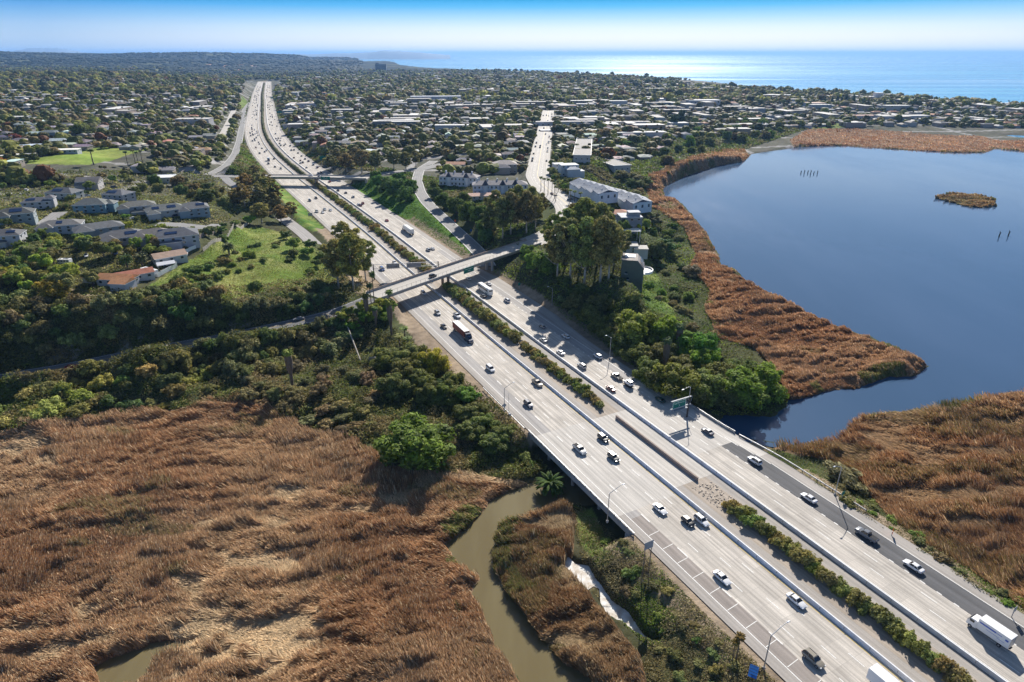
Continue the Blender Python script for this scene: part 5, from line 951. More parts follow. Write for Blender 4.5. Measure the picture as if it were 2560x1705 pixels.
def reeds(name, poly, n, label, tint=(1, 1, 1), hmax=2.4, width=.115, flats=True, kind='stuff', greens=.08):
    W, uv = pick(poly, n); x, y = W[:, 0], W[:, 1]; r = np.hypot(x, y); f, big = lump(x, y); s, o = fwinv(x, y)
    ok = (W[:, 2] > .08) & ~((o > -24) & (o < 40) & (s < 115)) & ~((o > -24) & (o < 40) & (s > 112)); fl = np.zeros(len(x))
    if flats:
        for q in (FLAT1, FLAT2, FLAT3, FLAT4): fl = np.maximum(fl, inpoly(uv[:, 0] + rng.normal(0, 9, len(uv)), uv[:, 1] + rng.normal(0, 6, len(uv)), q) * 1.0)
    fl = fl * sstep(.34, .46, fbm(x / 7, y / 3.2, 133, 3)); fl = np.maximum(fl, sstep(.60, .70, fbm(x / 16 + 3, y / 7, 131, 3)) * .8 * (big > .42)); tall = sstep(.38, .62, f)
    h = hmax * (.32 + .68 * tall) * (1 - .78 * fl) * rng.uniform(.8, 1.2, len(x)); h *= np.clip(1 - (r - 600) / 3000, .7, 1)
    w = width * np.maximum(1, r / 190) * rng.uniform(.7, 1.3, len(x)) * (1 + .3 * fl)
    fa = 2.6 + (fbm(x / 18, y / 18, 140, 3) - .5) * 3.4; ln = (.45 + .5 * (1 - tall) + 2.2 * fl) * h + rng.uniform(0, .35, len(x)); fa = fa + rng.normal(0, .30, len(x)); tip = np.stack([x + np.cos(fa) * ln, y + np.sin(fa) * ln, W[:, 2] + h], 1)
    an = rng.uniform(0, math.pi, len(x)); dx, dy = np.cos(an) * w, np.sin(an) * w; z0 = W[:, 2] - .1 + .35 * h * (rng.random(len(x)) < .5)
    V = np.stack([np.stack([x - dx, y - dy, z0], 1), np.stack([x + dx, y + dy, z0], 1), tip + np.stack([dx * .35, dy * .35, 0 * x], 1), tip - np.stack([dx * .35, dy * .35, 0 * x], 1)], 1)[ok].reshape(-1, 3)
    rust = np.array([.27, .155, .085]); straw = np.array([.48, .38, .26]); brown = np.array([.17, .115, .08]); mix = rng.random(len(x))[:, None]; hue = sstep(.35, .65, fbm(x / 30, y / 30, 151, 3))[:, None]
    c = rust * (1 - hue) + np.array([.33, .22, .135]) * hue; c = c * (1 - .55 * mix ** 2) + brown * .55 * mix ** 2; c = c * (1 - .7 * fl[:, None]) + straw * .7 * fl[:, None]; c = np.where((rng.random(len(x)) < .10)[:, None], straw * 1.05, c)
    ed = np.zeros(len(x), bool)
    for wp in (W_LAG, W_CRK, W_ISL):
        m = (x > wp[:, 0].min() - 8) & (x < wp[:, 0].max() + 8) & (y > wp[:, 1].min() - 8) & (y < wp[:, 1].max() + 8)
        if m.any(): d = pdist(x[m], y[m], wp); q = np.zeros(len(x), bool); q[m] = d < 2 + 5 * fbm(x[m] / 25, y[m] / 25, 161, 2); ed |= q
    gsel = ed & (fbm(x / 12, y / 12, 171, 2) > .52) & (rng.random(len(x)) < .8); c = np.where(gsel[:, None], np.array([.13, .14, .05]) * (.8 + .5 * mix), c); gs2 = fbm(x / 22, y / 11, 181, 3) > .80 - greens; c = np.where((gs2 & (mix[:, 0] < .5))[:, None], np.array([.20, .16, .08]), c)
    c = np.array([1.82, 1.82, 1.70]) * c * np.array(tint) * rng.uniform(.6, 1.3, (len(x), 1)); c = np.repeat(c[ok], 4, 0); me = mk(name, V, np.arange(len(V)).reshape(-1, 4), M['reed'], colr=c)
    tag(link(name, me), label, 'reeds', kind=kind); return me
reeds('marsh_reeds', Z_MARSH, 600000, 'wind combed rust brown reeds filling the marsh before the creek', hmax=2.5)
reeds('creek_bank_reeds', Z_SPIT, 80000, 'dark brown reeds on the far bank of the creek below the shoulder', (.8, .8, .75), greens=.2); reeds('lagoon_bank_reeds', Z_PEN, 170000, 'rust red reeds along the lagoon shore and its pointed spit', (.95, .88, .86), hmax=2.6)
reeds('far_reed_bed', Z_FAR, 30000, 'flat red brown reed bed on the far lagoon shore', (.95, .82, .80), hmax=2.2); reeds('verge_marsh_reeds', Z_RM, 330000, 'tangled brown reeds of the marsh beyond the asphalt lane', (.84, .77, .70), hmax=2.8, greens=.2)
me = reeds('island_reeds', [(p[0], p[1]) for p in ISLAND], 9000, 'tmp', (.75, .8, .7), hmax=2.4, flats=False); isl = bpy.data.objects['island_reeds']; isl.name = 'reed_island'; tag(isl, 'small low reed island alone in the lagoon', 'island', kind='stuff')
# undergrowth: leaf clumps sampled over the scrub
def under(name, poly, n, label, cols, h=1.0, size=.32, avoid=True, cat='undergrowth'):
    W, uv = pick(poly, n); x, y = W[:, 0], W[:, 1]; r = np.hypot(x, y); s, o = fwinv(x, y); bw = 37.8 + 7 * np.exp(-((s - 232) / 45) ** 2)
    ok = (W[:, 2] > .12) & ~((o > -23.5) & (o < bw) & (s < 3000))
    for k in RD:
        c_, hw = RD[k]; m = (x > c_[:, 0].min() - 12) & (x < c_[:, 0].max() + 12) & (y > c_[:, 1].min() - 12) & (y < c_[:, 1].max() + 12)
        if m.any():
            d = np.min(np.hypot(x[m][:, None] - c_[None, ::2, 0], y[m][:, None] - c_[None, ::2, 1]), 1); q = np.zeros(len(x), bool); q[m] = d < hw + .6; ok &= ~q
    f = fbm(x / 5, y / 5, 201, 3); g = fbm(x / 17, y / 17, 211, 3); hh = h * sstep(.3, .7, f) * rng.random(len(x)) * (1 if True else 0); cen = np.stack([x, y, W[:, 2] + hh], 1)[ok]; rr = r[ok]
    nrm = np.zeros_like(cen); nrm[:, 2] = 1; nrm[:, :2] = rng.normal(0, .7, (len(cen), 2)); V, Fc = leaves(cen, nrm, size, rng); V = (V.reshape(-1, 4, 3) - cen[:, None]) * (np.maximum(1, rr / 260))[:, None, None] + cen[:, None]; V = V.reshape(-1, 3)
    cols = np.array(cols); t = np.clip((g[ok] - .25) / .5 * (len(cols) - 1) + rng.normal(0, .35, ok.sum()), 0, len(cols) - 1).round().astype(int); c = 1.4 * cols[t] * rng.uniform(.65, 1.35, (ok.sum(), 1)); tag(link(name, mk(name, V, Fc, M['reed'] if False else FOL, colr=np.repeat(c, 4, 0))), label, cat, kind='stuff')
UC = [(.075,.085,.032), (.125,.115,.045), (.10,.12,.035), (.18,.15,.08), (.19,.145,.09)]
under('slope_undergrowth', [(-300,735),(300,725),(560,720),(740,700),(860,660),(940,720),(900,790),(960,800),(1060,880),(1240,1010),(1340,1110),(1400,1180),(1290,1200),(1040,1180),(940,1110),(800,1090),(620,1000),(300,1050),(-300,1120)], 170000, 'dark tangled undergrowth on the banks around the hill road', UC, 2.4, .40)
under('lagoon_slope_undergrowth', [(1180,620),(1330,560),(1560,560),(1640,440),(1700,530),(1740,640),(1790,760),(1880,880),(1975,1010),(1860,1075),(1740,1010),(1600,930),(1450,820),(1330,740),(1240,690)], 52000, 'mixed green and olive undergrowth on the slope between shoulder and reeds', [(.06,.08,.03), (.10,.15,.03), (.12,.12,.05), (.19,.24,.04)], 1.3, .34)
under('verge_scrub', [(1380,1190),(1480,1265),(1560,1300),(1660,1410),(1900,1640),(1990,1760),(1560,1760),(1620,1620),(1470,1470),(1430,1290)], 42000, 'patchy dry scrub sloping from the near shoulder to the creek', [(.13,.11,.06), (.09,.09,.045), (.12,.17,.03), (.22,.19,.13), (.17,.14,.08)], .9, .2)
under('marsh_verge_scrub', [(1750,1030),(1900,1105),(2100,1190),(2300,1310),(2600,1500),(2700,1600),(2640,1620),(2330,1410),(2070,1240),(1890,1120)], 22000, 'green and dry plants on the verge beside the asphalt lane', [(.13,.13,.05), (.11,.17,.03), (.20,.17,.11), (.10,.10,.05)], .7, .2)
under('grass_tufts', Z_FIELD, 26000, 'bright grass of the sunny field below the estate', [(.12,.18,.04), (.19,.23,.06), (.27,.26,.10)], .25, .22); under('bank_grass', Z_VERGE, 14000, 'mown green grass on the bank under the curving ramp', [(.07,.14,.028), (.11,.18,.035)], .2, .22)
under('garden_cover', [(-330,430),(340,425),(520,430),(600,455),(640,500),(560,560),(500,600),(440,640),(380,700),(250,735),(-330,745)], 60000, 'low mixed garden plants between the estate houses', [(.08,.09,.035), (.15,.17,.05), (.15,.135,.07), (.22,.22,.09), (.26,.22,.15)], 1.1, .4)
under('corner_cover', [(1380,360),(1500,330),(1700,310),(2000,300),(2020,322),(1870,372),(1700,400),(1620,440),(1610,520),(1520,520),(1420,540),(1380,440)], 50000, 'rough green cover between the lagoon corner and the town', [(.07,.09,.035), (.13,.17,.04), (.12,.12,.06), (.18,.16,.10)], 1.6, .5)
under('roadside_cover', [(560,440),(600,380),(610,300),(625,240),(660,230),(700,240),(730,330),(820,390),(1060,440),(1250,470),(1340,520),(1300,600),(1240,600),(1130,500),(1000,440),(800,410),(720,420),(640,450)], 60000, 'plants along the freeway cut and the ramps', [(.07,.09,.03), (.12,.17,.04), (.13,.12,.06), (.20,.18,.11)], 1.4, .45)
# ---- stones at the end of the median wall
mb = MB(); rr = random.Random(4)
for k in range(260):
    s_ = rr.uniform(50, 68); x, y = fw(s_, 7.5 + rr.uniform(-2.6, 4.6)); q = rr.uniform(.08, .26); mb.box((float(x), float(y), 6.03 + q * .3), (q * 1.6, q, q * .9), rr.uniform(0, 3), tilt=(rr.uniform(-.4, .4), rr.uniform(-.4, .4)))
tag(mb.obj('rubble', [M['rock']]), 'loose broken stones scattered in the median at the bridge end', 'rubble', kind='stuff')
# dead stumps standing in the lagoon
for i, (u, v, h) in enumerate(((2002,433,3), (2010,434,4), (2019,433,3.4), (2026,435,4.4), (2034,435,3), (2043,434,3.6), (2497,592,4), (2520,590,4.2))):
    q = P(u, v, 0); mb = MB(); mb.path([(0, 0, -1), (.3, .1, h * .6), (.1, .4, h)], [.5, .4, .15], 6); mb.path([(.2, 0, h * .4), (1.2, .3, h * .8)], [.25, .1], 5); t = mb.obj('dead_stump', [M['dark_steel'] if False else M['bark']]); t.location = tuple(q)
    tag(t, 'dark dead stump in the clump standing in the lagoon' if i < 6 else ('dark paired stump in open water below the reed island' if i == 6 else 'smaller lone stump in open water farther from the island'), 'stump', 'dead stumps standing in the lagoon')
# ================================================================== houses
GREYR = (.20, .205, .215); GR2 = (.26, .265, .26); BR = (.30, .24, .19); TERR = (.50, .21, .12); WH = (.72, .70, .66); LB = (.34, .40, .46); CREAM = (.62, .56, .48); PALE = (.66, .65, .64)
def hip(mb, x, y, z, L, W, h, over=.5, gable=False, m=0, two=False):
    l, w = L / 2 + over, W / 2 + over; r = (L / 2 + over) if gable else max(.3, L / 2 - W / 2 * .9); vs = [(-l, -w, z), (l, -w, z), (l, w, z), (-l, w, z), (-r, 0, z + h), (r, 0, z + h)]
    vs += [(-l, -w, z - .22), (l, -w, z - .22), (l, w, z - .22), (-l, w, z - .22)]
    mb.add([(a + x, b + y, c) for a, b, c in vs], [(0, 1, 5, 4), (2, 3, 4, 5), (1, 2, 5), (3, 0, 4), (0, 6, 7, 1), (1, 7, 8, 2), (2, 8, 9, 3), (3, 9, 6, 0), (6, 9, 8, 7)], m); mb.m[-5:-1] = [1] * 4 if two else mb.m[-5:-1]
def windows_on(t, face, L, W, z, n, w=1.3, h=1.3, inset=0.0, part=True, sub='frame'):
    """row of windows on a wall side: face in '+x -x +y -y'"""
    out = []
    for i in range(n):
        f = (i + .5) / n - .5; mb = MB(); fr = MB()
        if face[1] == 'y': sy = -1 if face[0] == '-' else 1; mb.box((f * L, sy * (W / 2 + .03), z), (w, .08, h)); fr.box((f * L, sy * (W / 2 + .06), z - h / 2 - .06), (w + .3, .14, .12)); fr.box((f * L, sy * (W / 2 + .06), z + h / 2 + .06), (w + .3, .14, .12))
        else: sx = -1 if face[0] == '-' else 1; mb.box((sx * (L / 2 + .03), f * W, z), (.08, w, h)); fr.box((sx * (L / 2 + .06), f * W, z - h / 2 - .06), (.14, w + .3, .12)); fr.box((sx * (L / 2 + .06), f * W, z + h / 2 + .06), (.14, w + .3, .12))
        k = mb.obj('window', [M['pane']], t); fr.obj('frame', [M['trim']], k); out.append(k)
    return out
def house(px, L, W, rot, h=5.6, rh=2.0, style='hip', roof=GREYR, wall=LB, label='', grp=None, wings=(), solar=(), detail=1, cat='house', name='house', flat_edge=True, z=None, chim=False):
    q = at(*px) if not isinstance(px, np.ndarray) else px; t = empty(name, tuple(q), math.radians(rot)); tag(t, label, cat, grp)
    vols = [(0, 0, L, W, h, rh, style)] + [w if len(w) == 7 else (*w, style) for w in wings]
    wm = MB(); rm = MB()
    for i, (x, y, l, w, hh, r_, st) in enumerate(vols):
        k = .003 * i; wm.box((x, y, hh / 2 - 1.25 + k), (l - k, w - k, hh + 2.5))
        if st == 'flat': rm.box((x, y, hh + .02 + k), (l + .5, w + .5, .3)); rm.box((x, y, hh + .45), (l + .5, .25, .5)) if False else None
        elif st == 'gable':
            hip(rm, x, y, hh + k, l, w, r_, .5, True, two=True); wm.add([(x - l / 2, y - w / 2, hh), (x - l / 2, y + w / 2, hh), (x - l / 2, y, hh + r_ * .93)], [(0, 2, 1)]); wm.add([(x + l / 2, y - w / 2, hh), (x + l / 2, y + w / 2, hh), (x + l / 2, y, hh + r_ * .93)], [(0, 1, 2)])
        else: hip(rm, x, y, hh + k, l, w, r_, two=True)
    a = wm.obj('wall', [M['wall']], t); a.color = (*wall, 1); b = rm.obj('roof', [M['roof'], M['trim']], t); b.color = (*roof, 1)
    if chim: mb = MB(); mb.box((L * .2, W * .15, h + rh * .8), (.9, .9, 1.8)); c = mb.obj('chimney', [M['wall']], b); c.color = (*wall, 1)
    for (sx, sy, sl, sw) in solar:
        mb = MB(); sl_ = rh / (W / 2 + .5); zz = h + (W / 2 + .5 - abs(sy)) * sl_ + .14; mb.box((sx, sy, zz), (sl, sw, .08), tilt=(math.atan(sl_) * (1 if sy < 0 else -1), 0)); mb.obj('solar_panel', [M['solar']], b)
    if detail:
        for zf in ([h - 1.3] if h < 4.5 else [1.5, h - 1.3]): windows_on(t, '-y', L, W, zf, max(2, int(L / 4))); windows_on(t, '+x', L, W, zf, 2); windows_on(t, '-x', L, W, zf, 2)
    return t
G1 = 'grey roofed estate houses'
random.seed(9)
house((45,552), 18.1, 12.0, 28, 5.2, 2.8, roof=(0.093,0.099,0.096), wall=(0.270,0.315,0.330), label='teal grey house with solar panels on its hip roof at the frame edge', grp=G1, solar=[(1,-3,6,3.2)], wings=[(-6,-6,8,7,4.80,2.2)])
house((100,520), 16.1, 10.0, 20, 5.0, 2.1, roof=(0.136,0.136,0.149), wall=(0.450,0.450,0.465), label='white walled house behind the teal one with a small raised tower room', grp=G1, wings=[(7,0,5,7,6.40,1.8)], solar=[(-3,-2.5,5,2.4)])
house((165,496), 19.0, 12.0, -4, 4.8, 2.8, roof=(0.136,0.143,0.149), wall=(0.435,0.450,0.435), label='wide pale green house with a dark solar bank below the two storey white house', grp=G1, solar=[(-2,-3,7,2.6)])
house((228,472), 16.1, 11.0, 15, 6.6, 2.8, 'gable', roof=(0.211,0.192,0.180), wall=(0.495,0.465,0.450), label='tall pale pink white house with steep cross gables', grp=G1, wings=[(4,-4,8,9,5.76,2.6),(-5,-5,7,6,4.00,2.0)], cat='house')
house((235,527), 18.1, 12.0, 12, 5.0, 3.0, roof=(0.155,0.167,0.161), wall=(0.165,0.270,0.315), label='blue teal walled house behind a clipped hedge', grp=G1, wings=[(9,2,7,8,4.48,2.0)])
house((158,578), 20.9, 11.0, 22, 4.5, 2.3, roof=(0.186,0.180,0.174), wall=(0.465,0.495,0.540), label='long white walled house with one square solar panel near the court', grp=G1, solar=[(0,-2.6,3,2.4)], wings=[(-7,-4.5,8,6,4.16,1.8)])
house((252,588), 23.8, 11.0, 40, 5.1, 2.5, roof=(0.155,0.161,0.167), wall=(0.195,0.247,0.300), label='long slate blue house with a row of windows facing the freeway', grp=G1, wings=[(-8,-3,9,9,4.80,2.4)])
house((25,608), 14.2, 11.0, 18, 5.4, 2.5, roof=(0.124,0.124,0.130), wall=(0.450,0.465,0.495), label='house with a white balcony and a pale blue roof panel at the frame edge', grp=G1, solar=[(3,-2.6,4,2)], wings=[(-3,-6,8,4,2.56,0.9)])
house((300,500), 16.1, 12.0, -12, 4.8, 2.5, roof=(0.136,0.143,0.161), wall=(0.413,0.390,0.413), label='grey violet roofed house in front of the dense dark grove', grp=G1, solar=[(-2,-3,7,2.8)])
house((350,532), 19.0, 11.0, 33, 5.3, 2.5, roof=(0.167,0.167,0.155), wall=(0.390,0.398,0.405), label='house with a separate square tower wing and garage', grp=G1, wings=[(-9,-5,6,6,4.96,2.2),(2,-7,14,4,2.40,1.3)])
house((418,538), 22.8, 12.0, 35, 4.2, 3.0, roof=(0.174,0.186,0.180), wall=(0.435,0.450,0.450), label='broad low house with solar panels and a white garage door', grp=G1, solar=[(3,-3,5,2.6),(-6,-3,4,2.4)], wings=[(-8,-6,7,7,3.52,2.0)])
house((487,536), 17.1, 13.0, 30, 5.1, 3.0, roof=(0.149,0.155,0.161), wall=(0.270,0.345,0.390), label='pale blue house with tall hip roof at the end of its row', grp=G1, solar=[(4,-3,5,2.4)], wings=[(-6,-6,6,6,4.48,2.0)])
house((312,606), 20.9, 13.0, 33, 4.2, 3.0, roof=(0.136,0.136,0.143), wall=(0.390,0.398,0.413), label='grey house with many roof planes behind the row of yellow green trees', grp=G1, solar=[(4,-3.4,6,2.6)], wings=[(-7,-5,8,8,3.84,2.2)])
house((385,606), 19.0, 12.0, 33, 4.8, 3.0, roof=(0.180,0.167,0.161), wall=(0.375,0.375,0.390), label='brownish roofed house with a pointed porch and angled solar row', grp=G1, solar=[(6,-3,6,2)], wings=[(-6,-5,8,7,4.64,2.2),(2,-9,5,4,2.40,1.8)])
house((448,606), 19.9, 14.0, 28, 5.0, 3.2, roof=(0.118,0.124,0.143), wall=(0.375,0.390,0.435), label='dark roofed house with a white balcony at the corner beside the brown wall', grp=G1, solar=[(-3,-4,6,2)], wings=[(-4,-8,10,3,2.72,0.7)])
# orange roofed house
house((298,710), 16, 7.5, -6, 3.4, 1.8, 'gable', roof=(.56,.27,.13), wall=(0.525,0.532,0.555), label='long white bungalow with bright orange tiled roofs above the dark bank', wings=[(6,-5,7.5,8,3.39,1.7,'gable'),(-12,1.5,10,5.5,3,1.2,'gable')])
house((335,700), 17, 7, 38, 3.4, 1.6, 'gable', roof=(.42,.17,.11), wall=(0.510,0.517,0.540), label='rust red roofed wing house beside the white trailer yard')
house((425,652), 15, 10, 40, 3.4, 1.8, 'gable', roof=(.40,.28,.21), wall=(0.413,0.450,0.465), label='low brown roofed house at the head of the white fenced yard')
def trailer_home(px, L, W, rot, h, lab, name='trailer'):
    q = at(*px); t = empty(name, tuple(q), math.radians(rot)); tag(t, lab, 'trailer'); mb = MB(); mb.box((0, 0, h / 2 + .5), (L, W, h)); mb.obj('body', [M['white_panel']], t)
    for i in range(4): mb = MB(); mb.box((-L * .36 + i * L * .24, -W / 2 - .02, h * .62 + .5), (.9, .06, .6)); mb.obj('window', [M['pane']], t)
    for sx in (-1, 1): mb = MB(); mb.tube((sx * L * .15, -W / 2 - .04, .4), (sx * L * .15, -W / 2 + .25, .4), .38, n=12); mb.obj('wheel', [M['tyre']], t)
    for i in range(3): mb = MB(); mb.box((-L * .3 + i * L * .3, 0, h + .6), (.7, .7, .25)); mb.obj('roof_vent', [M['grey_panel']], t)
trailer_home((376,688), 10, 3, -30, 2.8, 'white travel trailer with small windows parked in the fenced yard'); trailer_home((164,660), 6, 2.6, 0, 2.2, 'small pale trailer under the trees left of the palms')
q = at(417, 672); t = empty('carport', tuple(q), math.radians(35)); tag(t, 'white sheet roofed carport in the fenced yard', 'carport'); mb = MB(); hip(mb, 0, 0, 3, 8, 5, 1, .2, True); mb.obj('roof', [M['white_panel']], t)
for a_ in (-1, 1):
    for b_ in (-1, 1): mb = MB(); mb.tube((a_ * 3.7, b_ * 2.3, 0), (a_ * 3.7, b_ * 2.3, 3), .07, n=6); mb.obj('leg', [M['steel']], t)
q = at(455, 648); t = empty('canopy_tent', tuple(q), math.radians(20)); tag(t, 'white canopy tent at the uphill end of the yard', 'tent'); mb = MB(); hip(mb, 0, 0, 2.6, 6, 5, 1.2, .1); mb.obj('roof', [M['white_panel']], t)
for a_ in (-1, 1):
    for b_ in (-1, 1): mb = MB(); mb.tube((a_ * 2.8, b_ * 2.3, 0), (a_ * 2.8, b_ * 2.3, 2.6), .05, n=6); mb.obj('leg', [M['steel']], t)
# ---- lagoon side
def terrace(px, L, rot, lab, turrets, rows=2):
    q = at(*px); t = empty('terrace', tuple(q), math.radians(rot)); tag(t, lab, 'terrace', 'white turreted terrace'); mb = MB(); mb.box((0, 0, 2.6), (L, 12, 11)); w = mb.obj('wall', [M['wall']], t); w.color = (.66, .65, .68, 1); rm = MB(); hip(rm, 0, 0, 8.1, L, 12, 2.6); r = rm.obj('roof', [M['roof']], t); r.color = (.33, .31, .31, 1)
    for x in turrets:
        mb = MB(); mb.tube((x, -6.2, -2), (x, -6.2, 8.2), 2.0, n=12); k = mb.obj('turret', [M['wall']], t); k.color = (.70, .69, .70, 1); mb = MB(); mb.tube((x, -6.2, 8.2), (x, -6.2, 12.4), 2.7, .08, 10); k2 = mb.obj('turret_roof', [M['roof']], k); k2.color = (.07, .075, .10, 1)
    for x in np.arange(-L / 2 + 4, L / 2, 8): mb = MB(); mb.box((x, 1.5, 10.6), (1.2, 1.2, 3)); k = mb.obj('chimney', [M['wall']], r); k.color = (.70, .69, .70, 1)
    for z in (2.2, 6.2): windows_on(t, '-y', L, 12, z, int(L / 3.2), 1.2, 1.7)
    for zz in (4.2,): mb = MB(); mb.box((0, -6.6, zz), (L * .92, 1.3, .2)); mb.obj('balcony', [M['trim']], t)
terrace((1250,484), 44, 4, 'front white terrace with dark conical turrets and a grey roof', (-12, 2, 12)); terrace((1150,463), 34, -14, 'rear white terrace stepping down behind the turreted one', (-8, 8))
house((1140,430), 18, 11, 0, 8, 2, 'gable', roof=(.50,.26,.17), wall=(0.525,0.510,0.510), label='white block with patchy terracotta roofs behind the white terraces')
house((1205,500), 26, 10, 8, 4.2, 1.6, 'gable', roof=(.62,.42,.33), wall=(0.510,0.503,0.495), label='low pink roofed building in front of the turreted terrace')
house((1262,430), 22, 15, 6, 8, 3, roof=(.42,.37,.34), wall=(0.345,0.300,0.247), label='large beige hip roofed house beside the start of the straight street', wings=[(-3,-8,14,8,6,2.4)]); 
house((1420,437), 16, 12, 12, 9.5, .4, 'flat', roof=(.70,.70,.70), wall=(0.495,0.525,0.570), label='stacked white Mediterranean house of cubes beside the street', wings=[(2,-8,12,8,6.6,2,'hip'),(9,-4,8,10,4.4,.3,'flat')])
house((1396,425), 10, 9, 12, 6, .4, 'flat', roof=(.74,.73,.70), wall=(0.540,0.547,0.570), label='white cube house between the street and the stacked white house')
def block(fl, fr, br, h, lab, roof=(.33,.31,.29), wall=(0.413,0.398,0.390), name='apartment_block', side_dark=True, n=9, cat='building', grp=None):
    a, b, c = at(*fl), at(*fr), at(*br); W_ = float(np.hypot(*(b - a)[:2])); ang = math.atan2(b[1] - a[1], b[0] - a[0]); dv = c - b; Dp = float(abs(-math.sin(ang) * dv[0] + math.cos(ang) * dv[1])); z = min(a[2], b[2])
    ctr = (a + b) / 2 + np.array([-math.sin(ang), math.cos(ang), 0]) * Dp / 2; t = empty(name, (ctr[0], ctr[1], z), ang); tag(t, lab, cat, grp); mb = MB(); mb.box((0, 0, h / 2 - 1), (W_, Dp, h + 2)); w = mb.obj('wall', [M['wall']], t); w.color = (*wall, 1)
    mb = MB(); mb.box((0, 0, h + .12), (W_ + 1.2, Dp + 1.2, .35)); r = mb.obj('roof', [M['roof']], t); r.color = (*roof, 1); mb = MB()
    for sx, sy, lx, ly in ((0, -1, W_ + 1.4, .4), (0, 1, W_ + 1.4, .4), (-1, 0, .4, Dp + .7), (1, 0, .4, Dp + .7)): mb.box((sx * (W_ / 2 + .6), sy * (Dp / 2 + .6), h + .42), (lx, ly, .5))
    mb.obj('roof_rim', [M['trim']], r); windows_on(t, '-y', W_, Dp, h * .6, 3, 1.4, 1.4)
    if side_dark:
        for i in range(n):
            y = -Dp / 2 + Dp * (i + .5) / n; mb = MB(); mb.box((W_ / 2 + .05, y, h / 2), (.12, Dp / n * .62, h * .86)); k = mb.obj('window', [M['pane']], t)
    return t
block((1433,408), (1475,410), (1515,384), 8, 'long flat roofed apartment block with brown window bays nearer the street'); block((1534,432), (1575,434), (1609,405), 8, 'long flat roofed apartment block with brown window bays nearer the lagoon')
def serrated(px, L, rot, n, lab):
    q = at(*px); t = empty('townhouse_row', tuple(q), math.radians(rot)); tag(t, lab, 'townhouses', 'serrated roof townhouses'); mb = MB(); w_ = 17; mb.box((0, 0, 2.2), (L, w_, 8)); w = mb.obj('wall', [M['wall']], t); w.color = (.60, .66, .72, 1); st = L / n
    for i in range(n):
        x0 = -L / 2 + i * st; off = (i - n / 2) * .0
        for sy in (-1, 1):
            rm = MB(); ze, zr = 5.6, 8.9; yo = 1.4 * (i % 2); a_ = (x0, sy * (w_ / 2 + .4 + yo), ze + 2.0); b_ = (x0 + st, sy * (w_ / 2 + .4 + yo), ze); c_ = (x0 + st, 0, zr - .9); d_ = (x0, 0, zr + 1.6); e_ = [(p[0], p[1], p[2] - .35) for p in (a_, b_, c_, d_)]
            rm.add([a_, b_, c_, d_] + e_, [(0, 1, 2, 3) if sy < 0 else (3, 2, 1, 0), (7, 6, 5, 4), (0, 4, 5, 1), (1, 5, 6, 2), (2, 6, 7, 3), (3, 7, 4, 0)]); r = rm.obj('roof', [M['roof']], t); r.color = (.40, .42, .46, 1)
        mb = MB(); mb.add([(x0 + .02, -(w_ / 2), 6.2), (x0 + .02, w_ / 2, 6.2), (x0 + .02, w_ / 2, 7.3), (x0 + .02, 0, 10.2), (x0 + .02, -w_ / 2, 7.3)], [(0, 1, 2, 3, 4), (4, 3, 2, 1, 0)]); mb.obj('clerestory', [M['pane']], t)
        for y_ in (-3, 3): mb = MB(); mb.box((x0 + st * .5, y_, 8.3), (.5, .5, 1.2)); k = mb.obj('vent', [M['trim']], t)
    windows_on(t, '+x', L, w_, 3.2, 3, 1.6, 2.2); return t
serrated((1482,490), 40, -63, 5, 'row of townhouses with stepped grey sawtooth roofs nearer the curving street'); serrated((1560,512), 44, -63, 5, 'row of townhouses with stepped grey sawtooth roofs nearer the lagoon')
house((1545,548), 14, 12, 10, 5, 2, roof=(.50,.26,.18), wall=(0.450,0.420,0.405), label='terracotta roofed house wedged below the sawtooth townhouses')
house((1572,568), 13, 12, 5, 7.5, .3, 'flat', roof=(.55,.56,.58), wall=(0.270,0.285,0.315), label='grey modern house with a white flat sunroom on top', wings=[(2,-1,7,6,10,.3,'flat')])
house((1560,628), 15, 10, -4, 4.5, .3, 'flat', roof=(.48,.46,.43), wall=(0.525,0.532,0.555), label='white flat roofed house with a slatted pergola overlooking the lagoon', wings=[(9,-3,8,8,3.4,.3,'flat')])
q = at(1575, 600); t = empty('pergola', (q[0], q[1], q[2]), .05); tag(t, 'white slatted pergola behind the white flat roofed house', 'pergola')
for i in range(9): mb = MB(); mb.box((0, -3.6 + i * .9, 6.2), (11, .25, .3)); mb.obj('slat', [M['trim']], t)
for a_ in (-5, 5):
    mb = MB(); mb.box((a_, 0, 5.9), (.3, 8, .3)); mb.obj('beam', [M['trim']], t)
    for b_ in (-3.5, 3.5): mb = MB(); mb.box((a_, b_, 2.4), (.25, .25, 7)); mb.obj('leg', [M['trim']], t)
q = at(1578, 706); t = empty('house', tuple(q), math.radians(-10)); tag(t, 'dark green timber house with slanted skylight roof and curved white deck above the lagoon', 'house')
mb = MB(); mb.box((0, 0, 3), (11, 12, 12)); mb.loft([[(-5.5, y, 9), (5.5, y, 9), (2.2, y, 13.2), (-5.5, y, 13.2)] for y in (-6, 6)]); w = mb.obj('wall', [M['wall']], t); w.color = (.13, .15, .12, 1)
mb = MB(); mb.loft([[(5.7, y, 8.9), (5.9, y, 9.1), (2.3, y, 13.6), (2.1, y, 13.3)] for y in (-6.3, 6.3)]); mb.box((-1.7, 0, 13.4), (8.2, 12.6, .3)); r = mb.obj('roof', [M['roof']], t); r.color = (.34, .31, .29, 1)
for i in range(4): mb = MB(); yy = -4.2 + i * 2.8; mb.add([(5.1, yy - .9, 10.1), (5.1, yy + .9, 10.1), (3.2, yy + .9, 12.6), (3.2, yy - .9, 12.6)], [(0, 1, 2, 3)]); mb.v = [(x + .55, y, z + .35) for x, y, z in mb.v]; mb.obj('skylight', [M['pane']], r)
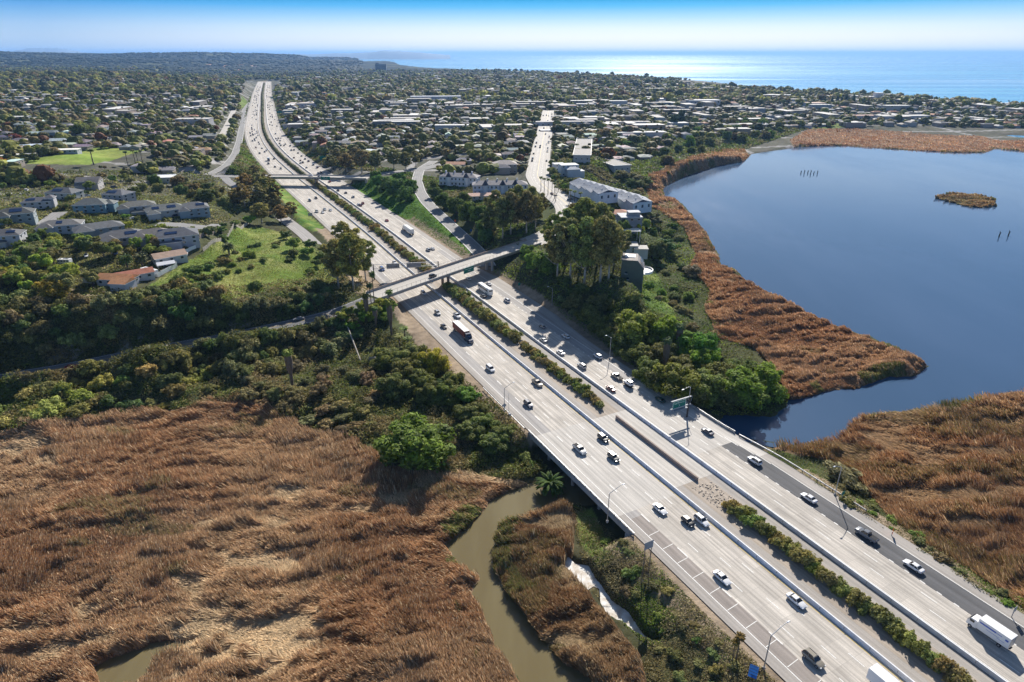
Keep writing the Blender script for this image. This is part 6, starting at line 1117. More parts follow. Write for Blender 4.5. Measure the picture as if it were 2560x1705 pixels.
mb = MB(); mb.box((-1.5, 1, 13.75), (5, 5, .35)); mb.obj('roof_hatch', [M['white_panel']], r)
mb = MB(); mb.loft([[(5.5 + math.cos(a_) * 5 * k, math.sin(a_) * 6, zz) for k, zz in ((0, 6.3), (1, 6.3), (1, 7.4), (.93, 7.4), (.93, 6.6), (0, 6.6))] for a_ in np.linspace(-1.4, 1.4, 9)]); mb.obj('deck', [M['trim']], t)
for zz in (2, 5): mb = MB(); mb.box((-2 if zz == 2 else -3, -6.05, zz + 2), (1.2, .1, 1.1)); k = mb.obj('window', [M['pane']], t); f_ = MB(); f_.box((-2 if zz == 2 else -3, -6.08, zz + 1.35), (1.6, .12, .15)); f_.obj('frame', [M['trim']], k)
windows_on(t, '+x', 11, 12, 4.5, 4, 1.6, 2.6)
for px_, L_, W_, cc_, lb_ in (((28, 398), 38, 12, (.75,.73,.68), 'long white flat roofed school building at the edge of town'), ((152, 384), 34, 12, (.78,.76,.70), 'long white school roof beside the playing field'), ((78, 372), 30, 14, (.50,.58,.70), 'blue white roofed school hall behind the dark round tree')):
    house(px_, L_, W_, 14, 4, .3, 'flat', roof=cc_, wall=(.36,.38,.42), label=lb_, name='school_building', cat='building')
block((375,455), (430,458), (440,447), 4.5, 'low white flat building behind the dark grove', (.72,.72,.72), (.6,.6,.6), 'building', False)
# ---- town houses: a jittered street grid, trees between
def okspot(x, y, r=6):
    z = hat(x, y); u, v = proj(x, y, z + 2); s, o = fwinv(x, y); ok = (u > -330) & (u < 2900) & (v < 560) & (z > 2.4) & ~((o > -30) & (o < 44) & (s < 3150)); az = np.arctan2(x, y); ok &= np.hypot(x, y) < coast_r(az) - 25
    for pl in (Z_LAWN, [(40,405),(380,372),(382,402),(215,447),(40,440)], Z_FIELD, Z_VERGE, Z_VERGE2, Z_PEN, Z_FAR): ok &= ~inpoly(u, v, pl)
    for c_, hw in RD.values():
        m = (x > c_[:, 0].min() - 25) & (x < c_[:, 0].max() + 25) & (y > c_[:, 1].min() - 25) & (y < c_[:, 1].max() + 25)
        if m.any(): d = np.min(np.hypot(x[m][:, None] - c_[None, :, 0], y[m][:, None] - c_[None, :, 1]), 1); q = np.zeros(len(x), bool); q[m] = d < hw + r; ok &= ~q
    return ok, u, v, z
TOWN = [[(-330,470),(0,455),(120,450),(260,440),(350,430),(500,425),(560,400),(590,350),(600,240),(610,200),(-330,195)], [(700,330),(745,355),(825,400),(1060,395),(1100,440),(1300,425),(1340,440),(1400,395),(1560,400),(1640,390),(1700,345),(1820,345),(1980,318),(2200,312),(2560,318),(2900,330),(2900,262),(2000,228),(1300,182),(760,190),(690,215),(700,290)]]
gx, gy = np.meshgrid(np.arange(-3200, 3200, 18.5), np.arange(520, 4600, 24)); gx = gx.ravel() + 0.; gy = gy.ravel() + 0.; row = (gy / 24).astype(int); gx += rng.uniform(-4, 4, len(gx)); gy += rng.uniform(-3, 3, len(gy)) 
ca, sa = math.cos(.21), math.sin(.21); X = gx * ca - gy * sa * .25; Y = gy + gx * .12
ok, u, v, z = okspot(X, Y, 9); inn = inpoly(u, v, TOWN[0]) | inpoly(u, v, TOWN[1]); ok &= inn & (row % 3 != 0); dens = np.where(u < 620, .60, .68); ok &= rng.random(len(X)) < dens
placed = [(o.location.x, o.location.y) for o in col.objects if o.parent is None and o.get('category') in ('house', 'building', 'terrace', 'townhouses')]
for px_, py_ in placed: ok &= np.hypot(X - px_, Y - py_) > 24
HX = np.stack([X, Y, z, u, v], 1)[ok]; HX = HX[np.argsort(HX[:, 1])]
SNAPR = [(.27,.265,.26), (.17,.17,.18), (.36,.33,.30), (.62,.61,.58), (.25,.20,.17), (.38,.19,.12), (.45,.44,.42), (.13,.13,.13)]; SNAPW = [(.40,.38,.35), (.34,.29,.24), (.46,.45,.45), (.28,.25,.22), (.25,.29,.32), (.36,.29,.24)]
NI = 250; WN = ['off-white', 'tan', 'white', 'brown', 'grey blue', 'peach']
words = {0: 'mid grey', 1: 'dark grey', 2: 'tan', 3: 'white', 4: 'brown', 5: 'terracotta', 6: 'pale grey', 7: 'near black'}
for i, (x, y, z_, uu, vv) in enumerate(HX[:NI]):
    wi = random.randrange(6); r = random.random(); ri = random.choices(range(8), [5, 4, 4, 4, 3, 2, 4, 2])[0]; L, W = random.uniform(12, 19), random.uniform(8.5, 12); st = random.choice(['gable', 'hip', 'hip', 'gable', 'flat']); hh = random.choice([3.4, 3.6, 3.4, 6]); side = 'inland' if uu < 620 else ('seaward' if uu > 1375 else 'middle')
    area = {'inland': 'inland of the freeway', 'middle': 'between the freeway and the straight street', 'seaward': 'between street and lagoon'}[side]; rt = math.degrees(.12) + random.choice([0, 90]) + random.uniform(-4, 4)
    t = house(np.array([x, y, z_]), L, W, rt, hh, random.uniform(1.3, 2.2), st, roof=tuple(k * random.uniform(.85, 1.15) for k in SNAPR[ri]), wall=SNAPW[wi], label=f'{"tall" if hh > 5 else "low"} house, {words[ri]} {st} roof, {WN[wi]} walls, {area}', grp=f'town houses {area}', detail=0, wings=([(L * .25, -W * .5, W * .8, W * .7, hh - .2, 1.3)] if random.random() < .5 else []))
    for fc in ('-y',): windows_on(t, fc, L, W, hh - 1.6, 3, 1.5, 1.2)
REST = HX[NI:]; n = len(REST)
Vh, Fh, Ch = [], [], []; nb = 0
sel = rng.random(n) < np.where(REST[:, 1] > 2200, .42, np.where(REST[:, 1] > 1500, .75, 1.0)); REST = REST[sel]; n = len(REST); bigm = rng.random(n) < np.where(REST[:, 3] > 700, .10, .03)
L = np.where(bigm, rng.uniform(26, 60, n), rng.uniform(12, 20, n)) / 2; W = np.where(bigm, rng.uniform(13, 22, n), rng.uniform(8, 12, n)) / 2; H = np.where(bigm, rng.choice([7., 10.], n), rng.choice([3.4, 3.4, 6.], n)); RHt = np.where(bigm, .1, rng.uniform(1.2, 2.4, n) * (rng.random(n) < .8) + .1); an = .12 + rng.choice([0, math.pi / 2], n) + rng.normal(0, .06, n)
cw = np.array(SNAPW)[rng.integers(len(SNAPW), size=n)]; crf = np.array(SNAPR)[rng.choice(8, n, p=np.array([5, 4, 4, 5, 3, 2, 5, 2]) / 30)]; crf[bigm] = np.array([(.66,.65,.63), (.42,.40,.38), (.55,.53,.5)])[rng.integers(3, size=bigm.sum())]; red = inpoly(REST[:, 3], REST[:, 4], [(1700,225),(1880,230),(1880,265),(1720,255)]); crf[red] = (.42, .23, .18)
px_ = np.array([[-1, -1, 0], [1, -1, 0], [1, 1, 0], [-1, 1, 0], [-1, -1, 1], [1, -1, 1], [1, 1, 1], [-1, 1, 1]], float)
wallV = np.stack([px_[None, :, 0] * L[:, None], px_[None, :, 1] * W[:, None], np.where(px_[None, :, 2] > 0, H[:, None], -3)], -1); k = (L - W * .8)[:, None]
rp = np.stack([np.stack([-L - .5, L + .5, L + .5, -L - .5, -L * .55, L * .55], 1), np.stack([-W - .5, -W - .5, W + .5, W + .5, W * 0, W * 0], 1), np.stack([H, H, H, H, H + RHt, H + RHt], 1)], -1)
A_ = np.concatenate([wallV, rp], 1); c, s = np.cos(an)[:, None], np.sin(an)[:, None]; VV = np.stack([A_[..., 0] * c - A_[..., 1] * s + REST[:, :1], A_[..., 0] * s + A_[..., 1] * c + REST[:, 1:2], A_[..., 2] + REST[:, 2:3]], -1)
f = [(0, 1, 5, 4), (1, 2, 6, 5), (2, 3, 7, 6), (3, 0, 4, 7), (8, 9, 13, 12), (10, 11, 12, 13), (9, 10, 13), (11, 8, 12)]; base = np.arange(n) * 14
FF = [tuple(int(b) + i for i in q) for b in base for q in f]; CC = np.concatenate([np.repeat(cw[:, None], 8, 1), np.repeat(crf[:, None], 6, 1)], 1)
tag(link('distant_houses', mk('distant_houses', VV.reshape(-1, 3), FF, M['plain'], colr=CC.reshape(-1, 3))), 'hundreds of distant low roofs scattered through the town trees', 'houses', kind='stuff')
# tower block by the coast, big coastal buildings
def tower(px, w, d, h, lab, colr, z=16):
    q = P(*px, z); t = empty('building', tuple(q), .1); tag(t, lab, 'building'); mb = MB(); mb.box((0, 0, h / 2 - 4), (w, d, h + 8)); k = mb.obj('wall', [M['wall']], t); k.color = (*colr, 1); mb = MB(); mb.box((-w * .3, 0, h + 2), (w * .3, d * .6, 8)); k = mb.obj('roof_block', [M['wall']], t); k.color = (*colr, 1)
    for zz in np.arange(4, h - 2, 6): mb = MB(); mb.box((0, -d / 2 - .05, zz), (w * .9, .3, 2.4)); mb.obj('window_band', [M['pane']], t)
tower((953, 177), 72, 30, 42, 'dark multi storey block standing above the coast on the horizon', (.16, .17, .20)); 
for u_, v_, w_, d_, h_, lab, cc in ((2185,252,55,30,10,'white coastal building with a round drum roof',(.62,.60,.60)), (2040,268,50,34,9,'wide salmon roofed hall near the coast conifers',(.50,.36,.30)), (1755,262,70,30,10,'long white two storey hotel before the ocean',(.62,.62,.62)), (1090,255,110,24,12,'long blue grey apartment block with many bays',(.5,.53,.6)), (1650,256,60,30,8,'wide white roofed store among the town trees',(.7,.69,.68)), (760,268,60,40,9,'large tan roofed hall beside the freeway',(.5,.44,.40)), (2150,300,60,26,8,'red brown flat block at the far edge of the reed bed',(.32,.2,.17)), (1410,318,90,14,8,'long grey townhouse row behind the white garages',(.42,.40,.40)), (1560,318,80,14,8,'second long grey townhouse row behind the white garages',(.42,.40,.40)), (1440,332,100,14,4,'long white garage roof in front of the townhouses',(.70,.69,.67)), (1590,338,80,14,4,'shorter white garage roof nearer the tall dark trees',(.70,.69,.67))):
    q = at(u_, v_); t = empty('building', tuple(q), .12); tag(t, lab, 'building'); mb = MB(); mb.box((0, 0, h_ / 2 - 2), (w_, d_, h_ + 4)); k = mb.obj('wall', [M['wall']], t); k.color = (.52, .50, .50, 1); mb = MB(); mb.box((0, 0, h_ + .25), (w_ + 1, d_ + 1, .5)); k = mb.obj('roof', [M['roof']], t); k.color = (*cc, 1)
    if u_ == 2185: mb = MB(); mb.tube((8, 0, h_), (8, 0, h_ + 9), 12, 12, 20); k = mb.obj('drum', [M['wall']], t); k.color = (.6, .58, .58, 1)
    if h_ > 7: windows_on(t, '-y', w_, d_, h_ * .55, max(4, int(w_ / 8)), 3.0, 1.8)
# ---- town trees
bx, by = [], []
nT = 28000; yy = 480 * (4800 / 480) ** rng.random(nT * 3); uu = rng.uniform(-330, 2900, nT * 3); ax = (uu - CX) / (F * math.cos(PITCH) + (CY - HZ) * math.sin(PITCH)); xx = ax * yy
ok, u, v, z = okspot(xx, yy, 4); inn = inpoly(u, v, TOWN[0]) | inpoly(u, v, TOWN[1]) | ((v < 200) & (yy < 4700) & (u < 2600)); ok &= inn
hc = np.array([(o.location.x, o.location.y) for o in col.objects if o.parent is None and o.get('category') in ('house', 'building', 'terrace', 'townhouses')] + list(REST[:, :2])); 
cell = {}
for i, (a_, b_) in enumerate(hc): cell.setdefault((int(a_ // 20), int(b_ // 20)), []).append((a_, b_))
idx = np.where(ok)[0]; kp = []
for i in idx:
    cx_, cy_ = int(xx[i] // 20), int(yy[i] // 20); rad = 8.5 if yy[i] < 1500 else 6.5
    if all((xx[i] - a_) ** 2 + (yy[i] - b_) ** 2 > rad * rad for dx in (-1, 0, 1) for dy in (-1, 0, 1) for a_, b_ in cell.get((cx_ + dx, cy_ + dy), ())): kp.append(i)
kp = np.array(kp); left = u[kp] < 620; prob = np.where(left, .9, np.where(yy[kp] > 1700, .85, .75)) * np.where(yy[kp] < 900, .6, 1.0); rq = (yy[kp] - .12 * xx[kp]) / 24; prob = prob * ~((np.abs(((rq - .67 + 1.5) % 3) - 1.5) < .22) & (yy[kp] < 2400)); kp = kp[rng.random(len(kp)) < prob]; TT = np.stack([xx[kp], yy[kp], z[kp], u[kp], v[kp]], 1); TT = TT[np.argsort(TT[:, 1])]
TT = TT[~np.array([False] * len(TT))]; ni = max(12, 300 - nHT); print('town trees', len(TT), 'hand trees', nHT, 'houses', len(HX), 'bushes', NB)
TC = [(.095,.105,.045), (.12,.14,.05), (.075,.085,.04), (.17,.18,.06), (.13,.12,.065), (.21,.21,.07), (.16,.12,.07)]; tw = ['dark green', 'mid green', 'very dark', 'light green', 'olive brown', 'yellow green', 'rusty']
for x, y, z_, uu_, vv_ in TT[:ni]:
    k = random.choices(['round', 'round', 'conifer', 'fan', 'column'], [6, 3, 1, 2, .6])[0]; ci = random.randrange(7) if k != 'fan' else 0; area = 'inland of the freeway' if uu_ < 620 else ('between freeway and straight street' if uu_ < 1375 else 'between straight street and lagoon'); R = random.uniform(2.6, 5.2) if k == 'round' else None
    plant(k, (x, y, z_), R, (R * random.uniform(1.5, 2.1) if R else None), TC[ci], f'{tw[ci]} {dict(round="rounded tree", conifer="conifer", fan="palm", column="narrow cypress")[k]} among the houses {area}', 'palm' if k == 'fan' else 'tree', f'town {"palms" if k == "fan" else "trees"} {area}', parts=True, sink=.2)
RT = TT[ni:]; mid = RT[:, 1] < 1500; 
def treemass(T, nleaf, name, label, r0, r1, seed):
    n = len(T); R = rng.uniform(r0, r1, n); R = R * np.where(rng.random(n) < .15, 1.5, np.where(rng.random(n) < .4, .62, 1)); H = R * rng.uniform(1.1, 1.9, n); palm = rng.random(n) < .09; cc = np.array(TC)[rng.integers(7, size=n)] * np.array([1.55, 1.5, 1.2]) * rng.uniform(.55, 1.65, (n, 1)); red_ = rng.random(n) < .02; cc[red_] = (.24, .10, .05); R = np.where(palm, 1.6, R); H = np.where(palm, rng.uniform(8, 13, n), H)
    Vs, Fs, Cs, nb = [], [], [], 0; bv, bf = ICO0 if nleaf < 30 else ICO1; parts_ = ((0, 0, .55, 1.0), (.45, .2, .42, .62), (-.4, .35, .5, .6), (.1, -.45, .38, .6)) if nleaf >= 30 else ((0, 0, .55, 1.0), (.5, .1, .4, .6))
    for (dx, dy, dz, q) in parts_:
        zc = np.where(palm, H, H * dz); rz = np.where(palm, 1.1, H * .48 * q); V, Fc, c = clones(np.c_[T[:, 0] + dx * R * rng.uniform(.6, 1.3, n), T[:, 1] + dy * R, T[:, 2] + zc], np.c_[R * q, R * q, rz] * .88, rng.uniform(0, 6, n), bv, bf, cc * .72); V += rng.normal(0, .22, V.shape) * (1.0 if nleaf >= 30 else 1.8); Vs.append(V); Fs.append(np.c_[Fc, Fc[:, 2]]); Cs.append(c); Fs[-1] = Fs[-1] + nb; nb += len(V)
    m = nleaf; d = rng.normal(0, 1, (n, m, 3)); d /= np.linalg.norm(d, axis=2, keepdims=True); d[..., 2] = np.abs(d[..., 2]) * .9 - .15; cen = np.stack([T[:, 0], T[:, 1], T[:, 2] + np.where(palm, H, H * .52)], 1)[:, None] + d * np.stack([R, R, np.where(palm, 1.2, H * .5)], 1)[:, None] * rng.uniform(.75, 1.12, (n, m, 1)); sz = np.repeat(R * (.19 if nleaf >= 30 else .3), m)
    V, Fc = leaves(cen.reshape(-1, 3), d.reshape(-1, 3), 1.0, rng); ct = cen.reshape(-1, 3); V = ((V.reshape(-1, 4, 3) - ct[:, None]) * sz[:, None, None] + ct[:, None]).reshape(-1, 3); Vs.append(V); Fs.append(Fc + nb); Cs.append(np.repeat(np.repeat(cc, m, 0) * rng.uniform(.6, 1.5, (n * m, 1)), 4, 0))
    V = np.vstack(Vs); Fa = np.vstack(Fs); tri = Fa[:, 2] == Fa[:, 3]; q4 = Fa[~tri]; q3 = Fa[tri][:, :3]; me = mk(name, V, [*map(tuple, q4.tolist()), *map(tuple, q3.tolist())], FOL, colr=np.vstack(Cs)); tag(link(name, me), label, 'trees', kind='stuff')
treemass(RT[mid], 46, 'town_tree_mass', 'dense mixed trees filling the town between the roofs', 2.3, 5.4, 1); treemass(RT[~mid], 16, 'distant_tree_mass', 'far dark belt of trees running to the coast', 4.2, 8.4, 2)
# wooded ridges on the skyline
n = 9000; yy = rng.uniform(4300, 9500, n); ax = (rng.uniform(-330, 900, n) - CX) / (F * math.cos(PITCH) + (CY - HZ) * math.sin(PITCH)); xx = ax * yy; z = hat(xx, yy); u, v = proj(xx, yy, z); ok = (fbm(xx / 260, yy / 120, 47) < .66) & (np.hypot(xx, yy) < coast_r(np.arctan2(xx, yy)) - 60) & (z > 3)
T = np.stack([xx, yy, z], 1)[ok]; V, Fc, c = clones(T + [0, 0, 4], np.c_[rng.uniform(14, 30, len(T)), rng.uniform(14, 30, len(T)), rng.uniform(5, 11, len(T))], rng.uniform(0, 6, len(T)), *ICO0, np.array([.035, .05, .035]) * rng.uniform(.6, 1.3, (len(T), 1))); V += rng.normal(0, 1.2, V.shape); tag(link('ridge_woods', mk('ridge_woods', V, Fc, FOL, colr=c)), 'dark wooded ridges along the inland horizon', 'woods', kind='stuff')
# coast conifers
for i, (u_, v_, h_) in enumerate(((2078,262,22), (2091,262,26), (2102,263,24), (2112,262,30), (2131,262,27), (2060,262,20), (2229,268,18), (2328,270,17), (1272,186,24))):
    plant('conifer', at(u_, v_), h_ * .22, h_, (.05, .07, .05), f'tall dark tiered conifer against the ocean, {ORD[[5, 1, 2, 3, 4, 0].index(i)]} in the coastal row' if i < 6 else ('lone dark conifer against the ocean past the white drum roof' if i < 8 else 'solitary tall dark conifer against the ocean nearer the headland'), 'tree', 'coastal conifers')
for i, u_ in enumerate(sorted(random.uniform(1350, 2560) for _ in range(46))):
    v_ = float(np.interp(u_, [q[0] for q in CO[::-1]], [q[1] for q in CO[::-1]])) + random.uniform(3, 9)
    plant('fan', at(u_, v_), 3.2, random.uniform(13, 20), (.06, .08, .05), f'thin dark palm against the ocean, {ordn(i + 1)} along the bluff from the headland side', 'palm', 'palms on the coastal bluff', parts=False if False else True)
# ================================================================== vehicles (x forward)
def carparts(kind):
    spec = {'sedan': (4.75, 1.84, .62, .93, .95, 1.43, (-1.75, 1.05), (-1.05, .30)), 'suv': (4.7, 1.9, .75, 1.05, 1.08, 1.72, (-2.2, 1.0), (-1.95, .35)), 'hatch': (4.2, 1.78, .62, .95, 1.0, 1.52, (-1.95, 1.0), (-1.5, .25)),
            'van': (5.1, 2.0, .8, 1.05, 1.12, 1.85, (-2.45, 1.45), (-2.3, .75)), 'pickup': (5.8, 2.0, .85, 1.12, 1.15, 1.85, (-.75, 1.45), (-.5, .7)), 'jeep': (4.2, 1.85, .85, 1.15, 1.18, 1.85, (-2.0, .6), (-1.95, .45))}[kind]
    L, W, nose, belt, hood, roof, (b0, b1), (t0, t1) = spec; l = L / 2; w = W / 2
    def ring(x, hw, zb, zt, cr=.04): return [(x, -hw * .86, zb), (x, hw * .86, zb), (x, hw, zb + .18), (x, hw, zt - .16), (x, hw * .90, zt), (x, hw * .4, zt + cr), (x, -hw * .4, zt + cr), (x, -hw * .90, zt), (x, -hw, zt - .16), (x, -hw, zb + .18)]
    body = MB(); zb = .26
    sec = [(-l, w * .80, .42, belt - .12), (-l + .12, w * .93, zb + .06, belt - .02), (-l + .6, w, zb, belt + .02), (b0 + .2, w, zb, belt + .03), (0, w, zb, belt), (b1, w, zb, belt), (b1 + .5, w * .99, zb, hood - .10), (l - .45, w * .95, zb, (nose + hood) / 2 - .02), (l - .1, w * .86, zb + .06, nose + .02), (l, w * .72, .40, nose - .10)]
    if kind == 'pickup':                                          # open bed behind the cab
        sec = [(-l, w * .95, .5, belt), (-l + .08, w, zb + .2, belt + .02), (b0 - .1, w, zb + .2, belt + .02), (b0, w, zb, belt + .02), (b1, w, zb, belt), (b1 + .5, w * .99, zb, hood), (l - .3, w * .95, zb, hood - .12), (l, w * .85, .4, nose)]
    body.loft([ring(*s) for s in sec])
    if kind == 'pickup': body.box(((-l + b0) / 2, 0, belt + .075), (b0 + l - .25, W * .80, .03), m=1)
    # roof and pillars over the glass house
    hb, ht = w * .90, w * .72; g = MB(); g.loft([[(b0, -hb, belt - .02), (b0, hb, belt - .02), (t0, ht, roof - .05), (t0, -ht, roof - .05)], [(b1, -hb, belt - .02), (b1, hb, belt - .02), (t1, ht, roof - .05), (t1, -ht, roof - .05)]])
    body.loft([[(t0 - .05, -ht * 1.02, roof - .08), (t0 - .05, ht * 1.02, roof - .08), (t0 + .1, ht * .9, roof), (t0 + .1, -ht * .9, roof)], [(t1 + .06, -ht * 1.02, roof - .09), (t1 + .06, ht * 1.02, roof - .09), (t1 - .12, ht * .9, roof + .01), (t1 - .12, -ht * .9, roof + .01)]])
    for sy in (-1, 1):
        for (xa, xb) in ((b0, t0), (b1, t1), ((b0 + b1) / 2 - .1, (t0 + t1) / 2 - .1)): body.tube((xa, sy * hb, belt - .02), (xb, sy * ht * 1.01, roof - .04), .045, n=4)
        body.box((b1 - .35, sy * (w + .08), belt + .08), (.22, .2, .16))
    if kind == 'suv':
        for sy in (-1, 1): body.box(((t0 + t1) / 2, sy * ht * .85, roof + .05), ((t1 - t0) * .8, .05, .06), m=1)
    P_ = [('body', body, ['paint', 'tyre'], True), ('windows', g, ['glass'], False)]
    r = .34 if kind in ('sedan', 'hatch') else .38
    for x in (-l + .95, l - .92):
        for sy in (-1, 1): m = MB(); m.tube((x, sy * (w - .24), r), (x, sy * (w + .02), r), r, n=14); m.tube((x, sy * (w + .0), r), (x, sy * (w + .035), r), r * .58, n=10, m=1); P_.append(('wheel', m, ['tyre', 'steel'], False))
    for sy in (-1, 1): m = MB(); m.box((l - .16, sy * w * .66, nose - .02), (.30, .34, .14)); P_.append(('headlight', m, ['lamp_lens'], False)); m = MB(); m.box((-l + .07, sy * w * .74, belt - .18), (.16, .26, .16)); P_.append(('taillight', m, ['red_lens'], False))
    return P_
CARP = {}
for k in ('sedan', 'suv', 'hatch', 'van', 'pickup', 'jeep'):
    pts = carparts(k); CARP[k] = [(n, m.mesh(n, [M[x] for x in mt]), n == 'body') for n, m, mt, _ in pts]
    allm = MB(); names = ['paint', 'glass', 'tyre', 'steel', 'lamp_lens', 'red_lens']
    for n, m, mt, _ in pts:
        b0_ = len(allm.v); allm.v += m.v; allm.f += [tuple(b0_ + i for i in f) for f in m.f]; allm.m += [names.index(mt[x]) for x in m.m]
    CARP[k + '_one'] = allm.mesh('car', [M[x] for x in names])
COLS = {'white': (.78, .78, .79), 'silver': (.42, .44, .46), 'grey': (.17, .18, .20), 'black': (.012, .013, .016), 'navy': (.03, .045, .09), 'blue': (.06, .12, .30), 'red': (.30, .03, .03), 'maroon': (.13, .02, .02), 'gold': (.28, .25, .20), 'green': (.02, .07, .06), 'charcoal': (.05, .055, .06), 'tan': (.40, .34, .26)}
CN = {'sedan': 'car', 'suv': 'suv', 'hatch': 'hatchback', 'van': 'van', 'pickup': 'pickup_truck', 'jeep': 'off_road_car'}
def car(kind, colr, x, y, z, rz, label, grp, full=True):
    cat = {'sedan': 'car', 'suv': 'car', 'hatch': 'car', 'van': 'van', 'pickup': 'pickup truck', 'jeep': 'car'}[kind]
    if not full: o = link(CN[kind], CARP[kind + '_one']); o.location = (x, y, z); o.rotation_euler = (0, 0, rz); o.color = (*COLS[colr], 1); tag(o, label, cat, grp); return o
    t = empty(CN[kind], (x, y, z), rz); tag(t, label, cat, grp)
    for n, me, pc in CARP[kind]: k = link(n, me, t); k.color = (*COLS[colr], 1)
    return t
def oncar(u, v, side, kind, colr, label, grp='traffic on the near freeway', full=True, z=6.03, snap=True):
    w = P(u, v, z + .5); s, o = (float(k[0]) for k in fwinv(w[0], w[1])); 
    if snap:
        lanes = [-2.9, -6.4, -9.85, -13.3, -17.0] if side < 0 else [19.6, 23.2, 26.6, 30.3]; n_ = min(lanes, key=lambda a: abs(a - o)); o = n_ + max(-.45, min(.45, o - n_))
    x, y = fw(s, o); d = fwdir(s); return car(kind, colr, float(x), float(y), z, d + (math.pi if side < 0 else 0), label, grp, full)
NL = [(1991,1502,'sedan','white','white sedan with a dark sunroof hugging the barrier nearest the viewer'),(2034,1648,'suv','gold','dusty gold grey SUV close to the dark patched lane'),(1650,1273,'sedan','white','white sedan alone in the middle lane just past the bridge deck'),(1720,1304,'hatch','black','black rounded car running beside a white SUV'),(1754,1302,'suv','white','white SUV beside the black rounded car and the barrier'),(1805,1445,'sedan','white','bright white sedan beside the brown patched lane joints'),
 (1226,922,'van','white','white van in the lane beside the grey asphalt strip'),(1343,958,'pickup','tan','tan and white pickup next to the median barrier'),(1321,1011,'suv','navy','dark blue SUV passing the lamp post and mast'),(1508,1096,'suv','black','black SUV on the deck tight against the barrier'),(1449,1124,'pickup','silver','silver crew cab pickup on the creek bridge deck'),(1534,1144,'suv','charcoal','dark SUV with bright roof on the creek bridge deck'),
 (1059,733,'suv','white','white SUV emerging from beneath the slanting overpass'),(1093,783,'suv','silver','silver car half in the overpass shadow'),(1139,790,'pickup','white','white pickup driving by the barrier below the overpass'),(1105,817,'sedan','black','black sedan ahead of the red brown container truck'),(954,673,'van','blue','blue minivan just before the gantry'),(985,656,'sedan','white','white car by the barrier just before the gantry'),(923,628,'van','white','white van partly behind the near eucalyptus'),(894,574,'sedan','white','white car beside the barrier farther up from the eucalyptus')]
for u, v, k, c, lb in NL: oncar(u, v, -1, k, c, lb)
NR_ = [(1644,1001,'sedan','green','dark green sedan on the concrete past the overhead sign post'),(1768,1079,'sedan','navy','dark navy sedan on the lagoon side of the bridge deck'),(1892,1150,'suv','white','white SUV with dark sunroof starting onto the black asphalt lane'),(2022,1245,'sedan','white','white sedan on the black asphalt lane by the lamp post'),(2168,1337,'pickup','grey','grey pickup with covered bed on the black asphalt lane'),(2285,1415,'sedan','white','white sedan on the black asphalt lane nearest the frame corner'),
 (1393,883,'sedan','white','white sedan close to the barrier beside the scraggly median bushes'),(1458,914,'suv','silver','silver SUV following the white sedan past the median bushes'),(1497,890,'suv','white','white SUV in the outer lane beside a lamp post'),(1517,974,'sedan','maroon','dark maroon sedan tight against the barrier'),(1273,750,'suv','white','white SUV just out of the overpass shadow'),(1219,710,'sedan','white','white car passing the long coach under the overpass'),(1175,696,'sedan','white','white sedan below the green overpass sign'),
 (1201,741,'sedan','black','black car in deep shade beside the coach'),(1350,818,'sedan','grey','grey sedan near the barrier past the tree shadows'),(1410,842,'suv','white','white SUV at the edge of the tree shadows'),(1355,851,'sedan','silver','silver sedan right behind the grey one by the hedge'),(1122,670,'sedan','silver','silver car just beyond the overpass deck'),(1073,624,'suv','silver','silver SUV side by side with a white car before the overpass'),(1085,621,'sedan','white','white car side by side with the silver SUV before the overpass')]
for u, v, k, c, lb in NR_: oncar(u, v, 1, k, c, lb)
G2 = 'traffic between the two overpasses'
for u, v, k, c, lb in [(777,501,'suv','navy','dark blue SUV on the oncoming side just this side of the far overpass'),(793,495,'suv','charcoal','charcoal SUV by the barrier just this side of the far overpass'),(792,529,'suv','silver','silver SUV leading a loose group of four by the grass wedge'),(807,531,'sedan','white','white car second in the loose group by the grass wedge'),(815,523,'sedan','silver','silver car third in the loose group by the grass wedge'),(829,525,'sedan','white','white car nearest the barrier in the group by the grass wedge')]: oncar(u, v, -1, k, c, lb, G2)
for u, v, k, c, lb in [(967,551,'sedan','red','red sedan alone between grass bank and barrier'),(893,512,'suv','white','white SUV just left of a pair of red cars'),(904,513,'sedan','maroon','dark red car at the front of the red pair'),(910,508,'suv','red','dark red SUV behind in the red pair'),(885,492,'suv','silver','silver SUV leaving the shade of the far overpass'),(862,482,'sedan','navy','dark car in tree shade below the far overpass'),(835,477,'sedan','black','black car in the far overpass shadow'),(824,454,'suv','red','red SUV appearing right under the far overpass sign')]: oncar(u, v, 1, k, c, lb, G2)
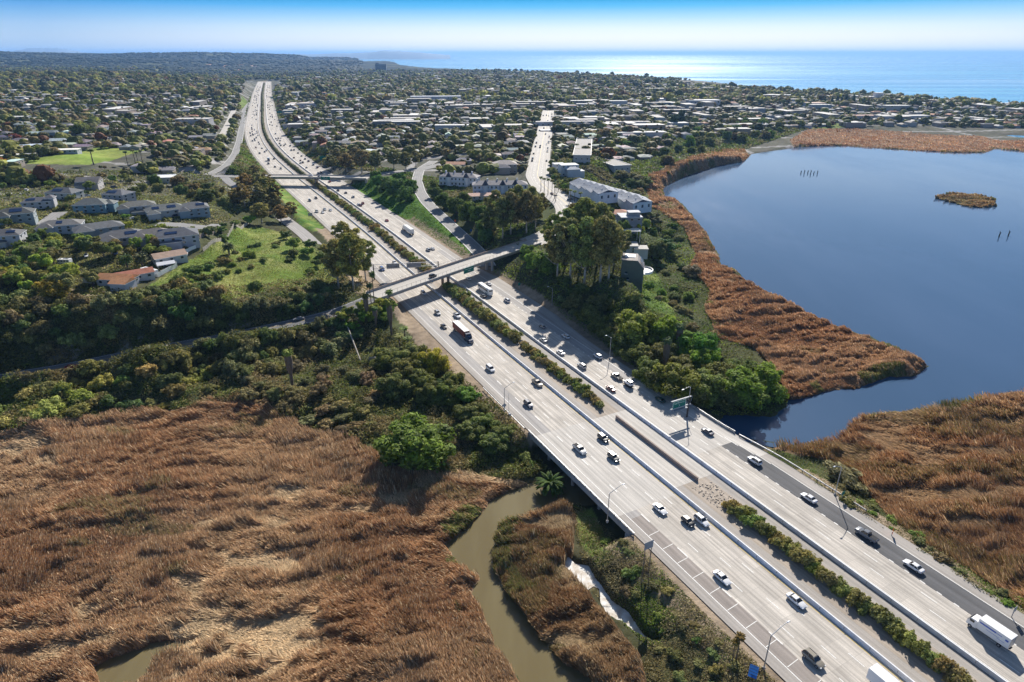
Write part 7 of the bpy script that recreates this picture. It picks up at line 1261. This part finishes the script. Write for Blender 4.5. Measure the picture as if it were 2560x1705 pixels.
# heavier vehicles
def truckbase(name, u, v, side, label, cat, lane=None):
    w = P(u, v, 6.5); s, o = (float(k[0]) for k in fwinv(w[0], w[1])); lanes = [-2.9, -6.4, -9.85, -13.3] if side < 0 else [19.6, 23.2, 26.6, 30.3]; o = min(lanes, key=lambda a: abs(a - o)) if lane is None else lane
    x, y = fw(s, o); t = empty(name, (float(x), float(y), 6.03), fwdir(s) + (math.pi if side < 0 else 0)); tag(t, label, cat, 'trucks and buses on the freeway'); return t
def wheels(t, xs, w=1.25, r=.5):
    for x in xs:
        for sy in (-1, 1): m = MB(); m.tube((x, sy * (w - .35), r), (x, sy * w, r), r, n=14); m.tube((x, sy * w, r), (x, sy * (w + .03), r), r * .5, n=10, m=1); m.obj('wheel', [M['tyre'], M['steel']], t)
def semi(u, v, side, label, boxmat, cabcol, L=14.6, lane=None, topmat=None):
    t = truckbase('container_truck' if boxmat == 'rust_red' else 'semi_truck', u, v, side, label, 'truck', lane); m = MB(); m.box((-2.6, 0, 2.75), (L, 2.55, 2.9)); tr = m.obj('trailer', [M[boxmat]], t)
    m = MB(); m.box((-2.6, 0, 4.22), (L - .1, 2.5, .04)); m.obj('trailer_roof', [M[topmat or boxmat]], tr); m = MB(); m.box((-1.5, 0, 1.05), (L + 4, 1.0, .3)); m.obj('chassis', [M['dark_steel']], t)
    m = MB(); x0 = L / 2 - 2.1; m.loft([[(x, -1.2 * k, z0), (x, 1.2 * k, z0), (x, 1.15 * k, z1), (x, -1.15 * k, z1)] for x, z0, z1, k in ((x0, .7, 3.7, 1), (x0 + 1.2, .7, 3.6, 1), (x0 + 2.1, .7, 2.9, 1), (x0 + 2.5, .7, 1.95, .95), (x0 + 4.0, .7, 1.7, .85), (x0 + 4.25, .6, 1.3, .8))]); cb = m.obj('cab', [M['paint']], t); cb.color = (*COLS[cabcol], 1)
    m = MB(); m.loft([[(x0 + 1.55, -1.0, 3.28), (x0 + 1.55, 1.0, 3.28), (x0 + 1.6, 1.0, 3.35), (x0 + 1.6, -1.0, 3.35)], [(x0 + 2.5, -1.05, 2.0), (x0 + 2.5, 1.05, 2.0), (x0 + 2.58, 1.05, 2.1), (x0 + 2.58, -1.05, 2.1)]]); 
    for sy in (-1, 1): m.box((x0 + 1.3, sy * 1.18, 2.45), (1.0, .08, .7))
    m.obj('windows', [M['glass']], cb)
    for sy in (-1, 1): m = MB(); m.tube((x0 + .1, sy * 1.0, 1), (x0 + .1, sy * 1.0, 3.9), .1, n=8); m.obj('exhaust', [M['steel']], cb); m = MB(); m.box((x0 + 4.2, sy * .75, 1.15), (.15, .35, .25)); m.obj('headlight', [M['lamp_lens']], cb)
    wheels(t, (-L / 2 - 1.4, -L / 2 - .2, x0 - .9, x0 + .3, x0 + 3.3)); return t
t = semi(1165, 838, -1, 'truck with a long red brown container and dark blue cab driving towards the viewer', 'rust_red', 'navy', 13.5, topmat='white_panel')
semi(1024, 578, 1, 'white semi trailer truck driving away along the grass bank', 'white_panel', 'white', 15)
t = truckbase('coach', 1213, 728, 1, 'long white coach with a blue shaded roof coming out from under the overpass', 'bus'); m = MB(); m.loft([[(x, -1.28 * k, z0), (x, 1.28 * k, z0), (x, 1.28 * k, z1 - .35), (x, 1.05 * k, z1), (x, -1.05 * k, z1), (x, -1.28 * k, z1 - .35)] for x, z0, z1, k in ((-6.8, .45, 3.5, .97), (-6.6, .4, 3.55, 1), (6.3, .4, 3.55, 1), (6.8, .5, 3.3, .95))]); m.obj('body', [M['white_panel']], t)
m = MB()
for sy in (-1, 1): m.box((.4, sy * 1.27, 2.45), (11.6, .08, .95))
m.box((6.75, 0, 2.2), (.2, 2.2, 1.5)); m.box((-6.72, 0, 2.7), (.2, 1.9, .7)); m.obj('windows', [M['glass']], t); m = MB(); m.box((-5.2, 0, 3.62), (2.4, 1.8, .2)); m.obj('roof_unit', [M['white_panel']], t); wheels(t, (-4.4, -3.2, 4.4), 1.29)
def boxtruck(u, v, side, label, L=6.8, logo=True, lane=None, name='box_truck'):
    t = truckbase(name, u, v, side, label, 'truck', lane); m = MB(); m.box((-1.1, 0, 2.35), (L, 2.45, 2.7)); b_ = m.obj('cargo_box', [M['white_panel']], t); x0 = L / 2 - 1.0
    m = MB(); m.loft([[(x, -1.1 * k, z0), (x, 1.1 * k, z0), (x, 1.05 * k, z1), (x, -1.05 * k, z1)] for x, z0, z1, k in ((x0, .6, 2.45, .95), (x0 + .5, .55, 2.6, 1), (x0 + 1.3, .55, 2.5, 1), (x0 + 1.9, .55, 1.6, .97), (x0 + 2.0, .55, 1.0, .93))]); cb = m.obj('cab', [M['white_panel']], t)
    m = MB(); m.box((x0 + 1.72, 0, 1.98), (.1, 1.9, .95), tilt=(0, -.55)); 
    for sy in (-1, 1): m.box((x0 + 1.0, sy * 1.06, 1.95), (.9, .1, .6))
    m.obj('windows', [M['glass']], cb); m = MB(); m.box((-.8, 0, .75), (L + 1, .9, .25)); m.obj('chassis', [M['dark_steel']], t); wheels(t, (-2.6, x0 + 1.1), 1.15, .42)
    if logo:
        for sy in (-1, 1):
            m = MB(); m.box((.1, sy * 1.235, 2.95), (3.2, .02, .32)); m.box((-2.1, sy * 1.235, 2.95), (1.1, .02, .12)); m.box((-3.6, sy * 1.235, 2.75), (.6, .02, .42)); m.box((-1.0, sy * 1.235, 2.2), (2.6, .02, .06)); m.box((-2.6, sy * 1.235, 1.9), (1.5, .02, .06)); m.obj('logo', [M['logo_blue']], b_)
    m = MB(); m.box((-1.1 - L / 2 - .02, 0, 2.3), (.04, 2.2, 2.4)); m.obj('roller_door', [M['steel']], b_); return t
boxtruck(2455, 1596, 1, 'white box truck with blue writing on its side at the frame corner', L=6.2, lane=25.6)
boxtruck(2205, 1752, -1, 'white trailer box just entering the bottom of the frame', logo=False, lane=-6.4); boxtruck(668, 401, -1, 'white box truck coming towards the far overpass', logo=False)
# pickup towing a trailer that carries a small off road car
w = P(1549, 940, 6.5); s, o = (float(k[0]) for k in fwinv(w[0], w[1])); o = 26.8; x, y = fw(s, o); car('pickup', 'gold', float(x), float(y), 6.03, fwdir(s), 'beige pickup towing a trailer with a white off road car', 'traffic on the near freeway')
x, y = fw(s - 7.4, o); t = empty('trailer', (float(x), float(y), 6.03), fwdir(s)); tag(t, 'flat car trailer hitched behind the beige pickup', 'trailer'); m = MB(); m.box((0, 0, .6), (4.6, 2.1, .12)); m.box((3.0, 0, .55), (1.6, .12, .1)); m.obj('bed', [M['dark_steel']], t); wheels(t, (-.5, .45), 1.1, .3)
car('jeep', 'white', float(x), float(y), 6.70, fwdir(s), 'white boxy off road car riding on the trailer behind the pickup', 'traffic on the near freeway')
# overpass, hill road, street
def roadcar(k_, u, v, kind, colr, label, grp, off, rev=False, full=True, z=None):
    c = RD[k_][0]; w = at(u, v); i = int(np.argmin(np.hypot(c[:, 0] - w[0], c[:, 1] - w[1]))); i = min(max(i, 1), len(c) - 2); d = c[i + 1] - c[i - 1]; a = math.atan2(d[1], d[0]); n_ = (math.sin(a), -math.cos(a)); return car(kind, colr, c[i, 0] + n_[0] * off, c[i, 1] + n_[1] * off, c[i, 2] + .04, a + (math.pi if rev else 0), label, grp, full)
def deckcar(T, A, ang, camb, frac, L, off, kind, colr, label, rev=False): x_ = L * frac; p_ = Vector(A) + Matrix.Rotation(ang, 3, 'Z') @ Vector((x_, off, camb(x_) + .04)); car(kind, colr, p_.x, p_.y, p_.z, ang + (math.pi if rev else 0), label, None)
deckcar(OV1, OP1, OA1, oc1, .30, OL1, -1.6, 'suv', 'charcoal', 'dark grey SUV crossing the slanting overpass'); deckcar(OV2, OP2, OA2, oc2, .43, OL2, 2.2, 'sedan', 'white', 'white car crossing the far overpass', True); deckcar(OV2, OP2, OA2, oc2, .54, OL2, -2.4, 'sedan', 'black', 'black car crossing the far overpass near its sign')
roadcar('hill_road', 637, 836, 'jeep', 'black', 'black boxy car climbing the hill road in the sun', None, 1.9); roadcar('hill_road', 162, 924, 'sedan', 'red', 'red car on the shaded stretch of the hill road', None, 1.9); roadcar('hill_road', 744, 808, 'sedan', 'grey', 'grey car in dappled shade near the overpass end', None, -1.9, True)
roadcar('village_street', 1372, 486, 'sedan', 'maroon', 'plum coloured car where the street starts to bend', 'cars on the village street', -2); c = RD['village_street'][0]; cl = list(COLS)
for i in range(34):
    k = random.uniform(.32, .97); j = int(k * (len(c) - 2)); off, rev = random.choice([(-7.2, False), (7.2, True), (7.2, True), (-7.2, False), (-1.9, False), (1.9, True), (5.2, True)]); d = c[j + 1] - c[j]; a = math.atan2(d[1], d[0]); q_ = c[j]; kd = random.choice(['sedan', 'suv', 'suv', 'hatch', 'van']); cc = random.choice(['black', 'charcoal', 'navy', 'grey', 'silver', 'white', 'maroon'])
    if any(math.hypot(o_.location.x - q_[0] - math.sin(a) * off, o_.location.y - q_[1] + math.cos(a) * off) < 6 for o_ in col.objects if o_.parent is None and o_.get('group') == 'cars on the village street'): continue
    car(kd, cc, q_[0] + math.sin(a) * off, q_[1] - math.cos(a) * off, q_[2] + .04, a + (math.pi if rev else 0), f'{cc} {"car" if kd in ("sedan", "hatch") else kd.upper() if kd == "suv" else kd} {"parked along" if abs(off) > 6 else "driving on"} the straight village street', 'cars on the village street', False)
for i, (u, v, k, c_, lb) in enumerate([(1436,507,'sedan','white','white car in the parking bay beside the curving street'),(1443,512,'suv','charcoal','charcoal car in the parking bay beside the curving street'),(1458,515,'sedan','blue','blue car at the end of the parking bays by the palms'),(1425,500,'sedan','grey','grey car shaded at the start of the parking bays'),(1514,400,'sedan','silver','silver car parked between the two flat roofed blocks'),(1522,396,'sedan','white','white car parked between the two flat roofed blocks'),(1517,402,'hatch','maroon','maroon car parked between the two flat roofed blocks'),
   (216,642,'sedan','white','white car parked under dark trees above the orange roofed house'),(287,636,'van','blue','blue van parked beside the date palms'),(218,492,'suv','silver','silver SUV parked in front of the wide pale green house'),(67,478,'van','white','white van parked among yellow green hedges'),(335,548,'sedan','white','white car in the drive of the square tower house'),(440,541,'hatch','navy','dark blue car in the shaded estate drive'),(286,470,'van','charcoal','dark van with white roof by the lawn')]):
    w = at(u, v); car(k, c_, w[0], w[1], w[2] + .15, random.uniform(0, 6), lb, 'parked cars')
# far traffic
taken = []
def far(side, s0, s1, n, grp, lab):
    lanes = [-2.9, -6.4, -9.85, -13.3] if side < 0 else [19.6, 23.2, 26.6, 30.3]; k = 0; tries = 0
    while k < n and tries < 4000:
        tries += 1; s = s0 + (s1 - s0) * random.random(); o = random.choice(lanes)
        if any(abs(s - a) < 13 and abs(o - b_) < 2 for a, b_ in taken): continue
        taken.append((s, o)); x, y = fw(s, o + random.uniform(-.3, .3)); cc = random.choice(['black', 'charcoal', 'navy', 'grey', 'grey', 'silver', 'white', 'maroon', 'charcoal']); kd = random.choice(['sedan', 'suv', 'suv', 'hatch', 'pickup', 'van']); car(kd, cc, float(x), float(y), 6.03, fwdir(s) + (math.pi if side < 0 else 0), lab.format(cc, {'suv': 'SUV', 'hatch': 'hatchback'}.get(kd, kd)), grp, False); k += 1
for a, b_ in ((640, 690),): taken += [(668, -9.85)]
far(-1, 700, 1100, 26, 'oncoming traffic beyond the far overpass', '{} {} coming towards the viewer round the bend beyond the far overpass'); far(-1, 1100, 2800, 62, 'oncoming traffic on the far straight', '{} {} small in the oncoming lanes of the far straight freeway')
far(1, 650, 1100, 26, 'departing traffic beyond the far overpass', '{} {} driving away round the bend beyond the far overpass'); far(1, 1100, 2800, 46, 'departing traffic on the far straight', '{} {} small in the departing lanes of the far straight freeway')
# ================================================================== distance haze
hz = bpy.data.materials.new('haze'); hz.use_nodes = True; n, l = hz.node_tree.nodes, hz.node_tree.links; n.remove(n['Principled BSDF']); v = n.new('ShaderNodeVolumePrincipled')
v.inputs['Color'].default_value = (.30, .56, 1.0, 1); v.inputs['Density'].default_value = 4.0e-5; v.inputs['Anisotropy'].default_value = .25; l.new(v.outputs[0], n['Material Output'].inputs['Volume'])
mb = MB(); mb.box((0, 60000, 147), (150000, 122000, 306)); o = link('haze', mb.mesh('haze', [hz])); tag(o, 'thin blue air fading the far town and hills', kind='stuff')
